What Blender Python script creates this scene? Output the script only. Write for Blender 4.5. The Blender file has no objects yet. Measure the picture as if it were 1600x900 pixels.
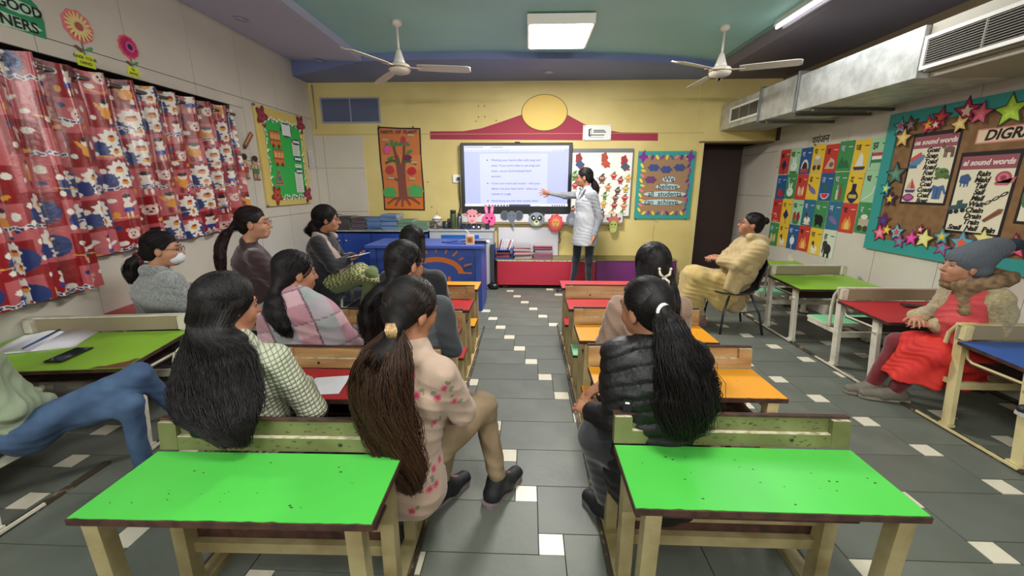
import bpy, math, random
import numpy as np
from mathutils import Vector, Matrix, noise
random.seed(7)
C = bpy.context.scene.collection
PI = math.pi
R = math.radians

# ------------------------------------------------------------------ camera, world, exposure
cam_d = bpy.data.cameras.new('camera'); cam = bpy.data.objects.new('camera', cam_d); C.objects.link(cam)
bpy.context.scene.camera = cam
FPX = 640.0
cam_d.sensor_fit = 'HORIZONTAL'; cam_d.sensor_width = 36.0; cam_d.lens = 36.0 * FPX / 1600.0
cam_d.clip_start = 0.02; cam_d.clip_end = 60
def _cam():
    y = Vector(((825 - 800) / FPX, (450 - 290) / FPX, -1)).normalized()      # the room's depth axis in camera space
    z = Vector((0, -y.z, y.y)).normalized()
    x = y.cross(z)
    M = Matrix(((x.x, x.y, x.z), (y.x, y.y, y.z), (z.x, z.y, z.z))).to_4x4()
    M.translation = Vector((0, 0, 1.40))
    return M
cam.matrix_world = _cam()
sc = bpy.context.scene
sc.view_settings.view_transform = 'Standard'; sc.view_settings.look = 'None'
sc.view_settings.gamma = 1.0; sc.view_settings.use_curve_mapping = False
sc.view_settings.exposure = 0.42
w = bpy.data.worlds.new('world'); sc.world = w; w.use_nodes = True
w.node_tree.nodes['Background'].inputs[0].default_value = (0.55, 0.6, 0.7, 1)
w.node_tree.nodes['Background'].inputs[1].default_value = 0.35

def area_light(name, loc, sx, sy, power, color, rot=(0, 0, 0)):
    d = bpy.data.lights.new(name, 'AREA'); d.shape = 'RECTANGLE'; d.size = sx; d.size_y = sy
    d.energy = power; d.color = color
    o = bpy.data.objects.new(name, d); o.location = loc; o.rotation_euler = rot; C.objects.link(o)
    return o
# the room's ceiling fittings: the square panel in view, the tube at its right, and the panels and tube behind the camera; two added fill lights follow
area_light('panel_lamp', (0.27, 4.24, 2.715), 0.52, 0.60, 74, (1.0, 0.97, 0.93))
area_light('tube_lamp', (2.21, 3.5, 2.70), 0.10, 1.2, 11, (0.93, 0.97, 1.0))
area_light('rear_panel_lamp', (0.3, 0.7, 2.74), 0.6, 0.6, 32, (1.0, 0.96, 0.90))
area_light('rear_tube_lamp', (-1.5, -0.6, 2.70), 1.2, 0.12, 18, (0.93, 0.97, 1.0))
area_light('rear_fill_light', (-1.3, -1.52, 2.25), 1.2, 0.10, 38, (1.0, 0.97, 0.92), (R(90), 0, 0))  # added fill light, unseen, brightens walls and ceiling from behind the camera
area_light('rear_fill_light', (1.6, -1.52, 2.25), 1.2, 0.10, 38, (1.0, 0.97, 0.92), (R(90), 0, 0))  # second added fill, right half of the rear wall

# ------------------------------------------------------------------ materials
def lin(h):
    h = h.lstrip('#'); v = [int(h[i:i+2], 16) / 255 for i in (0, 2, 4)]
    return tuple(c / 12.92 if c <= .04045 else ((c + .055) / 1.055) ** 2.4 for c in v) + (1,)
_mats = {}
def mat(name, color='#808080', rough=.6, metal=0, bump=0, bscale=60, var=0, vscale=6, color2=None, emit=0,
        attr=False, bdist=.01, spec=.5, stretch=None, detail=3, sheen=0, lo=.35, hi=.65, trans=0):
    if name in _mats: return _mats[name]
    m = bpy.data.materials.new(name); _mats[name] = m; m.use_nodes = True
    nt = m.node_tree; N = nt.nodes; L = nt.links; b = N['Principled BSDF']
    c = lin(color)
    b.inputs['Base Color'].default_value = c; b.inputs['Roughness'].default_value = rough
    b.inputs['Metallic'].default_value = metal; b.inputs['Specular IOR Level'].default_value = spec
    if sheen: b.inputs['Sheen Weight'].default_value = sheen
    if trans: b.inputs['Transmission Weight'].default_value = trans
    if emit:
        b.inputs['Emission Color'].default_value = c; b.inputs['Emission Strength'].default_value = emit
    tc = None
    if bump or var or color2:
        tc = N.new('ShaderNodeTexCoord'); mp = N.new('ShaderNodeMapping'); L.new(tc.outputs['Object'], mp.inputs[0])
        if stretch: mp.inputs['Scale'].default_value = stretch
    if attr:
        a = N.new('ShaderNodeVertexColor'); a.layer_name = 'Col'; L.new(a.outputs[0], b.inputs['Base Color'])
        if emit: L.new(a.outputs[0], b.inputs['Emission Color'])
    elif color2:
        n = N.new('ShaderNodeTexNoise'); n.inputs['Scale'].default_value = vscale; n.inputs['Detail'].default_value = detail
        L.new(mp.outputs[0], n.inputs[0])
        r = N.new('ShaderNodeValToRGB'); L.new(n.outputs[0], r.inputs[0])
        r.color_ramp.elements[0].position = lo; r.color_ramp.elements[0].color = c
        r.color_ramp.elements[1].position = hi; r.color_ramp.elements[1].color = lin(color2)
        L.new(r.outputs[0], b.inputs['Base Color'])
    if bump:
        n = N.new('ShaderNodeTexNoise'); n.inputs['Scale'].default_value = bscale; n.inputs['Detail'].default_value = 4
        L.new(mp.outputs[0], n.inputs[0])
        bp = N.new('ShaderNodeBump'); bp.inputs['Strength'].default_value = bump; bp.inputs['Distance'].default_value = bdist
        L.new(n.outputs[0], bp.inputs['Height']); L.new(bp.outputs[0], b.inputs['Normal'])
    return m
def paint(h, rough=.7): return mat('paint_' + h.strip('#') + ('' if rough == .7 else '_%d' % (rough * 100)), h, rough)

# ------------------------------------------------------------------ mesh collector
class MB:
    def __init__(s): s.v = []; s.f = []; s.mi = []; s.sm = []; s.mats = []
    def _m(s, m):
        if m not in s.mats: s.mats.append(m)
        return s.mats.index(m)
    def add(s, v, f, m, smooth=False):
        o = len(s.v); s.v += [tuple(p) for p in v]; k = s._m(m)
        for q in f: s.f.append(tuple(i + o for i in q)); s.mi.append(k); s.sm.append(smooth)
        return s
    def hexa(s, P8, m):          # 4 bottom points, 4 top points (counter-clockwise from above)
        return s.add(P8, [(3, 2, 1, 0), (4, 5, 6, 7), (0, 1, 5, 4), (1, 2, 6, 5), (2, 3, 7, 6), (3, 0, 4, 7)], m)
    def box(s, x0, x1, y0, y1, z0, z1, m):
        return s.hexa([(x0, y0, z0), (x1, y0, z0), (x1, y1, z0), (x0, y1, z0), (x0, y0, z1), (x1, y0, z1), (x1, y1, z1), (x0, y1, z1)], m)
    def bar(s, a, b, wx, wy, m, up=None):          # rectangular bar from a to b
        a = Vector(a); b = Vector(b); d = (b - a).normalized()
        u = Vector(up) if up else (Vector((0, 0, 1)) if abs(d.z) < .9 else Vector((0, 1, 0)))
        sx = d.cross(u).normalized() * wx / 2; sy = sx.cross(d).normalized() * wy / 2
        return s.add([a - sx - sy, a + sx - sy, a + sx + sy, a - sx + sy, b - sx - sy, b + sx - sy, b + sx + sy, b - sx + sy],
                     [(3, 2, 1, 0), (4, 5, 6, 7), (0, 1, 5, 4), (1, 2, 6, 5), (2, 3, 7, 6), (3, 0, 4, 7)], m)
    def tube(s, pts, r, m, seg=8, caps=True, smooth=True):
        pts = [Vector(p) for p in pts]; n = len(pts)
        rr = r if isinstance(r, (list, tuple)) else [r] * n
        t0 = (pts[1] - pts[0]).normalized(); u = t0.orthogonal().normalized(); V = []
        for i, p in enumerate(pts):
            t = ((pts[min(i+1, n-1)] - pts[max(i-1, 0)])).normalized()
            u = (u - t * u.dot(t)).normalized(); w_ = t.cross(u)
            for k in range(seg):
                a = 2 * PI * k / seg; V.append(p + (u * math.cos(a) + w_ * math.sin(a)) * rr[i])
        F = [(i*seg+k, i*seg+(k+1) % seg, (i+1)*seg+(k+1) % seg, (i+1)*seg+k) for i in range(n-1) for k in range(seg)]
        if caps: F += [tuple(range(seg))[::-1], tuple((n-1)*seg + k for k in range(seg))]
        return s.add(V, F, m, smooth)
    def lathe(s, prof, m, c=(0, 0, 0), seg=24, smooth=True, axis='z'):
        V = []; n = len(prof)
        for r, z in prof:
            for k in range(seg):
                a = 2 * PI * k / seg
                if axis == 'z': V.append((c[0] + r*math.cos(a), c[1] + r*math.sin(a), c[2] + z))
                else: V.append((c[0] + r*math.cos(a), c[1] - z, c[2] + r*math.sin(a)))
        F = [(i*seg+k, i*seg+(k+1) % seg, (i+1)*seg+(k+1) % seg, (i+1)*seg+k) for i in range(n-1) for k in range(seg)]
        F += [tuple(range(seg))[::-1], tuple((n-1)*seg + k for k in range(seg))]
        return s.add(V, F, m, smooth)
    def prism(s, pts, ext, m):          # polygon (3d points) extruded by vector ext
        n = len(pts); e = Vector(ext)
        V = [Vector(p) for p in pts] + [Vector(p) + e for p in pts]
        return s.add(V, [tuple(range(n))[::-1], tuple(range(n, 2*n))] + [(i, (i+1) % n, n+(i+1) % n, n+i) for i in range(n)], m)
    def ball(s, c, r, m, seg=12, rings=8):
        if not isinstance(r, (tuple, list)): r = (r, r, r)
        V = [(c[0] + r[0]*math.sin(PI*i/rings)*math.cos(2*PI*k/seg), c[1] + r[1]*math.sin(PI*i/rings)*math.sin(2*PI*k/seg), c[2] + r[2]*math.cos(PI*i/rings))
             for i in range(rings+1) for k in range(seg)]
        F = [(i*seg+k, (i+1)*seg+k, (i+1)*seg+(k+1) % seg, i*seg+(k+1) % seg) for i in range(rings) for k in range(seg)]
        return s.add(V, F, m, True)
    def mesh(s, name):
        me = bpy.data.meshes.new(name); me.from_pydata(s.v, [], s.f)
        for m in s.mats: me.materials.append(m)
        me.polygons.foreach_set('material_index', s.mi); me.polygons.foreach_set('use_smooth', s.sm)
        me.update(); return me
    def build(s, name, parent=None, **kw):
        o = bpy.data.objects.new(name, s.mesh(name)); C.objects.link(o)
        if parent is not None: o.parent = parent
        for k, v in kw.items(): o[k] = v
        return o

def root(name, loc, label, cat, group=None, rz=0):
    o = bpy.data.objects.new(name, None); o.empty_display_size = .05; C.objects.link(o)
    o.location = loc; o.rotation_euler = (0, 0, rz); o['label'] = label; o['category'] = cat
    if group: o['group'] = group
    return o
def tag(o, label, cat, group=None):
    o['label'] = label; o['category'] = cat
    if group: o['group'] = group
    return o
def copy_tree(o, label=None, parent=None):
    c = o.copy(); C.objects.link(c)
    if parent is not None: c.parent = parent
    for ch in o.children: copy_tree(ch, None, c)
    if label: c['label'] = label
    return c
def struct(o): o['kind'] = 'structure'; return o
def bevel(o, wd=.004, seg=2):
    md = o.modifiers.new('bevel', 'BEVEL'); md.width = wd; md.segments = seg; md.limit_method = 'ANGLE'; return o

# ------------------------------------------------------------------ flat work on a wall: frames, shapes and lettering
class Frame:
    def __init__(s, o, u, n, rot=0):
        s.o = Vector(o); s.n = Vector(n); u = Vector(u); z = Vector((0, 0, 1)) if abs(s.n.z) < .5 else s.n.cross(u)
        s.u = u * math.cos(rot) + z * math.sin(rot); s.v = z * math.cos(rot) - u * math.sin(rot)
    def p(s, a, b, c=0): return s.o + s.u * a + s.v * b + s.n * c
    def sub(s, a, b, c=0, rot=0):
        f = Frame(s.p(a, b, c), s.u, s.n); f.u = s.u*math.cos(rot) + s.v*math.sin(rot); f.v = s.v*math.cos(rot) - s.u*math.sin(rot); return f
def FL(y, z, off=0): return Frame((-3.0 + off, y, z), (0, 1, 0), (1, 0, 0))
def FR(y, z, off=0): return Frame((3.3 - off, y, z), (0, -1, 0), (-1, 0, 0))
def FB(x, z, off=0): return Frame((x, 5.95 - off, z), (1, 0, 0), (0, -1, 0))
def ell(cx, cy, rx, ry, n=18, a0=0, a1=360, rot=0):
    o = []
    for i in range(n + (0 if a1 - a0 >= 360 else 1)):
        a = R(a0 + (a1 - a0) * i / n); x = rx*math.cos(a); y = ry*math.sin(a); c, s_ = math.cos(R(rot)), math.sin(R(rot))
        o.append((cx + x*c - y*s_, cy + x*s_ + y*c))
    return o
def star(cx, cy, r, n=5, k=.42, rot=90):
    return [(cx + (r if i % 2 == 0 else r*k)*math.cos(R(rot + 180*i/n)), cy + (r if i % 2 == 0 else r*k)*math.sin(R(rot + 180*i/n))) for i in range(2*n)]
def rect(x0, y0, x1, y1): return [(x0, y0), (x1, y0), (x1, y1), (x0, y1)]
def line2(pts, wd):          # polyline as a ribbon polygon
    L = []; Rr = []
    for i, (x, y) in enumerate(pts):
        a = pts[max(i-1, 0)]; b = pts[min(i+1, len(pts)-1)]; dx, dy = b[0]-a[0], b[1]-a[1]; d = math.hypot(dx, dy) or 1
        L.append((x - dy/d*wd/2, y + dx/d*wd/2)); Rr.append((x + dy/d*wd/2, y - dx/d*wd/2))
    return L + Rr[::-1]
def blobp(cx, cy, rx, ry, lobes=9, amp=.12, n=54, rot=0):
    return [(cx + rx*(1+amp*math.cos(lobes*t+rot))*math.cos(t), cy + ry*(1+amp*math.cos(lobes*t+rot))*math.sin(t)) for t in [2*PI*i/n for i in range(n)]]
def flats(F, shapes, name, parent=None, step=.0006, c0=.0006, sc=1.0, **kw):          # shapes: (polygon, colour), later ones lie on earlier ones
    mb = MB(); c = c0
    for poly, colr in shapes:
        m = paint(colr) if isinstance(colr, str) else colr
        V = [F.p(x*sc, y*sc, c) for x, y in poly]; n = len(V)
        cx = sum((v for v in V), Vector()) / n
        # fan from the centroid when star-shaped enough, which these are
        W = [F.p(x*sc, y*sc, max(c - step*.9, 0)) for x, y in poly]
        area = sum(poly[i][0]*poly[(i+1) % n][1] - poly[(i+1) % n][0]*poly[i][1] for i in range(n))
        idx = list(range(n)) if area > 0 else list(range(n))[::-1]
        mb.add(V + W, [tuple(idx)] + [(i, n+i, n+(i+1) % n, (i+1) % n) if area > 0 else (i, (i+1) % n, n+(i+1) % n, n+i) for i in range(n)], m)
        c += step
    return mb.build(name, parent, **kw)
_dg = []
def text(F, s, size, name, parent, color='#101010', a=0, b=0, c=.002, shear=0, bold=0, align='CENTER', sx=1.0, m=None, emit=False, space=1.0):
    cu = bpy.data.curves.new('text', 'FONT'); cu.body = s; cu.size = size; cu.align_x = align; cu.align_y = 'CENTER'
    cu.shear = shear; cu.offset = bold; cu.resolution_u = 3; cu.space_character = space; cu.extrude = .0003
    t = bpy.data.objects.new('text', cu); C.objects.link(t)
    dg = bpy.context.evaluated_depsgraph_get(); dg.update()
    me = bpy.data.meshes.new_from_object(t.evaluated_get(dg)); bpy.data.objects.remove(t)
    for v in me.vertices:
        q = v.co; v.co = F.p(a + q.x*sx, b + q.y, c + q.z)
    me.materials.clear(); me.materials.append(m or paint(color)); me.name = name
    o = bpy.data.objects.new(name, me); C.objects.link(o)
    if parent is not None: o.parent = parent
    return o
def slab(F, x0, y0, x1, y1, c0, c1, m, mb=None):
    mb = mb or MB()
    return mb.hexa([F.p(x0, y0, c0), F.p(x1, y0, c0), F.p(x1, y1, c0), F.p(x0, y1, c0), F.p(x0, y0, c1), F.p(x1, y0, c1), F.p(x1, y1, c1), F.p(x0, y1, c1)], m)
# ================================================================== ROOM SHELL
XL, XR, YB, YF = -3.0, 3.3, 5.95, -1.6
ZC, ZB = 2.82, 2.75          # main ceiling, underside of the dropped bands
m_panel = mat('wall_panel', '#d3ccbf', .5, color2='#c8c0b2', vscale=1.2, bump=.08, bscale=30)
m_joint = mat('wall_joint', '#4a463e', .8)
m_yellow = mat('yellow_wall', '#d8c582', .55, color2='#cbb773', vscale=1.6, bump=.12, bscale=14)
m_teal = mat('teal_ceiling', '#a3d2ce', .5, color2='#9acbc6', vscale=1.0)
m_blue = mat('blue_band', '#7683b2', .5, color2='#6d7aa8', vscale=1.5)
m_lav = mat('lavender_band', '#bdbdd8', .5)
m_grout = mat('floor_bed', '#2c2f2b', .9)
m_tile = mat('grey_tile', '#646860', .45, color2='#5a5e56', vscale=3, bump=.08, bscale=40, spec=.4)
m_tile2 = mat('grey_tile_b', '#5d6159', .45, color2='#6a6e65', vscale=4, bump=.08, bscale=40, spec=.4)
m_wtile = mat('white_tile', '#d3ccb8', .35, color2='#b3a78c', vscale=9, lo=.5, hi=.75, detail=6)

# floor with its tiles: grey slabs and small white squares
fl = struct(MB().box(XL - .05, XR + .05, YF, 8.2, -.10, -.006, m_grout).build('floor'))
W_, D_, S_ = .545, .277, .102
gap = .0022
def clip(x0, x1, y0, y1):
    x0, x1 = max(x0, XL), min(x1, XR); y0, y1 = max(y0, YF), min(y1, 8.0 if x0 > 2.3 else YB)
    return (x0, x1, y0, y1) if x1 - x0 > .01 and y1 - y0 > .01 else None
tiles = {}
near = []
for i in range(-40, 60):
    for j in range(-20, 20):
        x = .056 - S_*i + W_*j; y = 1.303 + D_*i + S_*j
        for kind, q in (('white_tile', (x, x + S_, y, y + S_)), ('tile', (x, x + W_, y + S_, y + S_ + D_))):
            k = clip(*q)
            if k:
                d = (k[0] + k[1])**2/4 + ((k[2] + k[3])/2 - .3)**2
                near.append((d + (100 if k[3] < .2 else 0), kind, k))
near.sort(key=lambda t: t[0])
cnt = {'tile': 0, 'white_tile': 0}; rest = MB()
for d, kind, (x0, x1, y0, y1) in near:
    key = (kind, round(x1-x0, 3), round(y1-y0, 3), random.random() < .5)
    mm = m_wtile if kind == 'white_tile' else (m_tile if key[3] else m_tile2)
    if cnt[kind] >= 290:
        rest.box(x0+gap, x1-gap, y0+gap, y1-gap, -.006, 0, mm); continue
    cnt[kind] += 1
    if key not in tiles:
        tiles[key] = MB().box(gap, x1-x0-gap, gap, y1-y0-gap, -.006, 0, mm).mesh(kind)
    o = bpy.data.objects.new(kind, tiles[key]); C.objects.link(o); o.location = (x0, y0, 0); o.parent = fl
if rest.v: rest.build('outer_tile', fl, kind='stuff')

# walls clad in off-white panels with dark joints
def clad(parent, F, u0, u1, v0, v1, us, vs, hole=None, th=.010, m=m_panel):
    us = sorted([u0] + [u for u in us if u0 + .01 < u < u1 - .01] + [u1]); vs = sorted([v0] + [v for v in vs if v0 + .01 < v < v1 - .01] + [v1])
    cache = {}
    for a, b in zip(us, us[1:]):
        for c, d in zip(vs, vs[1:]):
            pcs = [(a, b, c, d)]
            if hole:
                h0, h1, k0, k1 = hole; out = []
                for (a_, b_, c_, d_) in pcs:
                    if b_ <= h0 or a_ >= h1 or d_ <= k0 or c_ >= k1: out.append((a_, b_, c_, d_)); continue
                    if c_ < k0: out.append((a_, b_, c_, k0))
                    if d_ > k1: out.append((a_, b_, k1, d_))
                    cc, dd = max(c_, k0), min(d_, k1)
                    if a_ < h0: out.append((a_, h0, cc, dd))
                    if b_ > h1: out.append((h1, b_, cc, dd))
                pcs = out
            for (a_, b_, c_, d_) in pcs:
                g = .0025
                slab(F, a_+g, c_+g, b_-g, d_-g, -.004, th, m).build('panel', parent)
def PFL(off=0): return Frame((-3.012, 0, 0), (0, 1, 0), (1, 0, 0))
wl = MB()
HY0, HY1, HZ0, HZ1 = 1.2, 4.33, 1.02, 2.19          # window opening behind the curtains
for (a, b, c, d) in ((YF, HY0, 0, 3.0), (HY1, YB + .1, 0, 3.0), (HY0, HY1, 0, HZ0), (HY0, HY1, HZ1, 3.0)):
    wl.box(-3.25, -3.014, a, b, c, d, m_joint)
wall_left = struct(wl.build('wall_left'))
clad(wall_left, PFL(), YF, YB, 0, 2.95, [y for y in [4.53 + .62*k for k in range(-12, 4)]], [.42, 1.04, 1.66, 2.29], hole=(HY0, HY1, HZ0, HZ1))
mrec = mat('recess_paint', '#9a8f86', .6)
win = MB(); mwf = mat('window_frame_paint', '#6e6a66', .5); 
win.box(-3.245, -3.20, HY0, HY1, HZ0, HZ0 + .05, mwf); win.box(-3.245, -3.20, HY0, HY1, HZ1 - .05, HZ1, mwf)
for k in range(5):
    y = HY0 + (HY1 - HY0 - .05) * k / 4; win.box(-3.245, -3.20, y, y + .05, HZ0 + .05, HZ1 - .05, mwf)
window = struct(win.build('window_1'))
for k in range(4):
    y = HY0 + .05 + (HY1 - HY0 - .05) * k / 4
    MB().box(-3.232, -3.226, y, y + (HY1-HY0-.05)/4 - .05, HZ0 + .05, HZ1 - .05, mat('night_glass', '#20242c', .1)).build('pane', window)
for nm, q in (('sill', (-3.25, -3.004, HY0, HY1, HZ0 - .001, HZ0 + .012)),): MB().box(*q, mrec).build(nm, window)

wr = MB().box(3.314, 3.5, YF, 8.2, 0, 3.0, m_joint)
wall_right = struct(wr.build('wall_right'))
PFR = Frame((3.312, 0, 0), (0, -1, 0), (-1, 0, 0))
clad(wall_right, PFR, -5.83, -YF, 0, 2.16, [-(5.23 - .62*k) for k in range(12)], [.42, 1.02, 1.64])
clad(wall_right, PFR, -8.1, -5.835, 0, 1.98, [-6.45, -7.07, -7.7], [.64, 1.26, 1.84])
slab(PFR, -YB, 2.163, -YF, 2.80, -.004, .008, mat('upper_wall_tan', '#8c7a60', .6, bump=.1, bscale=12)).build('plaster', wall_right)

DX = 2.36          # left jamb of the passage
wb = MB()
wb.box(-3.2, DX, YB, YB + .2, 0, 3.0, m_yellow)
wb.box(DX, 3.314, YB, YB + .2, 1.975, 3.0, m_yellow)
wall_back = struct(wb.build('wall_back'))
slab(FB(0, 0), -3.0, 2.085, DX, 2.092, -.001, .0015, mat('render_seam', '#a8955f', .8)).build('seam', wall_back)
# off-white panels at the left end of the back wall
PFB = Frame((0, YB, 0), (1, 0, 0), (0, -1, 0))
clad(wall_back, PFB, XL + .0, -2.30, 0.0, 2.07, [-2.86], [.42, 1.035, 1.64], th=.012)
# passage beyond the header, its far wall and a dark door leaf
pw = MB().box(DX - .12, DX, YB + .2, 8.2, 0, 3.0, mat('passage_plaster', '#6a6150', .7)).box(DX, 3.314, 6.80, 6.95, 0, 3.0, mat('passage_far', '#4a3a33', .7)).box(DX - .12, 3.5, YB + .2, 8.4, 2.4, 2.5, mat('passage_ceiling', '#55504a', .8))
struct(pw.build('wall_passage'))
m_door = mat('dark_door', '#2b1c1a', .45, bump=.15, bscale=20, stretch=(1, 1, .15))
dr = MB().box(DX + .005, DX + .05, YB + .21, YB + .98, .01, 1.955, m_door)
door = struct(dr.build('door_1')); 
for (z0, z1) in ((.15, .85), (.98, 1.82)): MB().box(DX + .048, DX + .056, YB + .31, YB + .88, z0, z1, m_door).build('panel', door)
MB().tube([(DX+.055, YB+.9, 1.0), (DX+.10, YB+.9, 1.0), (DX+.10, YB+.80, 1.0)], .009, mat('brass', '#a8905a', .35, metal=1)).build('handle', door)
dr2 = MB().box(DX + .01, 3.295, 6.75, 6.795, .01, 1.98, mat('brown_door', '#3d2a27', .5, bump=.1, bscale=18, stretch=(1, 1, .15))); door2 = struct(dr2.build('door_2'))
for (z0, z1) in ((.15, .85), (.98, 1.82)): MB().box(DX + .12, 3.19, 6.742, 6.75, z0, z1, mat('brown_door')).build('panel', door2)
MB().tube([(2.50, 6.742, 1.0), (2.50, 6.70, 1.0), (2.60, 6.70, 1.0)], .009, mat('brass')).build('handle', door2)
tr = MB().box(DX - .004, DX + .016, YB - .012, YB + .20, 0, 1.975, mat('jamb_paint', '#cdbd86', .5)).box(DX - .05, 3.30, YB - .012, YB + .2, 1.962, 1.982, mat('header_edge', '#6d5c3c', .6))
struct(tr.build('trim_1'))
struct(MB().box(-3.2, 3.5, YF - .2, YF, 0, 3.0, mat('rear_wall', '#cfc6b0', .6)).build('wall_front'))

# ceiling: teal field, sloped lavender band at the left, blue band with a curved edge at the back, dark band at the right
ce = MB().box(-1.87, 3.5, YF - .2, YB + .2, ZC, ZC + .1, m_teal).box(-3.25, -1.87, YF - .2, YB + .2, 2.96, 3.06, m_teal)
ceiling = struct(ce.build('ceiling'))
lb = MB()
lb.prism([(-3.0, YF, 2.93), (-1.87, YF, ZB), (-1.87, YF, ZC + .05), (-3.0, YF, ZC + .16)], (0, 5.6 - YF, 0), m_lav)
trim2 = struct(lb.build('trim_2'))
arc = [(-3.01, 5.60), (-2.45, 5.30), (-1.86, 4.99), (-1.3, 4.965), (-.9, 4.955), (-.4, 4.96), (0, 4.99), (.6, 5.03), (1.2, 5.10), (1.6, 5.19), (2.0, 5.33), (2.35, 5.5)]
bb = MB()
V = [(x, y, ZB) for x, y in arc] + [(x, YB + .05, ZB) for x, y in arc] + [(x, y, ZC + .01 if x > -1.87 else 2.97) for x, y in arc]
n = len(arc)
bb.add(V, [(i, n+i, n+i+1, i+1) for i in range(n-1)] + [(i+1, 2*n+i+1, 2*n+i, i) for i in range(n-1)], m_blue)
struct(bb.build('trim_3'))
rb = MB()
rb.prism([(2.35, YF, ZB), (3.31, YF, ZB), (3.31, YF, ZC+.01), (2.25, YF, ZC+.01)], (0, YB - YF, 0), mat('dusk_band', '#7a7480', .6))
struct(rb.build('trim_4'))
rc = MB(); rc.tube([(2.22, YF, ZC - .004), (2.22, 5.2, ZC - .004)], .02, mat('cove_line', '#7fa9a6', .5), seg=6); struct(rc.build('trim_5'))
# little marks on the yellow wall: drilled holes and a hairline crack
mk = [(ell(x, z, .009, .009, 8), '#5a4a34') for x, z in ((-.679, 2.443), (-.599, 2.443), (-.682, 2.304), (-.595, 2.309), (-.718, 2.25), (-.44, 2.26), (-1.42, 1.45), (-1.38, 1.10))]
mk += [(line2([(1.72, .95), (1.80, .92), (1.87, .885)], .004), '#9a875a'), (line2([(1.80, .86), (1.79, .74), (1.80, .62)], .003), '#9a875a'), (line2([(2.25, 2.7), (2.24, 2.3), (2.25, 2.1)], .005), '#e6d9a4')]
flats(FB(0, 0), mk, 'wall_marks', wall_back, kind='stuff')
# socket
# ================================================================== LIGHT FITTINGS, FANS, DUCT
m_white = mat('white_enamel', '#e8e6df', .35)
m_fan = mat('fan_enamel', '#d8d0c6', .3)
m_steel = mat('galvanised_steel', '#cfd0cc', .45, metal=.55, color2='#aeb0ac', vscale=9, bump=.2, bscale=30)
m_steel_d = mat('dull_steel', '#6d6e6b', .5, metal=.6)
r = root('ceiling_light', (0.27, 4.24, ZC), 'bright square ceiling light panel above the aisle', 'light')
mb = MB(); mb.box(-.29, .29, -.33, .33, -.092, -.012, m_white); bevel(mb.build('housing', r), .006)
MB().box(-.265, .265, -.305, .305, -.099, -.0925, mat('lit_panel', '#fffaf0', .5, emit=9)).build('diffuser', r)
for x in (-.15, .15):
    for y in (-.25, .25): MB().tube([(x, y, 0), (x, y, -.012)], .012, m_steel_d).build('bracket', r)
def tubelight(name, loc, L, along, label):
    r = root(name, loc, label, 'light')
    mb = MB()
    if along == 'y':
        mb.prism([(-.035, 0, 0), (-.05, 0, -.05), (.05, 0, -.05), (.035, 0, 0)], (0, L, 0), m_white)
        mb.build('housing', r)
        MB().tube([(-.03, .02, -.068), (-.03, L-.02, -.068)], .014, mat('lit_tube', '#f4f2ff', .4, emit=1.6)).build('tube', r)
        MB().tube([(.03, .02, -.068), (.03, L-.02, -.068)], .014, mat('unlit_tube', '#d9d5e2', .3)).build('tube', r)
    return r
tubelight('tube_light', (2.21, 2.95, ZC), 1.22, 'y', 'twin tube light fitting on the teal ceiling near the duct')
def downlight(x, y, z, label, tilt=0):
    r = root('downlight', (x, y, z), label, 'light')
    MB().lathe([(.048, 0), (.062, -.004), (.05, -.010), (.045, -.006), (.04, .004)], mat('downlight_rim', '#a9a6bd', .4), seg=24).build('rim', r)
    MB().lathe([(.001, -.003), (.042, -.003), (.042, 0), (.001, 0)], mat('downlight_glass', '#c6c4d2', .3), seg=20).build('lens', r)
    r.rotation_euler = (0, tilt, 0); return r
downlight(-2.49, 5.28, 2.838, 'small round downlight in the lavender band near the left corner', R(9))
downlight(-2.62, 4.1, 2.865, 'small round downlight in the lavender band above the curtain end', R(9))
downlight(.24, 5.52, ZB, 'small round downlight in the blue band above the yellow disc')

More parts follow.
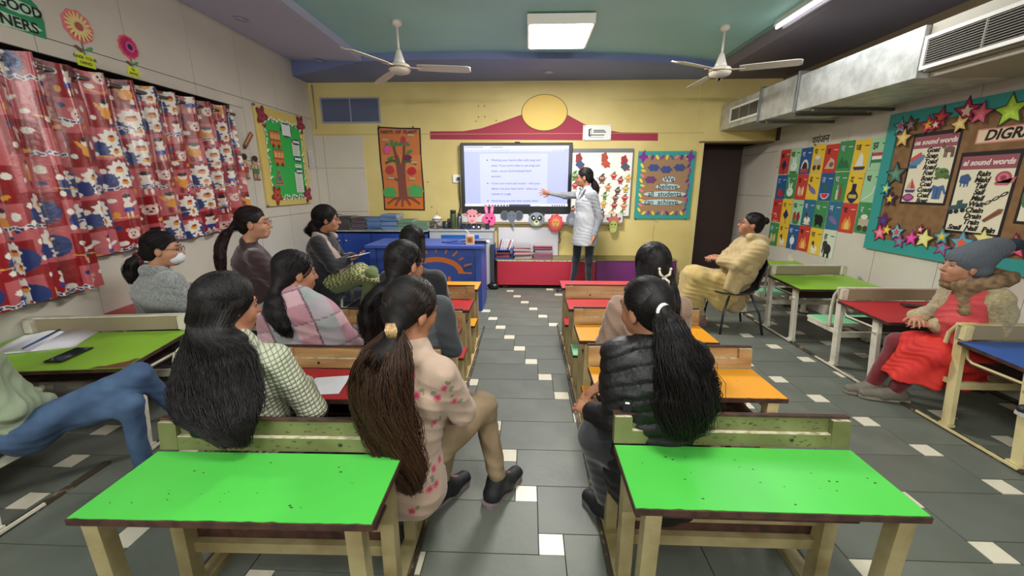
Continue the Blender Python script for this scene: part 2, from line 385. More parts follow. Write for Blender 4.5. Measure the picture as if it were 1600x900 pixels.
def fan(x, y, label, a0, ring=False):
    r = root('ceiling_fan', (x, y, ZC), label, 'fan')
    MB().lathe([(.045, 0), (.042, -.03), (.012, -.05)], m_fan).build('canopy', r)
    MB().tube([(0, 0, -.03), (0, 0, -.31)], .011, m_fan).build('rod', r)
    MB().lathe([(.012, -.22), (.022, -.24), (.045, -.31), (.055, -.335), (.05, -.345)], m_fan).build('cup', r)
    mb = MB(); mb.lathe([(.04, -.345), (.085, -.352), (.098, -.37), (.098, -.40), (.085, -.418), (.05, -.43), (.02, -.435)], m_fan, seg=32)
    mt = mb.build('motor', r)
    MB().lathe([(.0985, -.378), (.101, -.381), (.101, -.388), (.0985, -.391)], mat('fan_band', '#9a7a4a', .4, metal=.5), seg=32).build('band', mt)
    if ring: MB().lathe([(.012, 0), (.018, .006), (.022, 0), (.018, -.006), (.012, 0)], m_steel_d, c=(0, 0, -.45), seg=16, axis='y').build('capacitor_ring', r)
    for k in range(3):
        a = R(a0 + 120*k); u = Vector((math.cos(a), math.sin(a), 0)); v = Vector((-math.sin(a), math.cos(a), 0)); z = Vector((0, 0, 1))
        b = MB(); ys = []; 
        prof = [(.16, .045), (.20, .055), (.35, .06), (.50, .064), (.60, .062), (.63, .05), (.645, .025)]
        V = []; 
        for d, wv in prof:
            for sgn in (-1, 1): V.append(u*d + v*(wv*sgn) + z*(-.372 - .012*sgn - .02*(d-.16)))
        for d, wv in prof:
            for sgn in (-1, 1): V.append(u*d + v*(wv*sgn) + z*(-.376 - .012*sgn - .02*(d-.16)))
        n2 = len(prof)*2; F = []
        for i in range(len(prof)-1):
            q = 2*i; F += [(q, q+2, q+3, q+1), (n2+q, n2+q+1, n2+q+3, n2+q+2), (q, n2+q, n2+q+2, q+2), (q+1, q+3, n2+q+3, n2+q+1)]
        F += [(0, 1, n2+1, n2), (n2-2, 2*n2-2, 2*n2-1, n2-1)]
        b.add(V, F, m_fan); bl = b.build('blade', r)
        MB().bar(u*.085 + z*-.375, u*.21 + z*-.384, .035, .006, m_fan).build('blade_arm', bl)
fan(-1.18, 4.07, 'white three-blade ceiling fan hanging left of the square light', 6)
fan(1.79, 4.29, 'white three-blade ceiling fan hanging right of the square light, near the duct', -27, ring=True)

# air duct along the right wall
DXf = 2.56
r = root('air_duct', (2.93, 4.0, 2.1), 'long silver sheet metal air duct along the top of the right wall', 'duct')
def dbox(name, x0, x1, y0, y1, z0, z1, m=m_steel, par=r): 
    o = MB().box(x0-2.93, x1-2.93, y0-4.0, y1-4.0, z0-2.1, z1-2.1, m).build(name, par); return bevel(o, .004)
dbox('duct_section', DXf, 3.16, 4.95, 5.93, 2.11, 2.42)
dbox('duct_section', DXf - .02, 3.18, 4.30, 4.94, 2.09, 2.42)
dbox('duct_section', DXf - .02, 3.18, 3.05, 4.29, 2.085, 2.40)
dbox('duct_section', DXf + .01, 3.20, -.6, 3.04, 2.12, 2.40, mat('duct_tan', '#a39c8c', .5, metal=.2))
dbox('duct_section', DXf + .06, 3.29, -.6, 3.04, 2.085, 2.119, mat('duct_tan'))
for y in (4.29, 4.93): dbox('flange', DXf - .04, 3.20, y, y + .022, 2.07, 2.44, m_steel_d)
for y in (4.10, 4.36, 4.85): dbox('hanger_rail', DXf + .02, 3.30, y, y + .03, 2.055, 2.083, m_steel_d)
def grille(name, y0, y1, z0, z1, xf, ns, label, nv):
    g = root(name, (xf, (y0+y1)/2, (z0+z1)/2), label, 'vent')
    F = Frame((0, 0, 0), (0, -1, 0), (-1, 0, 0)); W2 = (y1-y0)/2; H2 = (z1-z0)/2
    mb = MB(); t = .022
    for q in ((-W2, -H2, W2, -H2+t), (-W2, H2-t, W2, H2), (-W2, -H2+t, -W2+t, H2-t), (W2-t, -H2+t, W2, H2-t)): slab(F, *q, -.004, .012, m_white, mb)
    mb.build('frame', g)
    slab(F, -W2+t, -H2+t, W2-t, H2-t, -.003, -.001, mat('vent_dark', '#191715', .9)).build('backing', g)
    me = slab(F, -W2+t, -.0018, W2-t, .0022, -.001, .008, mat('vent_slat', '#8a857a', .5)).mesh('slat')
    for k in range(ns):
        o = bpy.data.objects.new('slat', me); C.objects.link(o); o.parent = g; o.location = (0, 0, -H2 + t + (2*H2-2*t)*(k+.5)/ns)
    for k in range(nv):
        y = -W2 + 2*W2*(k+1)/(nv+1); slab(F, y-.004, -H2+t, y+.004, H2-t, -.001, .009, mat('vent_slat')).build('mullion', g)
    return g
grille('air_grille', 1.55, 3.03, 2.125, 2.325, DXf - .016, 11, 'long white air grille with horizontal slats on the near duct', 3)
grille('air_grille', 4.98, 5.66, 2.165, 2.345, DXf - .006, 12, 'short white air grille on the far end of the duct', 2)

# louvred vent, back wall left
g = root('wall_louvre', (-2.44, YB, 2.40), 'wide grey-blue louvred vent high on the back wall at left', 'vent')
F = Frame((0, 0, 0), (1, 0, 0), (0, -1, 0)); mv = mat('louvre_blue', '#6b7390', .5)
mb = MB()
for q in ((-.41, -.165, .41, -.145), (-.41, .145, .41, .165), (-.41, -.145, -.39, .145), (.39, -.145, .41, .145), (-.008, -.145, .008, .145)): slab(F, *q, 0, .012, mat('louvre_frame', '#8f93a3', .5), mb)
mb.build('frame', g); slab(F, -.39, -.145, .39, .145, .0005, .002, mat('louvre_dark', '#3d4257', .8)).build('backing', g)
V = [(-.39, -.002, -.006), (.39, -.002, -.006), (.39, -.009, .003), (-.39, -.009, .003)]
me = MB().add(V + [(x, y-.0012, z+.001) for x, y, z in V], [(0, 1, 2, 3), (7, 6, 5, 4), (0, 4, 5, 1), (3, 2, 6, 7), (0, 3, 7, 4), (1, 5, 6, 2)], mv).mesh('slat')
for k in range(22):
    o = bpy.data.objects.new('slat', me); C.objects.link(o); o.parent = g; o.location = (0, 0, -.138 + .0131*k)
# thin conduit in the left corner
tag(MB().tube([(-2.93, YB - .03, 2.72), (-2.93, YB - .03, 2.22), (-2.935, YB - .03, 2.16)], .008, mat('conduit', '#8d8d93', .5)).build('conduit'), 'thin grey conduit pipe running down the left back corner', 'pipe')

# ================================================================== CURTAINS (printed cloth: colour painted on a fine mesh)
def cloth_print(S, T, seed):          # S, T arrays in metres on the cloth -> rgb linear
    rs = np.random.RandomState(seed)
    def c(h): return np.array(lin(h)[:3])
    out = np.empty(S.shape + (3,)); bw, bh = .235, .215
    bi = np.floor(S/bw).astype(int); bj = np.floor(T/bh + .25*(bi % 2)).astype(int)
    red = ((bi + bj) % 2 == 0); out[:] = c('#b8565c'); out[red] = c('#8c0f1a')
    def disc(cx, cy, rx, ry, h, rot=0):
        X = S-cx; Y = T-cy
        if rot: X, Y = X*math.cos(rot) + Y*math.sin(rot), -X*math.sin(rot) + Y*math.cos(rot)
        out[(X/rx)**2 + (Y/ry)**2 < 1] = c(h)
    W, Y_, B, K = '#e2dad2', '#d8902a', '#20306c', '#231418'
    nS = int(S.max()/bw) + 2; nT = int(T.max()/bh) + 3
    for i in range(-1, nS):
        for j in range(-1, nT):
            x = (i + .5)*bw; y = (j + .5 - .25*(i % 2))*bh; k = (i*2 + j*3) % 5; jx = rs.uniform(-.012, .012); x += jx
            if k in (0, 3):          # big daisies on dark blue round leaves
                disc(x+.050, y-.005, .062, .075, B, .3); disc(x-.055, y-.03, .045, .05, B)
                for (dx, dy, q) in ((0, .040, .060), (.018, -.050, .046)):
                    th = np.arctan2(T-y-dy, S-x-dx); rr = np.hypot(S-x-dx, (T-y-dy)*1.08); out[rr < q*(1+.13*np.cos(9*th))] = c(W); disc(x+dx, y+dy-.006, q*.48, q*.34, Y_); disc(x+dx, y+dy+.008, q*.40, q*.16, '#8c0f1a')
                disc(x-.085, y+.03, .018, .018, W); disc(x-.09, y-.07, .016, .016, W)
            elif k == 1:      # plain little doll in yellow
                disc(x-.01, y+.045, .030, .030, '#e6cdb8'); disc(x-.01, y+.064, .031, .016, K); disc(x-.01, y-.012, .034, .036, Y_); disc(x-.048, y+.03, .010, .030, Y_, .5)
                disc(x-.03, y-.066, .011, .026, '#7a0e18'); disc(x+.012, y-.066, .011, .026, '#e6cdb8'); disc(x+.012, y-.092, .018, .009, B); disc(x+.075, y+.03, .018, .026, W); disc(x-.08, y-.04, .015, .015, W); disc(x+.07, y-.05, .014, .014, B)
            elif k == 2:      # plain little doll in blue and white
                disc(x, y+.045, .028, .028, '#ead8ca'); disc(x, y+.064, .029, .015, K); disc(x, y-.005, .030, .030, W); disc(x, y-.036, .036, .018, '#2a3f94'); disc(x+.045, y+.01, .030, .009, W, .7)
                disc(x-.012, y-.075, .008, .024, '#e6cdb8'); disc(x+.018, y-.075, .008, .024, '#e6cdb8'); disc(x-.075, y+.04, .020, .016, W); disc(x+.08, y-.06, .016, .016, W); disc(x-.07, y-.06, .015, .020, Y_)
            else:               # bubbles and a round bear face
                disc(x, y, .040, .040, '#e0c3ba'); disc(x-.034, y+.034, .014, .014, '#c9958c'); disc(x+.034, y+.034, .014, .014, '#c9958c'); disc(x-.013, y+.008, .006, .008, K); disc(x+.013, y+.008, .006, .008, K); disc(x, y-.014, .012, .007, '#8c0f1a')
                disc(x+.080, y+.045, .020, .020, W); disc(x-.07, y+.06, .016, .016, B); disc(x-.065, y-.055, .024, .018, W); disc(x+.05, y-.075, .03, .013, Y_, .3)
    # running bands of blue and white squiggles, and thin golden dashes
    ph = (T/(bh*2) % 1)*bh*2; sq = np.abs(ph - .018 - .008*np.sin(S*95 + 2*np.sin(S*31))); on = np.sin(S*13 + np.floor(T/(bh*2))*2.1) > -.15
    out[(sq < .012) & on] = c(W); out[(sq < .0065) & on & (np.sin(S*210) > -.75)] = c(B)
    ph2 = ((T + bh)/(bh*2) % 1)*bh*2; out[(np.abs(ph2 - .02 - .006*np.sin(S*40)) < .0035) & (np.sin(S*11 + 1) > .1)] = c('#d8a24a')
    return out
m_cloth = mat('printed_satin', '#a3121f', .30, attr=True, sheen=.15, bump=.12, bscale=26, bdist=.02, spec=.6)
def curtain(name, y0, y1, zt, zb0, zb1, nf, label, seed, phase=0, x0=-2.945):
    nu = int((y1-y0)*1.35/.0052); nv = int((zt-min(zb0, zb1))/.0056)
    u = np.linspace(0, 1, nu)[:, None]; v = np.linspace(0, 1, nv)[None, :]
    Y = y0 + (y1-y0)*u + .012*np.sin(2*PI*nf*2*u + 1.0)*v + 0*v
    wob = .6*np.sin(u*5.1 + seed) + .4*np.sin(u*11.3 + 2*v)
    ampl = .034 + .012*np.sin(u*17 + seed) + .006*v
    X = x0 + ampl*np.sin(2*PI*nf*u + wob + phase) + .009*np.sin(2*PI*nf*2.3*u + 3*v + seed)*v + .004*np.sin(9*v + 30*u) + .02*v
    zb = zb0 + (zb1-zb0)*u + .010*np.sin(2*PI*nf*u)
    Z = zt - (zt-zb)*v - .006*(1+np.cos(2*PI*nf*u))*(1-v)
    X, Y, Z = np.broadcast_arrays(X, Y, Z)
    S = np.broadcast_to(u*(y1-y0)*1.22, X.shape); T = (zt-zb0)*(1-v)+0*u; T = np.broadcast_to(T, X.shape)
    col = cloth_print(S + .03*seed, T, seed)
    oy = (y0+y1)/2; V = np.stack([X - x0, Y - oy, Z - zt], -1).reshape(-1, 3)
    idx = np.arange(nu*nv).reshape(nu, nv)
    Fq = np.stack([idx[:-1, :-1], idx[:-1, 1:], idx[1:, 1:], idx[1:, :-1]], -1).reshape(-1, 4)
    me = np_mesh(name, V, Fq, m_cloth, col.reshape(-1, 3))
    rt = root(name, (x0, oy, zt), label, 'curtain', 'patterned curtains at the left window')
    o = bpy.data.objects.new('cloth', me); C.objects.link(o); o.parent = rt
    for k in range(nf):          # eyelets on the rod
        yy = y0 + (y1-y0)*(k+.5)/nf - oy
        MB().tube([(.034*math.cos(a), yy + .004*math.sin(2*a), -.06 + .034*math.sin(a)) for a in [2*PI*i/14 for i in range(15)]], .006, mat('eyelet_metal', '#b9aeb0', .3, metal=.8), seg=6).build('eyelet', rt)
    return rt
def np_mesh(name, V, Fq, m, col=None, smooth=True):
    me = bpy.data.meshes.new(name); n = len(V); k = Fq.shape[1]
    me.vertices.add(n); me.vertices.foreach_set('co', np.asarray(V, np.float32).ravel())
    me.loops.add(Fq.size); me.loops.foreach_set('vertex_index', Fq.astype(np.int32).ravel())
    me.polygons.add(len(Fq)); me.polygons.foreach_set('loop_start', np.arange(0, Fq.size, k, dtype=np.int32))
    me.polygons.foreach_set('loop_total', np.full(len(Fq), k, np.int32))
    me.polygons.foreach_set('use_smooth', np.full(len(Fq), smooth))
    me.update(calc_edges=True); me.validate()
    for mm in (m if isinstance(m, (list, tuple)) else [m]): me.materials.append(mm)
    if col is not None:
        ca = me.color_attributes.new('Col', 'FLOAT_COLOR', 'POINT')
        ca.data.foreach_set('color', np.concatenate([col, np.ones((n, 1))], 1).astype(np.float32).ravel())
    return me
rod = root('curtain_rod', (-2.95, 2.8, 2.09), 'dull steel curtain rod above the patterned curtains', 'rod')
MB().tube([(0, -1.55, -.0), (0, 1.50, 0)], .013, m_steel_d).build('pole', rod)
for y in (-1.5, .35, 1.48): MB().bar((0, y, 0), (-.06, y, 0), .02, .03, m_steel_d).build('bracket', rod)
curtain('curtain', 2.50, 4.27, 2.15, .93, .985, 9, 'red and pink printed satin curtain on the right half of the window rod', 2)
curtain('curtain', 1.25, 2.62, 2.15, .70, .74, 8, 'red and pink printed satin curtain hanging lower at the left half of the rod', 5, x0=-2.915)

# ================================================================== LEFT WALL DECORATIONS
r = root('paper_sign', (-3.0, 2.52, 2.40), 'green paper sign with words about good manners above the curtain', 'sign')
F = Frame((0, 0, 0), (0, 1, 0), (1, 0, 0))
flats(F, [([(-.30, -.10), (.215, -.118), (.225, -.02), (.205, .06), (.13, .13), (.03, .20), (-.15, .22), (-.3, .16)], '#2c8a5a'),
          (blobp(-.02, -.075, .215, .038, 12, .03), '#b9dcc0'), (blobp(.10, .018, .105, .036, 12, .03), '#b9dcc0'), (blobp(-.10, .012, .07, .036, 12, .03), '#b9dcc0'), (blobp(-.0, .115, .13, .035, 12, .03), '#b9dcc0')], 'backing', r, c0=.001)
for s_, a, b, sz in (('MANNERS', -.01, -.077, .082), ('GOOD', .102, .016, .075), ('OF', -.10, .010, .075), ('GARDEN', .0, .113, .07)): text(F, s_, sz, 'lettering', r, '#161616', a, b, .0055, bold=.0015)
def paper_flower(y, z, s_, petal, edge, core, tagtxt, label, petals, ring=None):
    r = root('paper_flower', (-3.0, y, z), label, 'decoration')
    sh = [(blobp(0, 0, .098, .098, petals//2, .05), edge)]
    for k in range(petals):
        a = 360*k/petals; sh.append((ell(.055*math.cos(R(a)), .055*math.sin(R(a)), .036, .0085, 8, rot=a), petal))
    if ring: sh.append((ell(0, 0, .045, .045, 16), ring))
    sh.append((ell(0, 0, .026, .026, 14), core))
    flats(F, sh, 'bloom', r, c0=.001, sc=s_)
    flats(F, [(line2([(.0, -.09), (.005, -.17)], .008), '#3f7a48'), (ell(.045, -.125, .028, .012, 10, rot=35), '#4f9a62'), (ell(-.03, -.14, .028, .012, 10, rot=145), '#6a4a3a')], 'stem', r, c0=.003, sc=s_)
    flats(F, [(rect(-.058, -.245, .062, -.165), '#d6e238')], 'note', r, c0=.0012, sc=s_)
    for k, t in enumerate(tagtxt): text(F, t, .028*s_, 'lettering', r, '#22240a', 0, (-.19 - .032*k)*s_, .0035)
paper_flower(2.95, 2.425, 1.0, '#e8d08a', '#e87a84', '#b0565a', ['RAISE YOUR', 'HAND'], 'pink-edged yellow daisy cutout with a yellow note, above the curtain', 18)
paper_flower(3.30, 2.405, .82, '#c2246a', '#f0707c', '#3a2238', ['TIE', 'SHOES'], 'crimson paper flower with dark centre and yellow note, right of the yellow daisy', 22, '#d8589a')

r = root('notice_board', (-3.0, 5.17, 1.71), 'yellow-framed notice board with green centre on the left wall', 'board')
mb = MB(); slab(F, -.49, -.545, .475, .55, .001, .03, mat('board_yellow', '#d8c06a', .5), mb); bevel(mb.build('backing', r), .004)
flats(F, [(rect(-.37, -.46, .37, .44), '#2fb04a'), ] , 'green_sheet', r, c0=.031)
lv = []
for k in range(46):          # white leafy border
    if k < 14: x, y, a = -.37 + .054*k, .43, -60 + 40*(k % 3)
    elif k < 28: x, y, a = -.37 + .054*(k-14), -.45, 60 + 40*(k % 3)
    elif k < 37: x, y, a = -.37, -.42 + .1*(k-28), 20 + 50*(k % 3)
    else: x, y, a = .37, -.42 + .1*(k-37), 20 + 50*(k % 3)
    lv.append((ell(x, y, .045, .015, 8, rot=a), '#e9ecdc')); lv.append((ell(x+.012, y-.008, .035, .008, 6, rot=a+30), '#3d7a4c'))
flats(F, lv, 'leaf_border', r, c0=.033, step=.0001)
def bus(a, b, nm):
    flats(F, [(rect(a-.10, b-.075, a+.10, b+.085), '#c9733c'), (rect(a-.085, b+.005, a-.03, b+.06), '#e2a56a'), (rect(a-.015, b+.005, a+.035, b+.06), '#e2a56a'), (rect(a+.05, b+.005, a+.09, b+.06), '#e2a56a'), (rect(a-.10, b-.015, a+.10, b-.005), '#8a4420'), (ell(a-.05, b-.075, .024, .024, 12), '#7a2a20'), (ell(a+.055, b-.075, .024, .024, 12), '#7a2a20'), (rect(a-.10, b+.085, a+.08, b+.095), '#8a4420')], nm, r, c0=.036, step=.0004)
bus(-.20, .215, 'bus_cutout'); bus(-.17, .01, 'bus_cutout')
flats(F, [([(-.31, -.30), (-.13, -.30), (-.22, -.10)], '#c98a4a'), ([(-.295, -.29), (-.145, -.29), (-.22, -.125)], '#3a3f44'), ([(-.275, -.28), (-.165, -.28), (-.22, -.155)], '#8b9690'), (line2([(-.23, -.27), (-.225, -.2)], .014), '#26282a'), (line2([(-.205, -.27), (-.205, -.215)], .012), '#26282a')], 'road_sign_cutout', r, c0=.036, step=.0004)
for (a, b, w2, h2) in ((.05, .345, .105, .07), (.245, .225, .085, .022), (.245, .02, .085, .02), (.245, -.13, .08, .02)):
    flats(F, [(blobp(a, b, w2+.012, h2+.014, 10, .04), '#174a6a'), (rect(a-w2+.012, b-h2+.006, a+w2-.012, b+h2-.006), '#dfe4dc')], 'heading_card', r, c0=.036)
for (a, b, w2, h2) in ((.225, .145, .08, .085), (.235, -.065, .075, .02), (.215, -.27, .085, .125)):
    q = flats(F, [(rect(a-w2, b-h2, a+w2, b+h2), '#e6e8e0')], 'text_card', r, c0=.036)
    flats(F, [(rect(a-w2+.012, b+h2-.018-.022*k, a+w2-.02-.01*(k % 3), b+h2-.012-.022*k), '#70767c') for k in range(int(h2*2/.022))], 'print', q, c0=.0375, step=.0001)
for k, (a, b, hh) in enumerate(((-.40, .44, '#7a2438'), (.40, .46, '#7a2438'), (-.31, -.42, '#8e2a2c'), (.38, -.42, '#7a1e3a'))):
    f = flats(F, [(blobp(a, b, .085, .095, 5, .28, rot=k), hh), (blobp(a, b, .055, .06, 5, .25, rot=k+.6), '#a03a48' if k != 2 else '#c05030'), (ell(a, b, .016, .016, 10), '#5a2a20')], 'paper_flower', r, c0=.040, step=.002)
for (a, b) in ((-.49, .545), (-.485, -.54)): MB().ball((.02, a, b), .015, m_steel_d).build('screw_cap', r)
o = flats(FL(4.515, 1.87), [(line2([(-.075, -.08), (.08, .08)], .052), '#8a5236'), (line2([(-.06, -.05), (.065, .075)], .016), '#c99a72'), ([(-.075, -.055), (-.095, -.10), (-.05, -.08)], '#3a2a20')], 'pencil_cutout', c0=.012)
tag(o, 'brown paper pencil cutout above the two children cutouts on the left wall', 'decoration')
def kid(y, z, cl, label):
    o = flats(FL(y, z), [(rect(-.045, -.12, -.008, -.03), '#b98a66'), (rect(.010, -.12, .045, -.03), '#b98a66'), (rect(-.048, -.065, .050, .0), cl), (rect(-.045, -.01, .047, .035), '#d9c0a0'), (line2([(-.05, .03), (-.075, -.02)], .022), '#c99a7a'), (line2([(.05, .03), (.075, -.02)], .022), '#c99a7a'),
        (rect(-.032, -.01, -.018, .035), cl), (rect(.018, -.01, .032, .035), cl), (ell(0, .065, .042, .045, 16), '#d2a484'), (blobp(0, .095, .046, .032, 7, .08), '#3a2420'), (ell(-.014, .062, .005, .006, 8), '#201414'), (ell(.014, .062, .005, .006, 8), '#201414'), (ell(0, .043, .010, .004, 8), '#a04438'), (ell(-.028, -.125, .022, .009, 8), '#6a5a4a'), (ell(.030, -.125, .022, .009, 8), '#6a5a4a')], 'child_cutout', c0=.012, sc=1.0)
    tag(o, label, 'decoration')
kid(4.40, 1.60, '#a8443a', 'paper cutout child in red dungarees beside the curtain')
kid(4.575, 1.59, '#4a7a4a', 'paper cutout child in green dungarees beside the notice board')
o = flats(FL(5.79, 1.74), [(rect(-.06, -.12, .06, .12), '#d5d3cf')] + [(rect(-.048, .09-.022*k, .045-.012*(k % 3), .095-.022*k), '#85858c') for k in range(10)], 'paper_notice', c0=.012)
tag(o, 'small white printed notice taped between notice board and corner', 'paper')

# ================================================================== BACK WALL DECORATIONS
r = root('poster', (-1.785, YB, 1.615), 'orange hand-painted poster of a tree titled parts of plant', 'poster')
F = Frame((0, 0, 0), (1, 0, 0), (0, -1, 0))
o_ = [(-.30, .56), (-.27, .575), (.0, .56), (.30, .555), (.295, .2), (.30, .0), (.31, -.3), (.305, -.565), (0, -.56), (-.29, -.56), (-.285, -.2), (-.30, .1)]
flats(F, [(o_, '#2a1c20'), ([(x*.93, y*.965) for x, y in o_], '#c2713a'), (rect(-.27, -.54, .285, -.37), '#cf6a20'), (rect(-.27, .0, .28, .2), '#cc7d45')], 'sheet', r, c0=.004)
tsh = [(blobp(-.19, -.31, .10, .075, 7, .08), '#4a9a50'), (blobp(.185, -.29, .11, .09, 7, .08), '#4a9a50'), (rect(-.27, -.385, .285, -.372), '#5a6a3a'),
  ([(-.06, -.40), (-.055, -.1), (-.075, .08), (-.09, .2), (-.03, .2), (.0, .06), (.03, .2), (.08, .2), (.055, .0), (.055, -.2), (.07, -.40)], '#7a4238')]
for a, b, c_, d in ((-.05, -.38, -.23, -.47), (-.03, -.39, -.12, -.5), (0, -.39, -.02, -.51), (.02, -.39, .10, -.49), (.05, -.38, .20, -.44), (.06, -.37, .24, -.47)): tsh.append((line2([(a, b), ((a+c_)/2, (b+d)/2 + .02), (c_, d)], .028), '#7a4238'))
tsh += [(line2([(-.03, .1), (-.12, .13), (-.22, .09)], .035), '#3f5a34'), (line2([(.02, .1), (.12, .12), (.22, .08)], .035), '#3f5a34'), (line2([(-.04, -.15), (-.15, -.09)], .03), '#7a4238'), (line2([(-.06, .18), (-.09, .32)], .03), '#6a4238'), (line2([(.05, .18), (.06, .33)], .03), '#6a4238')]
for a, b, rx, ry, rot in ((-.11, .36, .045, .02, 80), (-.06, .34, .05, .022, 60), (.02, .35, .05, .022, 20), (.10, .35, .05, .022, 150), (.13, .24, .05, .022, 30), (-.17, .33, .04, .02, 130), (-.14, .16, .05, .02, 20)): tsh.append((ell(a, b, rx, ry, 12, rot=rot), '#3f7a48'))
tsh += [(ell(.055, .40, .036, .048, 14), '#b03050'), (blobp(-.18, .27, .05, .055, 6, .15), '#d2508a'), (ell(.10, .165, .06, .038, 14), '#6a2440'), (ell(-.16, -.0, .06, .06, 16), '#b0343c'), (ell(.15, -.015, .062, .055, 16), '#b0242c')]
for a, b in ((-.20, .40), (.16, .46), (.19, .10), (-.15, -.11), (.15, -.12)): tsh.append((rect(a-.045, b-.015, a+.045, b+.015), '#b99a80'))
flats(F, tsh, 'painting', r, c0=.0085, step=.0003)
text(F, 'PARTS  OF  PLANT', .062, 'lettering', r, '#2a2a3c', 0, .50, .02, bold=.001)
for a, b in ((-.28, .578), (.2, .566)): MB().ball((a, -.01, b), .012, m_steel_d).build('nail', r)

# painted red pediment with the yellow disc
ped = [(-1.36, 2.02), (1.755, 1.99), (1.75, 2.095), (1.25, 2.10), (1.0, 2.14), (.75, 2.21), (.517, 2.33), (.40, 2.2), (.21, 2.13), (.02, 2.2), (-.087, 2.335), (-.35, 2.25), (-.65, 2.16), (-.9, 2.125), (-1.355, 2.125)]
o = flats(FB(0, 0), [(ped, '#9a2c44')], 'wall_motif', c0=.001, step=.006)
tag(o, 'dark red wooden pediment shape fixed above the screen', 'decoration')
o = flats(FB(.213, 2.353), [(ell(0, 0, .312, .232, 40), '#6a5a34'), (ell(0, 0, .302, .224, 40), mat('disc_yellow', '#dcb84a', .5))], 'wall_disc', c0=.007, step=.006)
tag(o, 'large yellow oval disc at the top middle of the back wall', 'decoration')
r = root('plaque', (.928, YB, 2.095), 'small white plaque with a dark shield mark beside the red pediment', 'sign')
slab(F, -.19, -.098, .19, .098, .008, .018, mat('plaque_white', '#e2e2de', .3)).build('plate', r)
flats(F, [([(-.115, .045), (-.075, .055), (-.075, -.035), (-.095, -.055), (-.115, -.035)], '#24323a'), ([(-.095, .035), (-.080, .042), (-.080, -.03), (-.095, -.04)], '#d8dcd8'), (rect(-.17, -.09, .17, -.086), '#9aa0a0')], 'shield', r, c0=.019)
flats(F, [(rect(-.05, .024, .10, .036), '#3c4448'), (rect(-.05, .002, .12, .016), '#3c4448'), (rect(-.10, -.036, .10, -.022), '#5c6468'), (rect(-.09, -.062, .09, -.054), '#9aa0a0')], 'small_print', r, c0=.019)
for a, b in ((-.175, .083), (.175, .083), (-.175, -.083), (.175, -.083)): MB().ball((a, -.019, b), .006, mat('red_screw', '#a03030', .4)).build('screw', r)

# interactive screen
r = root('smart_board', (-.165, YB, 1.49), 'large black-framed interactive screen showing a text page', 'screen')
m_blk = mat('black_bezel', '#15181c', .3)
mb = MB(); slab(F, -.765, -.475, .765, .475, .03, .085, m_blk, mb); bevel(mb.build('body', r), .008)
m_scr = mat('screen_blue', '#3c3e5c', .3, emit=1); m_doc = mat('screen_page', '#3c3e5c', .3, emit=1); m_bar = mat('screen_bar', '#3c3e5c', .3, emit=1)
for m_, h_ in ((m_scr, '#a9b0ec'), (m_doc, '#bcc1f4'), (m_bar, '#d0d3f8')): m_.node_tree.nodes['Principled BSDF'].inputs['Emission Color'].default_value = lin(h_)
slab(F, -.715, -.355, .715, .435, .0855, .087, m_scr).build('display', r)
def em(h, e):
    m_ = mat('lit_' + h.strip('#'), '#22242e', .3, emit=1); m_.node_tree.nodes['Principled BSDF'].inputs['Emission Color'].default_value = lin(h); return m_
flats(F, [(rect(-.50, -.345, .43, .335), m_doc), (rect(-.715, .395, .715, .435), m_bar), (rect(-.715, .36, .66, .395), em('#c8cbf5', .7)), (rect(-.72, -.372, .72, -.340), em('#eef0fb', .8)), (rect(-.70, -.365, -.30, -.348), em('#d8dcf8', .7)),
   (rect(-.10, -.372, .20, -.345), em('#2c3550', .2)), (ell(-.455, -.357, .007, .007, 8), em('#c04040', .5))] +
   [(rect(-.39 + .042*k, -.369, -.365 + .042*k, -.350), em('#27304a', .2)) for k in range(7)] + [(rect(.50 + .033*k, -.369, .518 + .033*k, -.352), em('#27304a', .2)) for k in range(6)] +
   [(ell(-.68 + .034*k, .375, .006, .006, 6), em('#7a80b0', .3)) for k in range(18)] + [(ell(.5 + .032*k, .372, .006, .006, 6), em('#5a6090', .3)) for k in range(6)] + [(rect(-.70, .408, -.45, .422), em('#9aa0d8', .4)), (rect(-.35, .410, -.18, .418), em('#6a70a8', .3))],
   'page', r, c0=.0875, step=.0002)
ink = em('#20254a', .12)
lines = [(0, ['Washing your hands often with soap and', 'water. If you aren\'t able to use soap and', 'water, use an alcohol-based hand', 'sanitizer.']), (1, ['Cover your nose and mouth – with your', 'elbow, not your bare hand – when you', 'sneeze or cough.']), (2, ['Avoid being around other people when', 'you or they are sick with a cold or other'])]
yy = .248
for gI, Ls in lines:
    flats(F, [(ell(-.395, yy, .009, .009, 10), ink)], 'bullet', r, c0=.092)
    for t in Ls:
        text(F, t, .041, 'lettering', r, a=-.345, b=yy, c=.092, align='LEFT', m=ink); yy -= .0715 if t != Ls[-1] else .094
MB().box(-.02, .05, -.10, -.02, .475, .487, m_blk).build('camera_bar', r)
# socket left of the screen
r = root('wall_socket', (-1.0, YB, 1.495), 'white wall socket with a black plug left of the screen', 'socket')
mb = MB(); slab(F, -.06, -.055, .06, .055, 0, .02, m_white, mb); bevel(mb.build('plate', r), .004)
mb = MB(); slab(F, .005, -.02, .045, .02, .02, .05, m_blk, mb); bevel(mb.build('plug', r), .006)
o = MB().tube([(-.965, YB-.04, 1.48), (-.97, YB-.03, 1.3), (-.96, YB-.02, 1.12), (-.99, YB-.015, 1.0), (-.95, YB-.015, .93)], .006, m_blk).build('power_cable')
tag(o, 'black power cable hanging at the left edge of the screen', 'cable')

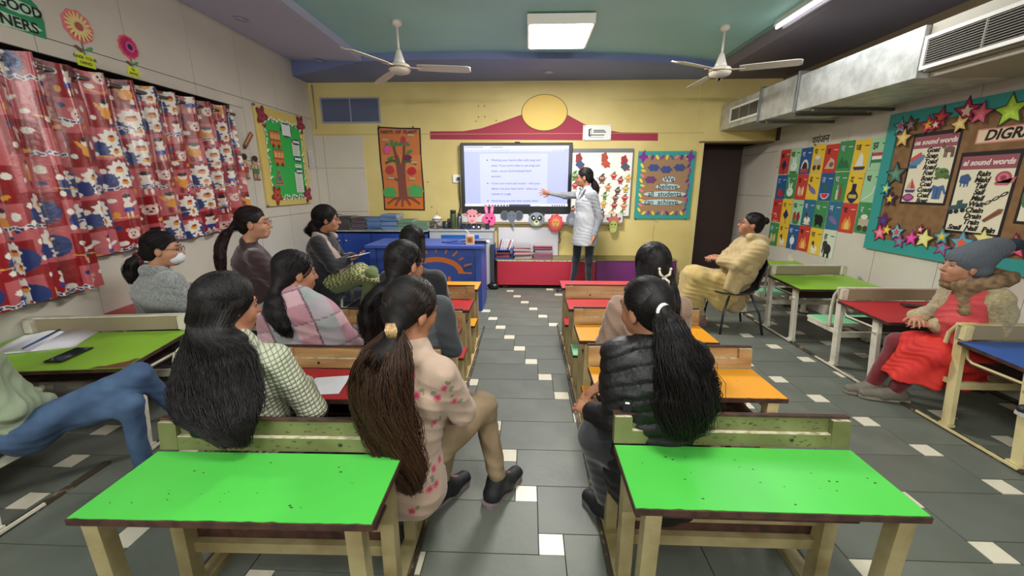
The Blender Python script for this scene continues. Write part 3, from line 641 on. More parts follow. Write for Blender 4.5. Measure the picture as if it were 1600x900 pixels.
# whiteboard with stickers
r = root('whiteboard', (1.015, YB, 1.43), 'whiteboard with grey top rail covered in fruit stickers', 'whiteboard')
mb = MB(); slab(F, -.41, -.45, .41, .45, .004, .025, m_white, mb); mb.build('board', r)
mb = MB(); g_ = mat('alu_grey', '#6b6e75', .4, metal=.3)
for q in ((-.42, .41, .42, .46), (-.42, -.46, .42, -.445), (-.42, -.445, -.41, .41), (.41, -.445, .42, .41)): slab(F, *q, .003, .032, g_, mb)
mb.build('frame', r)
def fruit(kind, a, b, s_=1):
    c1, c2 = {'mango': ('#d9a23a', '#a8b040'), 'apple': ('#c0302c', '#5a7a34'), 'leaf': ('#5a8a3c', '#3f6a30'), 'berry': ('#a02838', '#46602c'), 'pear': ('#c7b04c', '#6a6a2c'), 'nut': ('#7a4a38', '#3c2c24'), 'orange': ('#d2803a', '#4a6a2c'), 'plum': ('#5a3a48', '#38502c')}[kind]
    sh = [(ell(-.012, -.04, .012, .006, 8), '#4a2c20'), (ell(.014, -.042, .012, .006, 8), '#4a2c20'), (line2([(-.028, -.005), (-.048, .012)], .006), '#6a4030'), (line2([(.028, -.005), (.046, .014)], .006), '#6a4030')]
    sh += [(ell(0, 0, .032, .036, 18) if kind != 'leaf' else ell(0, 0, .024, .044, 18), c1), (ell(.008, .040, .018, .009, 10, rot=25), c2), (ell(-.010, .008, .007, .008, 10), '#f4f0e6'), (ell(.010, .008, .007, .008, 10), '#f4f0e6'), (ell(-.009, .006, .003, .004, 8), '#201818'), (ell(.011, .006, .003, .004, 8), '#201818'), (ell(0, -.013, .011, .005, 10), '#7a2420')]
    q = flats(F, [([(x*s_*1.15 + a, y*s_*1.15 + b) for x, y in p], c_) for p, c_ in sh], 'fruit_sticker', r, c0=.026, step=.0003)
ks = ['mango', 'leaf', 'orange', 'apple', 'pear', 'berry', 'nut', 'plum']
pos = [(-.37, .10), (.01, .06), (.17, .10), (.37, .065), (.265, .04), (.10, -.055), (.235, -.10), (.345, -.075), (.06, -.17), (.21, -.20), (.34, -.20), (.05, -.28), (.20, -.30), (.335, -.31), (.03, -.40), (.17, -.41), (.31, -.42), (-.38, -.36), (-.36, -.03), (-.05, -.06)]
for k, (a, b) in enumerate(pos): fruit(ks[(k*5+1) % 8], a, b, 1.25 if k in (1, 0) else 1)
for (a, b, c1, c2) in ((-.32, .30, '#8a3434', '#34507a'), (.03, .31, '#a84a30', '#b8503a'), (.30, .27, '#a03030', '#3a5a6a')):          # plain patterned shapes where figures are stuck
    flats(F, [(blobp(a, b+.03, .045, .07, 5, .12), c1), (blobp(a+.02, b-.05, .055, .05, 4, .15), c2), (ell(a+.05, b-.08, .04, .015, 10, rot=-20), c1)], 'sticker', r, c0=.026, step=.0004)

# teal frame: We believe all students can achieve
r = root('notice_board', (1.89, YB, 1.40), 'small teal-framed board with the words we believe all students can achieve', 'board')
mt = mat('teal_frame', '#2f9590', .5)
mb = MB(); slab(F, -.385, -.455, .385, .455, .001, .025, mt, mb); bevel(mb.build('frame', r), .004)
flats(F, [(rect(-.32, -.385, .325, .385), mat('cork_brown', '#9a7a5c', .9, bump=.4, bscale=300, bdist=.002))], 'cork_sheet', r, c0=.0255)
lf = []; cols = ['#e8d24a', '#6a2a7a', '#e07a7a', '#3a6a7a', '#e8c23a', '#8a3a8a']
for k in range(11):
    for sgn in (-1, 1): lf.append((ell(sgn*.315 + .012*((k*7) % 3 - 1), -.33 + .066*k, .036, .016, 10, rot=(55 if sgn > 0 else 125) + 20*(k % 3)), cols[(k*2 + (sgn > 0)) % 6]))
for k in range(9):
    for sgn in (-1, 1): lf.append((ell(-.26 + .065*k, sgn*.375, .036, .017, 10, rot=40 + 40*(k % 3)), cols[(k*5 + (sgn > 0)*2) % 6]))
flats(F, lf, 'leaf_border', r, c0=.027, step=.00015)
for (a, b) in ((-.17, .24), (.0, .215), (.18, .24), (-.2, .08)): flats(F, [(blobp(a, b, .075, .045, 6, .12), '#3a4a86' if b > .1 else '#6a3a6a')], 'cloud_cutout', r, c0=.033)
for a, b in ((-.32, .38), (.31, .38)): flats(F, [(blobp(a, b, .05, .055, 4, .3), '#7a2a8a')], 'corner_leaf', r, c0=.034)
for s_, a, b in (('We', .05, .085), ('believe', .045, -.015), ('all  students', .01, -.115), ('can  achieve.', -.02, -.225)):
    w_ = max(.017*len(s_), .055)
    flats(F, [(blobp(a, b, w_*1.22+.02, .038, 12, .02), '#b9cfd4')], 'word_card', r, c0=.0335)
    text(F, s_, .095, 'lettering', r, '#1c1c22', a, b, .0345, bold=.001)
for a, b in ((-.3, .46), (.33, .46), (-.36, -.46), (.34, -.46)): MB().ball((a, -.01, b), .01, m_blk).build('nail', r)

# white rail below the screen with animal masks hung on it
r = root('marker_rail', (.2, YB, .955), 'long white rail below the screen carrying animal masks', 'rail')
mb = MB(); slab(F, -1.14, -.055, 1.13, .055, .004, .086, mat('rail_white', '#d3d2d6', .4), mb); slab(F, -1.14, -.085, 1.13, -.055, .004, .09, mat('rail_under', '#8a7a64', .5), mb); mb.build('rail', r)
def mask(a, b, label, shapes, name):
    o = flats(FB(a, b), shapes, name, c0=.092, step=.0012); tag(o, label, 'mask', 'animal masks on the rail')
eye = lambda x, y, s_=.011: [(ell(x, y, s_, s_*1.2, 10), '#1c1418')]
mask(-.785, .965, 'pink sheep mask, leftmost on the white rail', [(ell(-.095, .035, .038, .02, 12, rot=160), '#d8888e'), (ell(.095, .035, .038, .02, 12, rot=20), '#d8888e'), (ell(0, -.005, .07, .09, 22), '#f0b0b8'), (blobp(0, .07, .075, .04, 8, .12), '#e89aa4')] + eye(-.026, .015) + eye(.026, .015) + [(ell(0, -.05, .035, .025, 14), '#e898a4'), (ell(-.01, -.05, .005, .006, 6), '#8a3a48'), (ell(.01, -.05, .005, .006, 6), '#8a3a48')], 'sheep_mask')
mask(-.545, .965, 'bright pink rabbit mask with tall ears on the white rail', [(ell(-.04, .105, .025, .075, 16, rot=8), '#e8609a'), (ell(.04, .105, .025, .075, 16, rot=-8), '#e8609a'), (ell(-.04, .105, .012, .05, 12, rot=8), '#f4a0c4'), (ell(.04, .105, .012, .05, 12, rot=-8), '#f4a0c4'), (blobp(0, -.03, .098, .085, 3, .06, rot=PI), '#ee5c98')] + eye(-.035, -.01, .013) + eye(.035, -.01, .013) + [(ell(0, -.055, .018, .014, 12), '#3a1020'), (ell(0, -.075, .02, .008, 10), '#a82050')], 'rabbit_mask')
mask(-.225, .960, 'dark grey elephant mask on the white rail', [(ell(-.10, .03, .062, .07, 18), '#585f6c'), (ell(.10, .03, .062, .07, 18), '#585f6c'), (ell(-.10, .03, .04, .048, 16), '#4a505c'), (ell(.10, .03, .04, .048, 16), '#4a505c'), (ell(0, .02, .065, .075, 20), '#666d7a'), ([(-.03, -.02), (.03, -.02), (.028, -.08), (.05, -.13), (.03, -.14), (.0, -.10), (-.02, -.08)], '#666d7a')] + eye(-.025, .03, .007) + eye(.025, .03, .007), 'elephant_mask')
mask(.125, .935, 'grey panda mask with black eye patches on the white rail', [(ell(-.085, .07, .03, .03, 14), '#2a2e36'), (ell(.085, .07, .03, .03, 14), '#2a2e36'), (ell(0, 0, .115, .10, 24), '#8a909a'), (ell(-.045, .02, .032, .040, 14, rot=20), '#1c2026'), (ell(.045, .02, .032, .040, 14, rot=-20), '#1c2026'), (ell(-.04, .022, .012, .014, 10), '#e8e8e8'), (ell(.04, .022, .012, .014, 10), '#e8e8e8'), (ell(0, -.045, .042, .034, 16), '#d6e0a8'), (ell(0, -.03, .018, .012, 12), '#141414')], 'panda_mask')
mask(.395, .885, 'red lion mask with scalloped mane, lowest on the rail', [(blobp(0, 0, .105, .125, 9, .08), '#c8404c'), (blobp(0, .0, .085, .10, 9, .05), '#e05a5a'), (ell(0, .0, .055, .065, 18), '#e8a052'), (ell(0, -.02, .03, .024, 14), '#f0c080')] + eye(-.02, .018, .007) + eye(.02, .018, .007) + [(ell(0, -.012, .010, .007, 8), '#3a2018'), (ell(0, -.04, .014, .005, 8), '#8a2a20')], 'lion_mask')
mask(.62, .935, 'grey mask half hidden behind the standing teacher', [(ell(0, 0, .08, .095, 20), '#6c7280'), (ell(0, -.02, .04, .05, 14), '#8c929c')], 'grey_mask')
mask(1.205, .870, 'green giraffe mask with brown horns, rightmost on the rail', [(ell(-.07, .075, .035, .02, 12, rot=150), '#9a4434'), (ell(.07, .075, .035, .02, 12, rot=30), '#9a4434'), (line2([(-.03, .08), (-.035, .15)], .02), '#8a3a30'), (line2([(.03, .08), (.035, .15)], .02), '#8a3a30'), (ell(0, .065, .075, .05, 18), '#b86a58'), (ell(0, -.03, .055, .085, 18), '#a8b45a'), (ell(0, -.085, .042, .03, 16), '#c2cc7a')] + eye(-.024, .0, .009) + eye(.024, .0, .009) + [(ell(-.012, -.085, .005, .006, 6), '#4a3a20'), (ell(.012, -.085, .005, .006, 6), '#4a3a20')], 'giraffe_mask')
mask(1.02, .985, 'small brown monkey mask beside the giraffe mask', [(ell(0, 0, .055, .055, 18), '#8a4a3a'), (ell(0, -.01, .036, .036, 14), '#d09a78')] + eye(-.012, .0, .005) + eye(.012, .0, .005), 'monkey_mask')

# ================================================================== RIGHT WALL: letter cards
Fr = Frame((0, 0, 0), (0, -1, 0), (-1, 0, 0))
r = root('title_card', (3.30, 5.02, 1.915), 'white paper strip with a handwritten Hindi heading above the letter cards', 'sign')
slab(Fr, -.155, -.058, .155, .058, .0, .004, paint('#d9d4c4')).build('paper', r); text(Fr, 'व्यंजन', .115, 'lettering', r, '#1a1a1a', 0, -.012, .0055, bold=.001, sx=1.0)
RD, GR, BL, YE, MI = '#c23a30', '#3c8a4c', '#24568c', '#e2bc34', '#9ccaa0'
rowsC = [[('क', RD, 'kite'), ('ख', MI, 'rabbit'), ('ग', BL, 'arch'), ('घ', YE, 'cart'), ('ङ', RD, 'shell'), ('च', GR, 'hill'), ('ज', YE, 'ship'), ('झ', MI, 'flag')],
         [('ट', BL, 'tomato'), ('ठ', GR, 'rabbit'), ('ड', RD, 'drum'), ('ढ', YE, 'fish'), ('त', BL, 'melon'), ('थ', GR, 'bottle'), ('द', YE, 'inkpot'), ('ध', MI, 'thread')],
         [('न', RD, 'tap'), ('प', YE, 'kite'), ('फ', MI, 'fruit'), ('ब', '#2a6a86', 'duck'), ('भ', GR, 'bear'), ('म', '#2a6a86', 'fish'), ('य', RD, 'fire'), ('र', GR, 'cart')],
         [('ल', GR, 'drum'), ('व', YE, 'duck'), ('श', BL, 'turnip'), ('ष', RD, 'fire'), ('स', YE, 'duck'), ('ह', '#cfd6c0', 'elephant')]]
cname = {RD: 'red', GR: 'green', BL: 'blue', YE: 'yellow', MI: 'mint green', '#2a6a86': 'teal blue', '#cfd6c0': 'pale'}
pics = {
 'kite': [([(0, .06), (.045, 0), (0, -.05), (-.045, 0)], '#2a2450'), (line2([(0, -.05), (.01, -.09)], .008), '#8a2a40')],
 'rabbit': [(ell(0, -.02, .05, .045, 14), '#e2e6dc'), (ell(-.02, .04, .012, .035, 10, rot=10), '#e2e6dc'), (ell(.015, .04, .012, .035, 10, rot=-10), '#e2e6dc'), (ell(-.01, -.01, .006, .007, 6), '#2a2020'), (blobp(.0, -.075, .06, .012, 5, .1), '#3a7a40')],
 'arch': [(ell(0, -.04, .055, .09, 16, 0, 180), '#d8d2c4'), (ell(0, -.04, .038, .065, 16, 0, 180), '#3a2a30'), (rect(-.055, -.07, .055, -.035), '#b04a3a')],
 'cart': [(rect(-.05, -.03, .05, .03), '#b9aa92'), (ell(-.03, -.045, .024, .024, 12), '#4a3a34'), (ell(.03, -.045, .024, .024, 12), '#4a3a34'), (ell(.0, .045, .035, .02, 10), '#d8d8d0')],
 'shell': [([(-.06, -.05), (.06, -.05), (.05, .02), (0, .045), (-.03, 0)], '#c9a890'), (ell(.02, -.015, .025, .022, 12), '#7a5a50')],
 'hill': [([(-.07, -.06), (.07, -.06), (.03, .01), (0, -.01), (-.03, .035)], '#2c6a3c')],
 'ship': [([(-.06, -.05), (.065, -.05), (.05, -.075), (-.045, -.075)], '#2a3a5a'), ([(-.045, -.045), (.04, -.045), (.03, .03), (.0, .06)], '#dcdcd4')],
 'flag': [(rect(-.05, .02, .055, .045), '#c0443a'), (rect(-.05, -.005, .055, .02), '#e6e6de'), (rect(-.05, -.03, .055, -.005), '#3c7a4c'), (rect(-.056, -.06, -.05, .05), '#5a4a3a')],
 'tomato': [(ell(-.015, -.02, .035, .04, 14), '#c0302c'), (ell(.03, -.035, .025, .03, 12), '#b02838'), (ell(0, .025, .02, .008, 8), '#3a7a3c')],
 'drum': [(ell(-.03, 0, .014, .045, 12), '#e0c9a0'), (ell(.0, -.01, .014, .045, 12), '#d8a070'), (ell(.03, .0, .014, .045, 12), '#e0c9a0')],
 'fish': [(ell(0, 0, .06, .024, 14, rot=-30), '#7a6a9a'), ([(-.045, .02), (-.075, .06), (-.03, .045)], '#5a4a7a')],
 'melon': [(ell(0, .03, .03, .024, 14), '#2c6a34'), (ell(0, -.02, .055, .05, 16, 180, 360), '#e2e2d4'), (ell(0, -.022, .045, .04, 16, 180, 360), '#c83a48')],
 'bottle': [(rect(-.028, -.07, -.004, .01), '#c8c8b8'), (rect(.006, -.07, .030, .02), '#a83a34'), (rect(-.02, .01, -.01, .05), '#c8c8b8'), (rect(.014, .02, .024, .06), '#a83a34')],
 'inkpot': [(blobp(0, -.035, .055, .05, 4, .06), '#1a2244'), (rect(-.022, .01, .022, .065), '#1a2244'), (rect(-.04, -.05, .04, -.02), '#c9b048')],
 'thread': [(line2([(-.06, -.06), (-.02, -.04), (.02, -.01), (.03, .03), (.06, .05)], .008), '#e2e6d8')],
 'tap': [(line2([(-.05, .0), (.0, .0), (.0, -.04)], .016), '#e0b090'), (rect(-.05, -.08, .04, -.065), '#d89060')],
 'fruit': [(blobp(-.025, -.01, .025, .05, 5, .1), '#a83a30'), (blobp(.03, -.01, .025, .05, 5, .1), '#8a2a30'), (blobp(0, -.06, .05, .02, 6, .1), '#4a7a3a')],
 'duck': [(ell(0, -.03, .045, .03, 14), '#e0dcc8'), (ell(-.02, .02, .018, .02, 10), '#5a3a30'), (line2([(-.01, 0), (.0, -.02)], .018), '#b04a3a'), (ell(.0, -.065, .05, .010, 10), '#d8d0b0')],
 'bear': [(ell(0, -.01, .055, .045, 16), '#141414'), (ell(-.04, .02, .022, .02, 10), '#141414'), (rect(-.045, -.07, -.025, -.02), '#141414'), (rect(.02, -.07, .045, -.02), '#141414')],
 'fire': [([(-.045, -.06), (.045, -.06), (.055, -.02), (.02, .06), (0, .02), (-.02, .045), (-.05, -.02)], '#e0803a'), ([(-.02, -.055), (.03, -.055), (.03, -.02), (.01, .02), (-.02, -.01)], '#e8c060')],
 'turnip': [(ell(0, .0, .035, .04, 14), '#e4e2da'), (line2([(0, -.03), (0, -.08)], .008), '#e4e2da'), (ell(0, .045, .022, .012, 8), '#8ab07a')],
 'elephant': [(ell(.005, -.01, .045, .045, 14), '#2a2422'), (ell(-.03, .03, .03, .03, 12), '#34302c'), (rect(-.055, -.05, -.042, .02), '#34302c'), (rect(-.03, -.085, -.01, -.03), '#2a2422'), (rect(.015, -.085, .038, -.03), '#2a2422')],
}
zz = [1.69, 1.385, 1.08, .775]
ordn = ['first', 'second', 'third', 'fourth', 'fifth', 'sixth', 'seventh', 'eighth']
for j, row in enumerate(rowsC):
    for i, (ch, cc, pic) in enumerate(row):
        y = 5.635 - .2075*i + random.uniform(-.004, .004) + (.01 if j > 1 else 0); z = zz[j] + random.uniform(-.006, .006) + .006*(i % 2)
        if j == 3: y = 5.64 - .205*i
        side = 'from the left in the %s row' % (['top', 'second', 'third', 'bottom'][j])
        r = root('letter_card', (3.30, y, z), '%s Hindi letter card, %s %s' % (cname[cc], ordn[i], side), 'card', 'alphabet cards on the right wall')
        f2 = Fr.sub(0, 0, 0, R(random.uniform(-1.2, 1.2)))
        flats(f2, [(rect(-.101, -.150, .101, .150), cc)], 'sheet', r, c0=.002 + .0012*((i + j) % 2), step=.001)
        flats(f2, [([(x*1.25, y*1.25 - .045) for x, y in p], c_) for p, c_ in pics[pic]] + [(rect(.03, .085, .085, .093), '#2a2a2a' if cc in (YE, MI, '#cfd6c0') else '#d8d8d0')], 'picture', r, c0=.0042, step=.0004)
        text(f2, ch, .085, 'letter', r, '#1c1c1c' if cc in (YE, MI, '#cfd6c0', RD) else '#c8c0e0', -.045, .075, .0055, bold=.001)

# teal board with word posters and paper stars
Y0b, Y1b, Z0b, Z1b = 1.2, 4.10, .815, 2.02
r = root('display_board', (3.30, 3.0, 1.42), 'long teal-bordered brown display board of word charts on the right wall', 'board')
def yb_(y): return 3.0 - y
mb = MB(); f1 = .105
for q in ((yb_(Y1b), Z0b-1.42, yb_(Y0b), Z0b-1.42+f1), (yb_(Y1b), Z1b-1.42-f1, yb_(Y0b), Z1b-1.42), (yb_(Y1b), Z0b-1.42+f1, yb_(Y1b)+f1, Z1b-1.42-f1), (yb_(Y0b)-f1, Z0b-1.42+f1, yb_(Y0b), Z1b-1.42-f1)): slab(Fr, *q, -.001, .028, mt, mb)
mb.build('frame', r)
slab(Fr, yb_(Y1b)+f1, Z0b-1.42+f1, yb_(Y0b)-f1, Z1b-1.42-f1, -.001, .016, mat('burlap', '#8f6c48', .95, bump=.5, bscale=260, bdist=.003, color2='#7d5d3e', vscale=14)).build('burlap_sheet', r)
def poster(y0, y1, z0, z1, title, words, pics_, label, tilt=0):
    p = root('word_poster', (3.30, (y0+y1)/2, (z0+z1)/2), label, 'poster'); Wd = (y0-y1)/2; Hd = (z1-z0)/2
    f = Fr.sub(0, 0, 0, R(tilt))
    flats(f, [(rect(-Wd, -Hd, Wd, Hd), '#1c1216')], 'mount', p, c0=.0165, step=.001)
    flats(f, [(rect(-Wd+.02, -Hd+.02, Wd-.02, Hd-.03), '#e6dfc4'), (rect(-Wd+.02, Hd-.125, Wd-.02, Hd-.03), '#9a5560')], 'sheet', p, c0=.0185)
    if title: text(f, title, .055, 'heading', p, '#ead9d4', 0, Hd-.078, .0205, bold=.0022, shear=.2)
    for (t, a, b, sz) in words: text(f, t, sz, 'word', p, '#1a1614', a, b, .0202, shear=.25, bold=.0022)
    for nm, a, b, s_ in pics_: flats(f, [([(x*s_+a, y*s_+b) for x, y in q], c_) for q, c_ in P2[nm]], nm, p, c0=.0205, step=.0003)
    return p
P2 = {
 'goat_picture': [(ell(0, 0, .055, .03, 14), '#7a5a48'), (ell(-.06, .03, .022, .018, 10), '#7a5a48'), (line2([(-.06, .045), (-.075, .075)], .008), '#5a4238')] + [(rect(x, -.075, x+.012, -.01), '#6a4a3c') for x in (-.045, -.025, .025, .042)],
 'soap_picture': [([(-.075, -.05), (.03, -.01), (.07, .05), (.05, .07), (-.06, .01)], '#5f86a8'), ([(-.06, .01), (.04, .06), (.02, .09), (-.075, .04)], '#c9545c'), (rect(-.06, -.045, .01, -.02), '#3f648a')],
 'frog_picture': [(ell(0, 0, .06, .042, 16), '#5a7a42'), (ell(-.045, .03, .024, .02, 10), '#6a8a4a'), (ell(.05, -.03, .03, .018, 10), '#4a6a38'), (ell(-.04, -.04, .022, .012, 10), '#4a6a38'), (ell(-.05, .035, .006, .006, 6), '#141414'), (ell(.0, .01, .012, .01, 8), '#2f4a28'), (ell(.03, .015, .010, .008, 8), '#2f4a28')],
 'boat_picture': [([(-.05, -.03), (.06, -.03), (.04, -.055), (-.035, -.055)], '#4a4a7a'), ([(0, -.02), (.05, -.02), (0, .07)], '#c24a4a'), ([(-.008, -.02), (-.04, -.02), (-.008, .045)], '#d89a8a')],
 'coat_picture': [([(-.04, -.06), (.04, -.06), (.045, .03), (.075, -.02), (.088, -.005), (.05, .07), (.0, .055), (-.05, .07), (-.085, -.01), (-.07, -.02), (-.042, .03)], '#4a6a9a'), (rect(-.003, -.06, .003, .05), '#2a3a5a')],
 'loaf_picture': [(blobp(0, 0, .062, .038, 4, .05), '#8a3a72'), (ell(0, .004, .045, .022, 14), '#b0609a')],
 'snail_picture': [(ell(0, .0, .05, .045, 20), '#b0485a'), (ell(.0, .0, .036, .032, 18), '#d07a84'), (ell(0, 0, .020, .018, 14), '#a03a4c'), ([(-.05, -.035), (.07, -.035), (.08, .01), (.06, .0), (.04, -.05), (-.04, -.05)], '#c06a70')],
 'pail_picture': [(blobp(0, .01, .045, .04, 5, .08), '#3c5a8c'), (rect(-.03, -.05, -.02, -.01), '#3c5a8c'), (rect(.0, -.055, .01, -.01), '#3c5a8c'), (rect(.025, -.05, .035, -.01), '#3c5a8c')],
 'chain_picture': [(ell(-.045, -.03, .028, .012, 12, rot=35), '#3a3632'), (ell(0, 0, .028, .012, 12, rot=35), '#4a4642'), (ell(.045, .03, .028, .012, 12, rot=35), '#3a3632'), (ell(-.045, -.03, .014, .005, 8, rot=35), '#d8d0b8'), (ell(0, 0, .014, .005, 8, rot=35), '#d8d0b8'), (ell(.045, .03, .014, .005, 8, rot=35), '#d8d0b8')],
 'train_picture': [([(-.075, -.03), (.06, -.005), (.06, .03), (.02, .025), (.02, .055), (-.02, .045), (-.02, .015), (-.075, .005)], '#37555a'), (ell(-.05, -.04, .018, .018, 12), '#1c2a2c'), (ell(-.01, -.033, .018, .018, 12), '#1c2a2c'), (ell(.035, -.022, .018, .018, 12), '#1c2a2c')],
 'nail_picture': [([(-.06, -.035), (-.04, -.05), (.055, .02), (.06, .05), (.03, .05)], '#8a5a38'), (line2([(-.05, -.04), (.04, .03)], .006), '#5a3820')],
 'flower_picture': [(ell(-.02, 0, .03, .08, 12), '#4a7a44'), (ell(.02, .06, .03, .03, 12), '#5a8a54')],
}
sz = .052
poster(3.825, 3.415, 1.245, 1.825, 'oa sound words', [(t, .0, .145 - .0448*k, sz) for k, t in enumerate(['Goat', 'Soap', 'Toad', 'Road', 'Foal', 'Boat', 'Coal', 'Coast', 'Coat', 'Boat'])],
       [('goat_picture', .135, .14, .8), ('soap_picture', -.12, .05, .95), ('frog_picture', .12, -.04, .95), ('boat_picture', -.13, -.14, .95), ('coat_picture', .115, -.19, .85), ('loaf_picture', -.13, -.235, .85)], 'cream poster of oa sound words with small pictures, in a dark mount')
poster(3.385, 2.975, 1.045, 1.64, 'ai sound words', [(t, -.01, .140 - .0432*k, sz) for k, t in enumerate(['Rain', 'Maid', 'Tail', 'Sail', 'Mail', 'Wait', 'Chain', 'Drain', 'Train'])] + [('Snail', -.12, -.252, sz), ('Nail', .0, -.250, sz), ('Pain', .12, -.252, sz)],
       [('snail_picture', .125, .11, 1), ('pail_picture', -.13, .095, .9), ('chain_picture', .115, -.03, 1), ('train_picture', -.125, -.10, 1.0), ('nail_picture', .12, -.15, 1)], 'cream poster of ai sound words with small pictures, behind the beanie')
poster(2.925, 2.52, 1.15, 1.72, '', [], [('flower_picture', -.14, -.10, 1)], 'cream word poster at the right edge, partly out of view')
rr = root('title_card', (3.30, 3.03, 1.745), 'pink-edged digraphs heading on the brown display board', 'sign')
flats(Fr, [(rect(-.28, -.052, .30, .052), '#d08a80'), (rect(-.27, -.042, .29, .042), '#e6cfae')], 'strip', rr, c0=.0165, step=.001); text(Fr, 'DIGRAPHS', .098, 'lettering', rr, '#1c1010', .01, 0, .0192, shear=.2, bold=.003)
SC = [('#2a1826', '#6fa8c0', '#d8584c'), ('#3a2020', '#6a4a38', '#b0929a'), ('#3a2620', '#e0b46a', '#e8d890'), ('#6a1f4e', '#e04a50', '#e8c23a'), ('#4a1f3a', '#b0304e', '#e0603a'), ('#3a1626', '#b8284c', '#e2d8c0'), ('#5a2a4a', '#d8586a', '#e07a84'), ('#3a4a24', '#a8d040', '#c8e858'), ('#2c2030', '#4a7a66', '#6a9a78'), ('#1c2636', '#3ab0b8', '#e0e048'), ('#301c2c', '#5a3450', '#e6d23c'),
      ('#8a1a40', '#3a2a6a', '#5a3a8a'), ('#5a1430', '#e05878', '#f09ab0'), ('#6a4a20', '#e2b048', '#f0d070'), ('#3a4a6a', '#7ab8cc', '#d84a4a'), ('#7a1a5a', '#e0409a', '#f060b0'), ('#5a4a2a', '#e6dc8a', '#f0e8a0'), ('#3a3a2a', '#5a9aa0', '#e8c84a'), ('#5a2050', '#a0508a', '#4aa0a8'), ('#3a5a6a', '#58a8c0', '#e8603a')]
cn = ['blue', 'brown', 'sand yellow', 'red and gold', 'crimson and orange', 'dark red', 'rose', 'lime green', 'moss green', 'turquoise and yellow', 'purple and yellow', 'violet', 'pink', 'amber', 'sky blue and red', 'magenta', 'cream yellow', 'teal and gold', 'mauve and teal', 'sea blue and orange']
ST = [(3.965, 1.905, .085, 0, 0), (3.865, 1.905, .085, 1, 12), (3.905, 1.80, .10, 2, -4), (3.70, 1.885, .085, 3, 8), (3.605, 1.925, .095, 4, -6), (3.63, 1.875, .065, 5, 10), (3.415, 1.94, .115, 5, 0), (3.44, 1.855, .085, 2, 14), (3.30, 1.905, .095, 6, -8), (3.115, 1.895, .125, 7, 6), (2.95, 1.90, .09, 0, 0), (2.80, 1.88, .09, 6, 10),
      (3.91, 1.50, .115, 8, 6), (3.975, 1.375, .075, 9, -8), (3.905, 1.285, .085, 10, 5),
      (3.935, 1.09, .085, 11, 0), (3.94, .975, .095, 12, 10), (3.865, 1.01, .06, 13, 0), (3.77, 1.0, .085, 14, 7), (3.72, .925, .075, 18, 0), (3.61, .965, .080, 15, 5), (3.555, 1.045, .05, 5, 0), (3.50, .975, .10, 16, -5), (3.355, 1.01, .085, 17, 8), (3.34, .925, .085, 18, -8), (3.20, .98, .105, 19, 4), (3.06, 1.03, .085, 16, 0), (2.86, 1.0, .10, 12, 9), (2.72, .98, .09, 14, 0)]
for k, (y, z, rr_, ci, rot) in enumerate(ST):
    a, b, c_ = SC[ci]; grp = 'along the top edge' if z > 1.7 else ('at the left side' if z > 1.2 else 'along the bottom edge')
    nb = 'near the board corner' if y > 3.85 else ('left of the middle' if y > 3.6 else ('near the middle' if y > 3.3 else 'toward the right'))
    o = flats(FR(y, z), [(star(0, 0, rr_, 5, .45, 90+rot), a), (star(0, 0, rr_*.80, 5, .46, 90+rot), b), (star(0, 0, rr_*.42, 5, .46, 90+rot), c_)], 'paper_star', c0=.030 + .0042*(k % 3), step=.0014)
    tag(o, '%s %s star %s of board, %s' % ('large' if rr_ > .09 else 'small', cn[ci], grp, nb), 'decoration', 'paper stars on the display board')
# ================================================================== DESKS
def top_mat(name, c, c2): return mat(name, c, .38, color2=c2, vscale=4, lo=.3, hi=.8, bump=.06, bscale=18, spec=.5)
TOPS = {'green': top_mat('laminate_green', '#50bd4b', '#49b545'), 'orange': top_mat('laminate_orange', '#e0960f', '#d68c0c'), 'red': top_mat('laminate_red', '#b5262f', '#a9212a'),
        'leaf': top_mat('laminate_leaf_green', '#84b42e', '#7aaa2a'), 'blue': top_mat('laminate_blue', '#2c5aa8', '#274f98'), 'mint': top_mat('laminate_mint', '#86cf9a', '#7cc490'), 'yellow': top_mat('laminate_orange', '#e0960f', '#d68c0c')}
m_edge = mat('worn_board_edge', '#4a2c20', .7, color2='#2e1a14', vscale=30)
m_wood = mat('varnished_wood', '#c09a68', .5, color2='#93693e', vscale=3.5, stretch=(1, 6, 6), detail=6, lo=.3, hi=.7, bump=.2, bscale=25)
m_olive = mat('olive_painted_wood', '#70764a', .5, color2='#5e6038', vscale=6, lo=.35, hi=.6, bump=.25, bscale=25)
m_creamw = mat('cream_painted_wood', '#c4b083', .55, color2='#a38a5c', vscale=5, bump=.2, bscale=25)
m_leg = mat('worn_cream_leg', '#9a8d66', .55, color2='#776842', vscale=7, lo=.4, hi=.7, bump=.2, bscale=25)
m_dk = mat('dark_runner', '#3c3228', .6, color2='#8a7a5c', vscale=25, lo=.55, hi=.75)
m_worn = mat('worn_white_edge', '#cfc6ae', .6, color2='#8a7c58', vscale=40, lo=.45, hi=.7)
m_chip = mat('chip_dark', '#2a2a1e', .8)
def top_poly(L, D, z0, z1, seed, m, edge=m_edge):          # desktop: laminate sheet on a dark chipped board
    rs = random.Random(seed); b = MB(); b.box(-L/2, L/2, -D/2, D/2, z0, z1 - .0015, edge)
    pts = []; n = 40
    for k in range(n+1): pts.append((-L/2 + .003 + (L-.006)*k/n, -D/2 + .004 + max(0, rs.gauss(0, .0016))))
    pts.append((L/2 - .003, D/2 - .003)); pts.append((-L/2 + .003, D/2 - .003))
    b.prism([(x, y, z1 - .0015) for x, y in pts], (0, 0, .002), m); return b
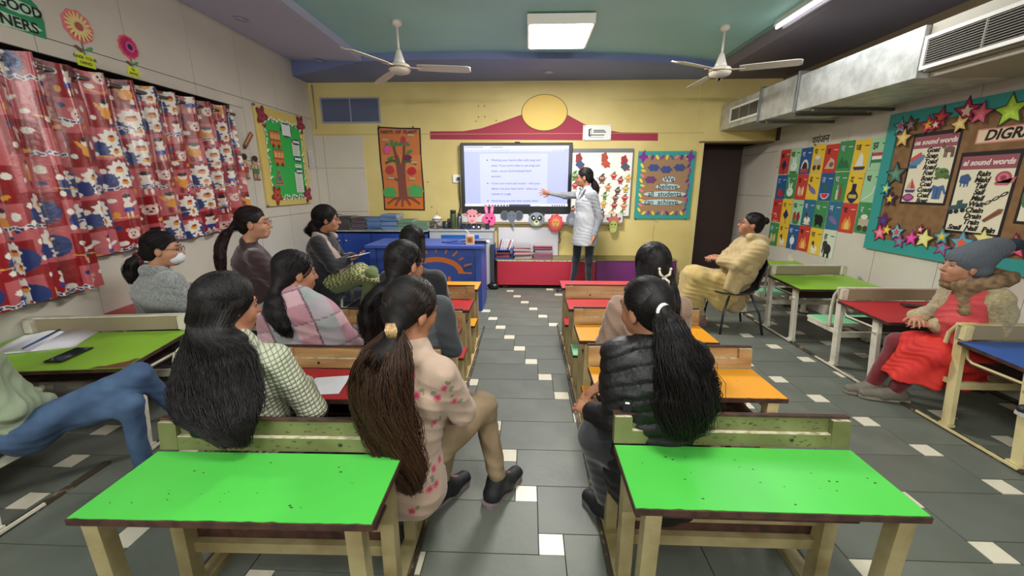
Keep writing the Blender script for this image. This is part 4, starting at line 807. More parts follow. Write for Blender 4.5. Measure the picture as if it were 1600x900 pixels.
def specks(L, D, z, seed, n=14):
    rs = random.Random(seed); b = MB()
    for k in range(n):
        x, y = rs.uniform(-L/2+.04, L/2-.04), rs.uniform(-D/2+.03, D/2-.03); s_ = rs.uniform(.0015, .005); a = rs.uniform(0, 3)
        b.prism([(x + s_*rs.uniform(.5, 1.4)*math.cos(a+t), y + s_*.6*math.sin(a+t), z) for t in [2*PI*i/7 for i in range(7)]], (0, 0, .0003), m_chip)
    return b
def wood_desk(x, y, top, bench, wood, label, rz=0, back=True, L=.785, seed=1, group='wooden desk rows'):
    """desk with the bench and back rest of the row before it; x, y = middle of the desktop"""
    r = root('school_desk', (x, y, 0), label, 'desk', group, rz)
    D = .288; Z = .545; lg = m_leg if wood is m_olive else m_creamw
    t = top_poly(L, D, Z-.02, Z, seed, TOPS[top]).build('desktop', r)
    specks(L, D, Z + .0006, seed, 22 if abs(y-1.0) < .2 else 6).build('scratch', t, kind='stuff')
    for sx in (-1, 1):
        xx = sx*(L/2 - .055)
        MB().bar((xx, -.105, .025), (xx, -.118, Z-.02), .045, .042, lg, up=(0, 1, 0)).build('leg', r)
        MB().bar((xx, .11, .025), (xx, .12, Z-.02), .045, .05, lg, up=(0, 1, 0)).build('leg', r)
        MB().bar((xx, -.14, .0125), (xx, .44 if back else .14, .0125), .055, .025, lg).build('foot_rail', r)
        MB().bar((sx*(L/2-.015), -.19, .008), (sx*(L/2-.015), .44, .008), .014, .016, m_dk).build('runner', r)
        MB().bar((xx, -.10, Z-.045), (xx, .13, Z-.045), .03, .045, lg).build('side_rail', r)
        if back: MB().bar((xx, .34, .025), (xx, .34, .285), .045, .04, lg, up=(0, 1, 0)).build('bench_leg', r)
    MB().box(-L/2+.05, L/2-.05, .0, .11, Z-.16, Z-.148, m_edge).build('book_shelf', r)
    MB().box(-L/2+.06, L/2-.06, .115, .14, .165, .205, lg).build('stretcher', r)
    MB().box(-L/2+.06, L/2-.06, .125, .14, .255, .30, lg).build('stretcher', r)
    MB().box(-L/2+.06, L/2-.06, .141, .148, .20, .52, m_edge).build('modesty_board', r)
    if back:
        F = Frame((0, .162 - .12*.545, 0), (1, 0, 0), (0, -1, 0))
        F.v = Vector((0, .12, .9928)); F.n = Vector((0, -.9928, .12))
        zt, zb = Z + .105, Z + .003
        bk = slab(F, -L/2+.002, zb, L/2-.002, zt-.004, -.016, -.006, wood).build('backrest', r)
        for sx in (-1, 1):
            st = slab(F, (-L/2+.002) if sx < 0 else L/2-.062, zb, (-L/2+.062) if sx < 0 else L/2-.002, zt-.008, -.006, .012, wood).build('stile', bk)
            slab(F, (-L/2+.004) if sx < 0 else L/2-.060, zt-.008, (-L/2+.060) if sx < 0 else L/2-.004, zt-.0065, -.005, .0115, m_worn).build('worn_edge', bk)
        slab(F, -L/2+.062, zb, L/2-.062, zb+.045, -.006, .011, wood).build('lower_rail', bk)
        slab(F, -L/2+.064, zb+.045, L/2-.064, zb+.0475, -.005, .0105, m_worn).build('ledge', bk)
        slab(F, -L/2, zt-.004, L/2, zt+.004, -.020, .0, m_edge).build('cap', bk)
        sc_ = MB(); rs = random.Random(seed+9)
        for sx in (-.2, .2): sc_.lathe([(.0065, 0), (.005, .0015), (.001, .0018)], m_chip, c=(sx, .162 - .0115, zb+.024), seg=10, axis='y')
        sc_.build('bolt', bk)
        if wood is m_olive:
            bb_ = MB()
            for k in range(70):
                a, b = rs.uniform(-L/2+.07, L/2-.07), rs.choice([rs.uniform(zb+.004, zb+.042), rs.uniform(zb+.056, zt-.012)]); s_ = rs.uniform(.002, .009)
                n_ = 6; c_ = .0113 if b < zb+.045 else -.0057
                P_ = [F.p(a + s_*rs.uniform(.6, 1.5)*math.cos(2*PI*i/n_), b + s_*.45*rs.uniform(.5, 1.2)*math.sin(2*PI*i/n_), c_) for i in range(n_)]
                bb_.prism(P_, F.n*.0002, mat('worn_olive_dark', '#454c28', .7))
            bb_.build('chipped_paint', bk, kind='stuff')
        s_ = MB(); s_.box(-L/2+.01, L/2-.01, .215, .415, .285, .2985, m_edge); s_.box(-L/2+.013, L/2-.013, .218, .412, .2985, .302, TOPS[bench]); s_.build('bench_seat', r)
        MB().box(-L/2+.06, L/2-.06, .325, .355, .24, .285, lg).build('bench_rail', r)
    return r
RX = .692
wood_desk(RX, 1.092, 'green', 'orange', m_olive, 'bright green topped school desk nearest the camera, right of the aisle', seed=3)
wood_desk(RX, 1.714, 'orange', 'orange', m_wood, 'orange topped desk right of the aisle, second row from the camera', seed=4)
wood_desk(RX, 2.340, 'orange', 'mint', m_wood, 'orange topped desk right of the aisle, third row from the camera', seed=5)
wood_desk(RX, 2.955, 'red', 'red', m_wood, 'red topped desk with wooden back rest, right of the aisle, fourth row', seed=6)
wood_desk(RX, 3.575, 'red', 'red', m_wood, 'front red desk without a back rest, right of the aisle near the cabinets', seed=7, back=False)
LXs = -.80
wood_desk(-.808, 1.005, 'green', 'red', m_olive, 'bright green topped school desk nearest the camera, left of the aisle', seed=13, rz=R(.8), L=.82)
wood_desk(-.80, 1.64, 'red', 'red', m_wood, 'red topped desk left of the aisle, second row from the camera', seed=14)
wood_desk(-.795, 2.265, 'red', 'red', m_wood, 'red topped desk left of the aisle, third row from the camera', seed=15)
wood_desk(-.80, 2.90, 'red', 'orange', m_wood, 'red topped desk left of the aisle in front of the curly haired woman', seed=16)
wood_desk(-.81, 3.50, 'orange', 'orange', m_wood, 'front orange topped desk left of the aisle, before the blue teacher desk', seed=17, back=False)

m_metal = mat('white_painted_steel', '#cfc9b8', .42, color2='#b0a78e', vscale=9, lo=.5, hi=.7, bump=.05, bscale=30)
m_metal2 = mat('cream_painted_steel', '#d3c492', .42, color2='#bba86f', vscale=7, lo=.5, hi=.75)
def metal_desk(x, y, top, label, L=.74, D=.42, bench=True, back=True, frame=m_metal, seed=1, flip=1, group='steel framed desk rows', Z=.528, slope=.022, rz=0):
    """x, y = middle of the desktop; the bench in front of it belongs to the same frame"""
    r = root('school_desk', (x, y, 0), label, 'desk', group, rz)
    mb = MB(); pts = [(-L/2, -D/2, Z-slope/2), (L/2, -D/2, Z-slope/2), (L/2, D/2, Z+slope/2), (-L/2, D/2, Z+slope/2)]
    mb.hexa([(a, b, c-.020) for a, b, c in pts] + [(a, b, c-.002) for a, b, c in pts], m_edge); mb.hexa([(a*.992, b*.985, c-.002) for a, b, c in pts] + [(a*.992, b*.985, c) for a, b, c in pts], TOPS[top])
    mb.build('desktop', r)
    yb = D/2 + .035
    for sx in (-1, 1):
        xx = sx*(L/2 - .045)
        lg = MB().bar((xx, -D/2+.07, .03), (xx - sx*.0, -D/2+.13, Z-.03), .028, .05, frame, up=(0, 1, 0)).build('leg', r)
        MB().bar((xx, -D/2+.045, .022), (xx, -D/2+.11, .022), .045, .014, frame).build('foot_plate', lg)
        MB().tube([(xx-sx*.025, -D/2+.118, Z-.12), (xx+sx*.025, -D/2+.118, Z-.12)], .012, frame).build('bolt', lg)
        lg = MB().bar((xx, yb-.06, .03), (xx, yb, Z+.085), .028, .05, frame, up=(0, 1, 0)).build('leg', r)
        MB().bar((xx, yb-.085, .022), (xx, yb-.03, .022), .045, .014, frame).build('foot_plate', lg)
        MB().bar((xx + sx*.02, -D/2+.02, .008), (xx + sx*.02, -D/2+.87+.02, .008), .03, .016, m_dk).build('runner', r)
        MB().bar((xx + sx*.035, -D/2+.04, .018), (xx + sx*.035, yb+.1, .018), .010, .012, frame).build('brace', r)
        MB().tube([(xx - sx*.02, -D/2+.13, Z-.035), (xx - sx*.02, -D/2+.14, Z-.085), (xx - sx*.02, -D/2+.17, Z-.105), (xx - sx*.02, yb-.08, Z-.105), (xx - sx*.02, yb-.05, Z-.09), (xx - sx*.02, yb-.03, Z-.03)], .008, frame, seg=6).build('shelf_bracket', r)
        if bench and back:
            MB().tube([(xx, yb-.005, Z+.09), (xx, yb+.03, Z+.085), (xx, yb+.065, Z+.03), (xx, yb+.075, Z-.08), (xx, yb+.06, .31), (xx, yb+.07, .285)], .012, frame, seg=6).build('back_arm', r)
            MB().bar((xx, yb-.05, .28), (xx, yb+.30, .28), .025, .03, frame).build('bench_bracket', r)
    MB().bar((-L/2+.05, yb-.03, .26), (L/2-.05, yb-.03, .26), .02, .045, frame).build('stretcher', r)
    MB().box(-L/2+.06, L/2-.06, -D/2+.10, yb-.06, Z-.118, Z-.113, m_edge).build('book_shelf', r)
    if back:
        bk = MB().box(-L/2+.02, L/2-.02, yb-.016, yb+.004, Z+.012, Z+.098, mat('taupe_backboard', '#93866c', .6)).build('backrest', r)  # backrest board in one even grey-tan
        MB().box(-L/2+.012, L/2-.012, yb-.02, yb+.012, Z+.098, Z+.108, frame).build('top_rail', bk)
        for sx in (-1, 1): MB().box(sx*(L/2-.04)-.022, sx*(L/2-.04)+.022, yb-.045, yb-.016, Z+.02, Z+.10, frame).build('corner_block', bk)
    if bench and back:
        s_ = MB(); s_.box(-L/2+.03, L/2-.03, yb+.07, yb+.31, .297, .314, frame); s_.box(-L/2+.034, L/2-.034, yb+.074, yb+.306, .314, .318, TOPS['mint']); s_.build('bench_seat', r)
    return r
metal_desk(2.79, 4.68, 'leaf', 'green topped desk farthest along the right wall, without a back rest', L=.74, D=.40, back=False, bench=False)
metal_desk(2.78, 3.83, 'leaf', 'green topped steel framed desk right of the chair, second from the back wall', L=.76, D=.50)
metal_desk(2.80, 2.91, 'red', 'red topped steel framed desk in front of the woman in the beanie', L=.80, D=.46)
metal_desk(2.86, 2.06, 'blue', 'blue topped desk with cream legs at the right edge', L=.80, D=.46, frame=m_metal2)
dk = metal_desk(-2.50, 2.00, 'leaf', 'green topped desk with notebook and phone below the curtain', L=.94, D=.50, seed=2, rz=R(7))
flats(Frame((.39, -.20, .5195), (1, 0, 0), (0, -.044, .999)), [([(-.09, -.044), (.075, -.044), (.075, .06), (.05, .055), (.04, .03), (.01, .012), (-.02, -.01), (-.03, -.02), (-.06, -.018)], '#5f3c26')], 'worn_patch', dk, c0=.0012)
metal_desk(-2.57, 2.89, 'red', 'red topped desk behind the woman in maroon', L=.88, D=.46)
metal_desk(-2.56, 3.76, 'red', 'red topped desk with white back rest behind the woman in black', L=.88, D=.46)
metal_desk(-2.55, 4.62, 'blue', 'blue topped front desk beside the left wall', L=.88, D=.42, back=False, bench=False)
metal_desk(-2.58, 1.10, 'leaf', 'steel framed desk at the left edge under the sitting woman', L=.88, D=.46)
# ------------------------------------------------------------------ things on the desks
nb = root('notebook', (-2.735, 2.10, .5335), 'open ruled notebook lying on the green desk below the curtain', 'notebook', rz=R(28))
nb.rotation_euler = (R(2.5), 0, R(22)); nb.scale = (1.2, 1.25, 1.1)
m_page = mat('page_white', '#e4e2ea', .6)
def page(sx):
    V = []; n = 8
    for i in range(n+1):
        t = i/n; x = sx*.155*t; z = .004 + (.018*math.sin(PI*min(t*1.3, 1))*(1-t)**.6 if sx < 0 else .010*math.sin(PI*min(t*1.2, 1)))
        V += [(x, -.115, z), (x, .115, z)]
    F_ = [(2*i, 2*i+2, 2*i+3, 2*i+1) if sx > 0 else (2*i, 2*i+1, 2*i+3, 2*i+2) for i in range(n)]
    k = len(V); V2 = [(x, y, 0) for x, y, z in V]
    F2 = [(2*i, 2*i+1, k+2*i+1, k+2*i) for i in (n,)] + [(2*i, k+2*i, k+2*i+2, 2*i+2) for i in range(n)] + [(2*i+1, 2*i+3, k+2*i+3, k+2*i+1) for i in range(n)]
    b = MB(); b.add(V + V2, F_ + F2, m_page, True); return b, V
for sx in (-1, 1):
    b, V = page(sx); pg = b.build('page', nb)
    ln = MB()
    if sx > 0:
        for k in range(14): 
            y = -.10 + .0148*k; ln.add([(V[2][0], y, V[2][2]+.0008), (V[14][0], y, V[14][2]+.0012), (V[14][0], y+.0014, V[14][2]+.0012), (V[2][0], y+.0014, V[2][2]+.0008)], [(0, 1, 2, 3)], paint('#a9a8c8'))
        ln.build('ruled_line', pg, kind='stuff')
MB().box(-.16, .16, -.118, .118, -.002, .001, mat('cover_navy', '#24314a', .5)).build('cover', nb)
pen = tag(MB().tube([(-.06, -.10, 0), (-.005, .02, 0), (.03, .10, 0)], [.0035, .0045, .004], mat('blue_pen', '#274a78', .3)).build('pen'), 'dark blue pen lying along the fold of the open notebook', 'pen')
pen.location = (-2.75, 2.11, .553); pen.rotation_euler = (R(2), 0, R(45)); pen.scale = (1.3, 1.3, 1.2)
ph = root('mobile_phone', (-2.42, 1.93, .526), 'black mobile phone lying on the green desk beside the open notebook', 'phone', rz=R(-62))
ph.rotation_euler = (R(1.3), 0, R(6)); ph.scale = (1.25, 1.15, 1)
mb = MB().box(-.037, .037, -.078, .078, .001, .0095, mat('phone_black', '#101214', .25)); bevel(mb.build('body', ph), .004, 3)
MB().box(-.034, .034, -.074, .074, .0097, .0101, mat('phone_glass', '#1d2a2e', .06)).build('screen', ph)
ph2 = root('mobile_phone', (2.86, 3.00, .535), 'dark phone at the far side of the red desk beside the folded arms', 'phone', rz=R(70))
bevel(MB().box(-.038, .038, -.08, .08, 0, .010, mat('phone_brown', '#3c2a26', .4)).build('body', ph2), .003); MB().box(-.034, .034, -.075, .075, .0102, .0106, mat('phone_glass')).build('screen', ph2)
pp = tag(MB().add([(0, 0, 0), (.16, .02, .0), (.15, .17, .01), (-.01, .16, 0), (0, 0, -.002), (.16, .02, -.002), (.15, .17, .008), (-.01, .16, -.002)], [(0, 1, 2, 3), (7, 6, 5, 4), (0, 4, 5, 1), (1, 5, 6, 2), (2, 6, 7, 3), (3, 7, 4, 0)], m_page).build('paper_sheet'), 'white sheet of paper on the red desk beside the quilted sweater', 'paper')
pp.location = (-.95, 1.52, .549)

# ================================================================== FRONT OF THE ROOM
m_blue_l = mat('blue_laminate', '#24459c', .4, color2='#203e8e', vscale=2)
m_blue_d = mat('blue_desk', '#3c56a8', .4, color2='#3850a0', vscale=2)
r = root('teacher_desk', (-1.14, 4.76, 0), 'blue teacher desk with an orange sun emblem on its front', 'desk')
mb = MB().box(-.66, .66, -.33, .30, .725, .762, m_blue_d); bevel(mb.build('worktop', r), .006)
MB().box(.56, .63, -.27, .27, .0, .725, m_blue_d).build('side_panel', r); MB().box(-.63, -.56, -.27, .27, .0, .725, m_blue_d).build('side_panel', r)
mb = MB().box(-.56, .56, -.235, -.215, .05, .725, m_blue_d); fp = mb.build('front_panel', r)
F = Frame((.115, -.235, .43), (1, 0, 0), (0, -1, 0)); org = '#d8742c'
sh = [([(.31*math.cos(R(a)), .31*math.sin(R(a))*.62) for a in range(0, 181, 9)] + [(.245*math.cos(R(a)), .245*math.sin(R(a))*.55) for a in range(180, -1, -9)], org)]
for k, a in enumerate((22, 40, 56, 72, 90, 108, 124, 140, 158)):
    r0, r1 = .335, (.43 if k % 2 == 0 else .40); c_, s_ = math.cos(R(a)), math.sin(R(a)) * .72
    sh.append((line2([(r0*c_, r0*s_), (r1*c_, r1*s_)], .018), org))
sh.append((rect(.29, .0, .40, .018), org)); sh.append((line2([(.30, .045), (.36, .075), (.40, .085)], .018), '#3a3f52'))
flats(F, sh, 'sun_emblem', fp, c0=.003, step=.0002)
text(F, 'SN', .20, 'lettering', fp, org, .04, -.115, .004, bold=.006)
# things on it
st = root('stethoscope', (-.83, 4.66, .762), 'dark blue stethoscope lying on the teacher desk', 'instrument')
pts = [(.14*math.cos(a)*(1+.2*math.sin(3*a)), .09*math.sin(a), .008 + .004*math.sin(2*a)) for a in [2*PI*i/30 for i in range(27)]]
MB().tube(pts, .006, mat('stethoscope_tube', '#1f3276', .35), seg=6).build('tube', st)
MB().tube([(.02, .05, .01), (.14, .09, .03), (.20, .12, .035)], .004, m_steel, seg=6).build('headset', st); MB().lathe([(.022, 0), (.024, .006), (.018, .012)], m_steel, c=(.13, -.05, .002)).build('chest_piece', st)
cb = root('drink_carton', (-.64, 4.55, .762), 'small orange and cream drink carton with a straw on the teacher desk', 'carton')
MB().box(-.045, .045, -.028, .028, 0, .10, mat('carton_cream', '#d8c09a', .5)).build('box', cb)
flats(Frame((0, -.028, .05), (1, 0, 0), (0, -1, 0)), [(rect(-.034, -.034, .034, .034), '#c27a3c'), (ell(0, 0, .02, .022, 12), '#8a4a2a')], 'label_print', cb)
MB().tube([(-.01, 0, .10), (-.02, 0, .135), (-.055, 0, .165)], .004, m_white, seg=6).build('straw', cb)
o = tag(MB().box(-.08, .08, -.03, .03, 0, .035, m_blk).build('black_case'), 'small black case beside the drink carton on the teacher desk', 'case'); o.location = (-.545, 4.60, .7625)
o = tag(MB().box(-.12, .12, -.09, .09, 0, .003, m_page).build('paper_sheet'), 'white papers at the right end of the teacher desk', 'paper'); o.location = (-.57, 4.80, .7625); o.rotation_euler = (0, 0, .2)

# blue cabinet run along the back wall
CY = 5.58
def cabinet(x0, x1, z1, m, label, doors, top=m_white, handles=True):
    r = root('cabinet', ((x0+x1)/2, CY + .17, 0), label, 'cabinet'); Wd = (x1-x0)/2
    MB().box(-Wd, Wd, -.15, .18, .04, z1-.02, m).build('body', r)
    MB().box(-Wd, Wd, -.13, .17, .0, .04, m_edge).build('plinth', r)
    n = doors; 
    for k in range(n):
        a = -Wd + 2*Wd*k/n; b = a + 2*Wd/n
        d = MB().box(a+.004, b-.004, -.168, -.151, .05, z1-.03, m).build('door', r); bevel(d, .003)
        if handles: MB().lathe([(.012, 0), (.014, .012), (.006, .02)], m_steel, c=(b-.05 if k % 2 == 0 else a+.05, -.168, z1-.12), seg=12, axis='y').build('knob', d)
    return r
cabinet(-2.95, -2.17, .78, m_blue_l, 'blue low cabinet under the brown notebooks at the left corner', 2)
cabinet(-2.165, -1.37, .78, m_blue_l, 'blue low cabinet under the blue and green notebooks', 2)
o = tag(MB().box(-2.95, -1.365, CY-.005, 5.94, .785, .802, m_steel).build('worktop'), 'thin grey counter top over the two blue cabinets', 'counter'); bevel(o, .002)
r = root('steel_cabinet', (-.91, CY + .17, 0), 'grey-white metal cabinet with a bright blue shutter behind the teacher desk', 'cabinet')
MB().box(-.435, .435, -.16, .19, .0, .80, mat('pale_steel', '#b4b6bb', .45)).build('body', r); MB().box(-.45, .45, -.175, .195, .80, .815, mat('pale_steel')).build('top', r)
MB().box(-.268, .246, -.172, -.16, .30, .745, mat('bright_blue', '#1462b8', .4)).build('shutter', r)
for k in range(18): MB().box(.40, .43, -.166, -.160, .08+.036*k, .095+.036*k, mat('pale_steel')).build('rib', r)
# notebooks: every booklet a thing
def pile(x, y, z, n, c1, c2, wd, dp, label_f, cat, group, th=.011, name='notebook', seed=0, jit=.01):
    rs = random.Random(seed); zc = z
    for k in range(n):
        t = th*rs.uniform(.8, 1.2); o = root(name, (x + rs.uniform(-jit, jit), y + rs.uniform(-jit, jit), zc), label_f(k, n), cat, group, R(rs.uniform(-3, 3)))
        c = c1 if rs.random() < .6 else c2
        b = MB(); b.box(-wd/2, wd/2, -dp/2, dp/2, 0, t*.14, paint(c)); b.box(-wd/2, wd/2, -dp/2, dp/2, t*.86, t, paint(c)); b.box(-wd/2, wd/2-.002, -dp/2, -dp/2+.003, t*.14, t*.86, paint(c)); b.build('cover', o)
        MB().box(-wd/2+.001, wd/2-.002, -dp/2+.0032, dp/2-.003, t*.14, t*.86, mat('paper_block', '#b8b3a8', .8)).build('pages', o)
        zc += t + .0006
    return zc
def lf(colr, where):
    return lambda k, n: ('topmost %s notebook of the pile %s' if k == n-1 else ('bottom %s notebook of the pile %s' if k == 0 else '%s notebook inside the pile %s')) % (colr, where)
pile(-2.78, 5.74, .803, 9, '#4a4148', '#5c4f55', .20, .28, lf('mauve', 'nearest the left corner'), 'notebook', 'mauve notebooks', seed=1, th=.022, jit=.018)
pile(-2.555, 5.74, .803, 8, '#4b4248', '#3f383f', .22, .28, lf('dark brown', 'left on the counter'), 'notebook', 'dark brown notebooks, left pile', seed=2, th=.021)
pile(-2.33, 5.74, .803, 8, '#4b4248', '#5a5058', .21, .28, lf('dark brown', 'second on the counter'), 'notebook', 'dark brown notebooks, right pile', seed=3, th=.021)
pile(-2.11, 5.74, .803, 9, '#4f6f9a', '#5f7ea5', .22, .28, lf('blue', 'left of the two blue piles'), 'notebook', 'blue notebooks, left pile', seed=4, th=.019)
pile(-1.895, 5.74, .803, 10, '#4f6f9a', '#6a86a8', .22, .28, lf('blue', 'right of the two blue piles'), 'notebook', 'blue notebooks, right pile', seed=5, th=.0195)
pile(-1.68, 5.74, .803, 7, '#64856e', '#76957c', .215, .27, lf('green', 'left of the two green piles'), 'notebook', 'green notebooks, left pile', seed=6, th=.018)
pile(-1.462, 5.74, .803, 6, '#64856e', '#5a7a66', .20, .27, lf('green', 'right of the two green piles'), 'notebook', 'green notebooks, right pile', seed=7, th=.019)
# jars and bottles on the steel cabinet
Zt = .816
def lobj(name, x, y, z, prof, m, label, cat, extra=None):
    r = root(name, (x, y, z), label, cat); MB().lathe(prof, m, seg=20).build('body', r)
    if extra: extra(r)
    return r
lobj('jar', -1.265, 5.72, Zt, [(.055, 0), (.066, .01), (.066, .12), (.055, .135)], mat('mottled_jar', '#a39a92', .5, color2='#4c4844', vscale=22, lo=.45, hi=.55), 'mottled grey jar with a lid and spoon on the steel cabinet', 'jar',
     lambda r: (MB().lathe([(.068, .136), (.068, .155), (.03, .17), (.012, .185)], m_white, seg=20).build('lid', r), MB().tube([(0, 0, .17), (.01, 0, .24)], .004, m_steel_d, seg=6).build('spoon', r)))
lobj('mug', -1.142, 5.72, Zt, [(.042, 0), (.046, .01), (.046, .10), (.040, .102), (.040, .02)], mat('dark_mug', '#23303a', .35), 'dark blue mug between jar and green bottle', 'mug',
     lambda r: MB().tube([(.046, 0, .08), (.07, 0, .075), (.072, 0, .04), (.046, 0, .03)], .005, mat('dark_mug'), seg=6).build('handle', r))
lobj('paper_cup', -1.10, 5.83, Zt, [(.03, 0), (.042, .13), (.040, .13)], mat('floral_cup', '#b0988c', .6, color2='#6a4a44', vscale=30), 'patterned paper cup behind the green bottle', 'cup')
lobj('bottle', -1.03, 5.70, Zt, [(.04, 0), (.043, .01), (.043, .20), (.036, .215)], mat('olive_bottle', '#3c4a30', .35), 'tall olive green bottle with a flat cap', 'bottle', lambda r: MB().lathe([(.038, .216), (.040, .25), (.036, .258)], mat('olive_cap', '#2c3626', .4), seg=20).build('cap', r))
lobj('bottle', -.945, 5.70, Zt, [(.034, 0), (.037, .01), (.037, .15), (.022, .185)], mat('grey_bottle', '#5a6068', .3, metal=.6), 'slim grey steel bottle right of the olive bottle', 'bottle', lambda r: MB().lathe([(.021, .186), (.021, .215), (.015, .22)], m_blk, seg=20).build('cap', r))
for k in range(5):
    x = -.875 + .068*k + (.05 if k > 3 else 0)
    r = root('spice_jar', (x, 5.66, Zt), ['dark blue small jar beside the grey bottle', 'second dark blue small jar from the grey bottle', 'third dark blue small jar under the sheep mask', 'dark blue jar with white label under the rabbit mask', 'last dark small jar at the right end of the steel cabinet'][k], 'jar', 'small dark jars')
    MB().box(-.028, .028, -.028, .028, 0, .06, mat('navy_jar', '#1f2a48', .3)).build('body', r); MB().box(-.024, .024, -.024, .024, .06, .078, m_blk).build('lid', r)
    if k in (2, 3): MB().box(-.012, .012, -.0295, -.028, .02, .045, m_page).build('label', r)

# white box with book rack, red and purple low cabinets
r = root('storage_bench', (.43, 5.75, 0), 'long low red storage cabinet with worn white edge behind the teacher', 'cabinet')
m_redc = mat('red_cabinet', '#b42a40', .4, color2='#a8263a', vscale=2)
MB().box(-.85, .51, -.17, .19, .05, .40, m_redc).build('body', r); MB().box(-.86, .51, -.18, .195, .40, .415, mat('olive_top', '#7d7448', .5)).build('top', r)
fr = MB().box(-.84, .50, -.182, -.171, .055, .385, m_redc).build('front', r); MB().box(-.85, .51, -.184, -.170, .388, .402, m_worn).build('worn_edge', r)
for x in (-.80, .45): MB().tube([(x, -.12, 0), (x, -.12, .05)], .02, m_blk).build('foot', r)
r = root('storage_bench', (1.475, 5.75, 0), 'long low purple storage cabinet right of the red one', 'cabinet')
m_pur = mat('purple_cabinet', '#6f2a6c', .4, color2='#662662', vscale=2)
MB().box(-.53, .56, -.17, .19, .05, .40, m_pur).build('body', r); MB().box(-.53, .565, -.18, .195, .40, .415, mat('olive_top')).build('top', r)
MB().box(-.52, .55, -.182, -.171, .055, .385, m_pur).build('front', r)
for x in (-.48, .50): MB().tube([(x, -.12, 0), (x, -.12, .05)], .02, m_blk).build('foot', r)
r = root('display_easel', (.04, 5.90, .42), 'white backing sheet standing on the red cabinet behind the book piles', 'board')
MB().box(-.46, .40, 0, .03, .0, .40, mat('sheet_white', '#c9c8cf', .5)).build('sheet', r); MB().box(.40, .412, -.004, .034, 0, .41, mat('sheet_edge', '#6a5a44', .6)).build('edge', r)
r = root('book_rack', (-.33, 5.70, .416), 'blue wire book tray at the left end of the red cabinet', 'rack')
for z in (.0, .115): MB().box(-.13, .13, -.12, .12, z, z+.008, m_blue_l).build('shelf', r)
for x in (-.13, .124): MB().box(x, x+.008, -.12, .12, 0, .20 if x < 0 else .14, m_blue_l).build('side_panel', r)
for x in (-.128,): MB().box(x-.05, x+.0, -.14, -.10, -.41, .20, mat('dark_post', '#3c4048', .5)).build('post', r)
pile(-.33, 5.70, .426, 4, '#6a3048', '#8a4a58', .19, .2, lf('maroon', 'in the lower blue tray'), 'book', 'books in the lower tray', seed=31, th=.02, name='picture_book')
for k in range(7):
    r = root('picture_book', (-.40 + .024*k, 5.70, .542), ['thin red-backed booklet leaning in the upper tray, leftmost', 'thin white booklet leaning in the upper tray'][min(k, 1)] if k in (0,) else 'thin white booklet leaning in the upper blue tray', 'book', 'booklets leaning in the tray')
    r.rotation_euler = (0, R(14 + k), 0)
    MB().box(0, .012, -.09, .09, 0, .13 - .006*(k % 3), paint('#a83a3a') if k in (0, 5) else m_page).build('cover', r)
def mlf(where): return lambda k, n: ('topmost' if k == n-1 else ('bottom' if k == 0 else 'inner')) + ' picture book of the pile ' + where
pile(-.07, 5.70, .416, 11, '#a8a2a2', '#9a4a5a', .23, .2, mlf('left of the two on the red cabinet'), 'book', 'picture books, left pile', seed=21, th=.017, name='picture_book', jit=.015)
pile(.215, 5.70, .416, 12, '#8a4a6a', '#b0a4a0', .25, .2, mlf('right of the two on the red cabinet'), 'book', 'picture books, right pile', seed=22, th=.0155, name='picture_book', jit=.015)
o = tag(MB().tube([(.46, 5.86, .60), (.47, 5.85, .66), (.45, 5.86, .70), (.46, 5.88, .75)], .006, m_blk, seg=6).build('cable'), 'short black cable beside the white sheet on the red cabinet', 'cable')
o = root('dark_bag', (-.47, 5.52, 0), 'small dark bag on the floor at the foot of the steel cabinet', 'bag'); MB().ball((0, 0, .045), (.09, .05, .045), m_blk).build('body', o); MB().tube([(-.05, 0, .07), (0, 0, .12), (.05, 0, .07)], .006, m_blk).build('strap', o)
# ================================================================== FIGURES: smooth bodies and garments grown from blended volumes
A3 = lambda p: np.array(p, float)
def prim_box(p, pad):
    t = p[0]
    if t == 'cap': a, b, ra, rb = p[1:5]; m = max(ra, rb); return np.minimum(a, b) - m - pad, np.maximum(a, b) + m + pad
    if t == 'ecap': a, b, ra, rb = p[1:5]; m = max(max(ra), max(rb)); return np.minimum(a, b) - m - pad, np.maximum(a, b) + m + pad
    if t == 'ell': c, r = p[1:3]; m = max(r); return A3(c) - m - pad, A3(c) + m + pad
    if t == 'below': return A3((-9, -9, -9)), A3((9, 9, p[1] + pad))
def prim_eval(p, X):
    t = p[0]
    if t == 'cap':
        a, b, ra, rb = A3(p[1]), A3(p[2]), p[3], p[4]; d = b - a; L = max(d @ d, 1e-9)
        q = X - a; h = np.clip((q @ d)/L, 0, 1); return np.linalg.norm(q - h[..., None]*d, axis=-1) - (ra + (rb-ra)*h)
    if t == 'ecap':          # elliptical limb: radii (side, depth), side axis given
        a, b, ra, rb, s = A3(p[1]), A3(p[2]), p[3], p[4], A3(p[5]); d = b - a; L2 = max(d @ d, 1e-9); dl = d/math.sqrt(L2)
        s = s - dl*(s @ dl); s /= np.linalg.norm(s); f = np.cross(dl, s)
        q = X - a; h = np.clip((q @ d)/L2, 0, 1); o = q - h[..., None]*d
        rs = ra[0] + (rb[0]-ra[0])*h; rd = ra[1] + (rb[1]-ra[1])*h; m = np.minimum(rs, rd)
        return (np.sqrt(((o @ s)/rs)**2 + ((o @ f)/rd)**2 + ((o @ dl)/m)**2) - 1)*m
    if t == 'below': return X[..., 2] - p[1]
    if t == 'ell':
        c, r = A3(p[1]), A3(p[2]); Rm = p[3] if len(p) > 3 and p[3] is not None else np.eye(3)
        q = (X - c) @ Rm; k0 = np.linalg.norm(q/r, axis=-1); k1 = np.linalg.norm(q/(r*r), axis=-1); return k0*(k0-1)/np.maximum(k1, 1e-6)
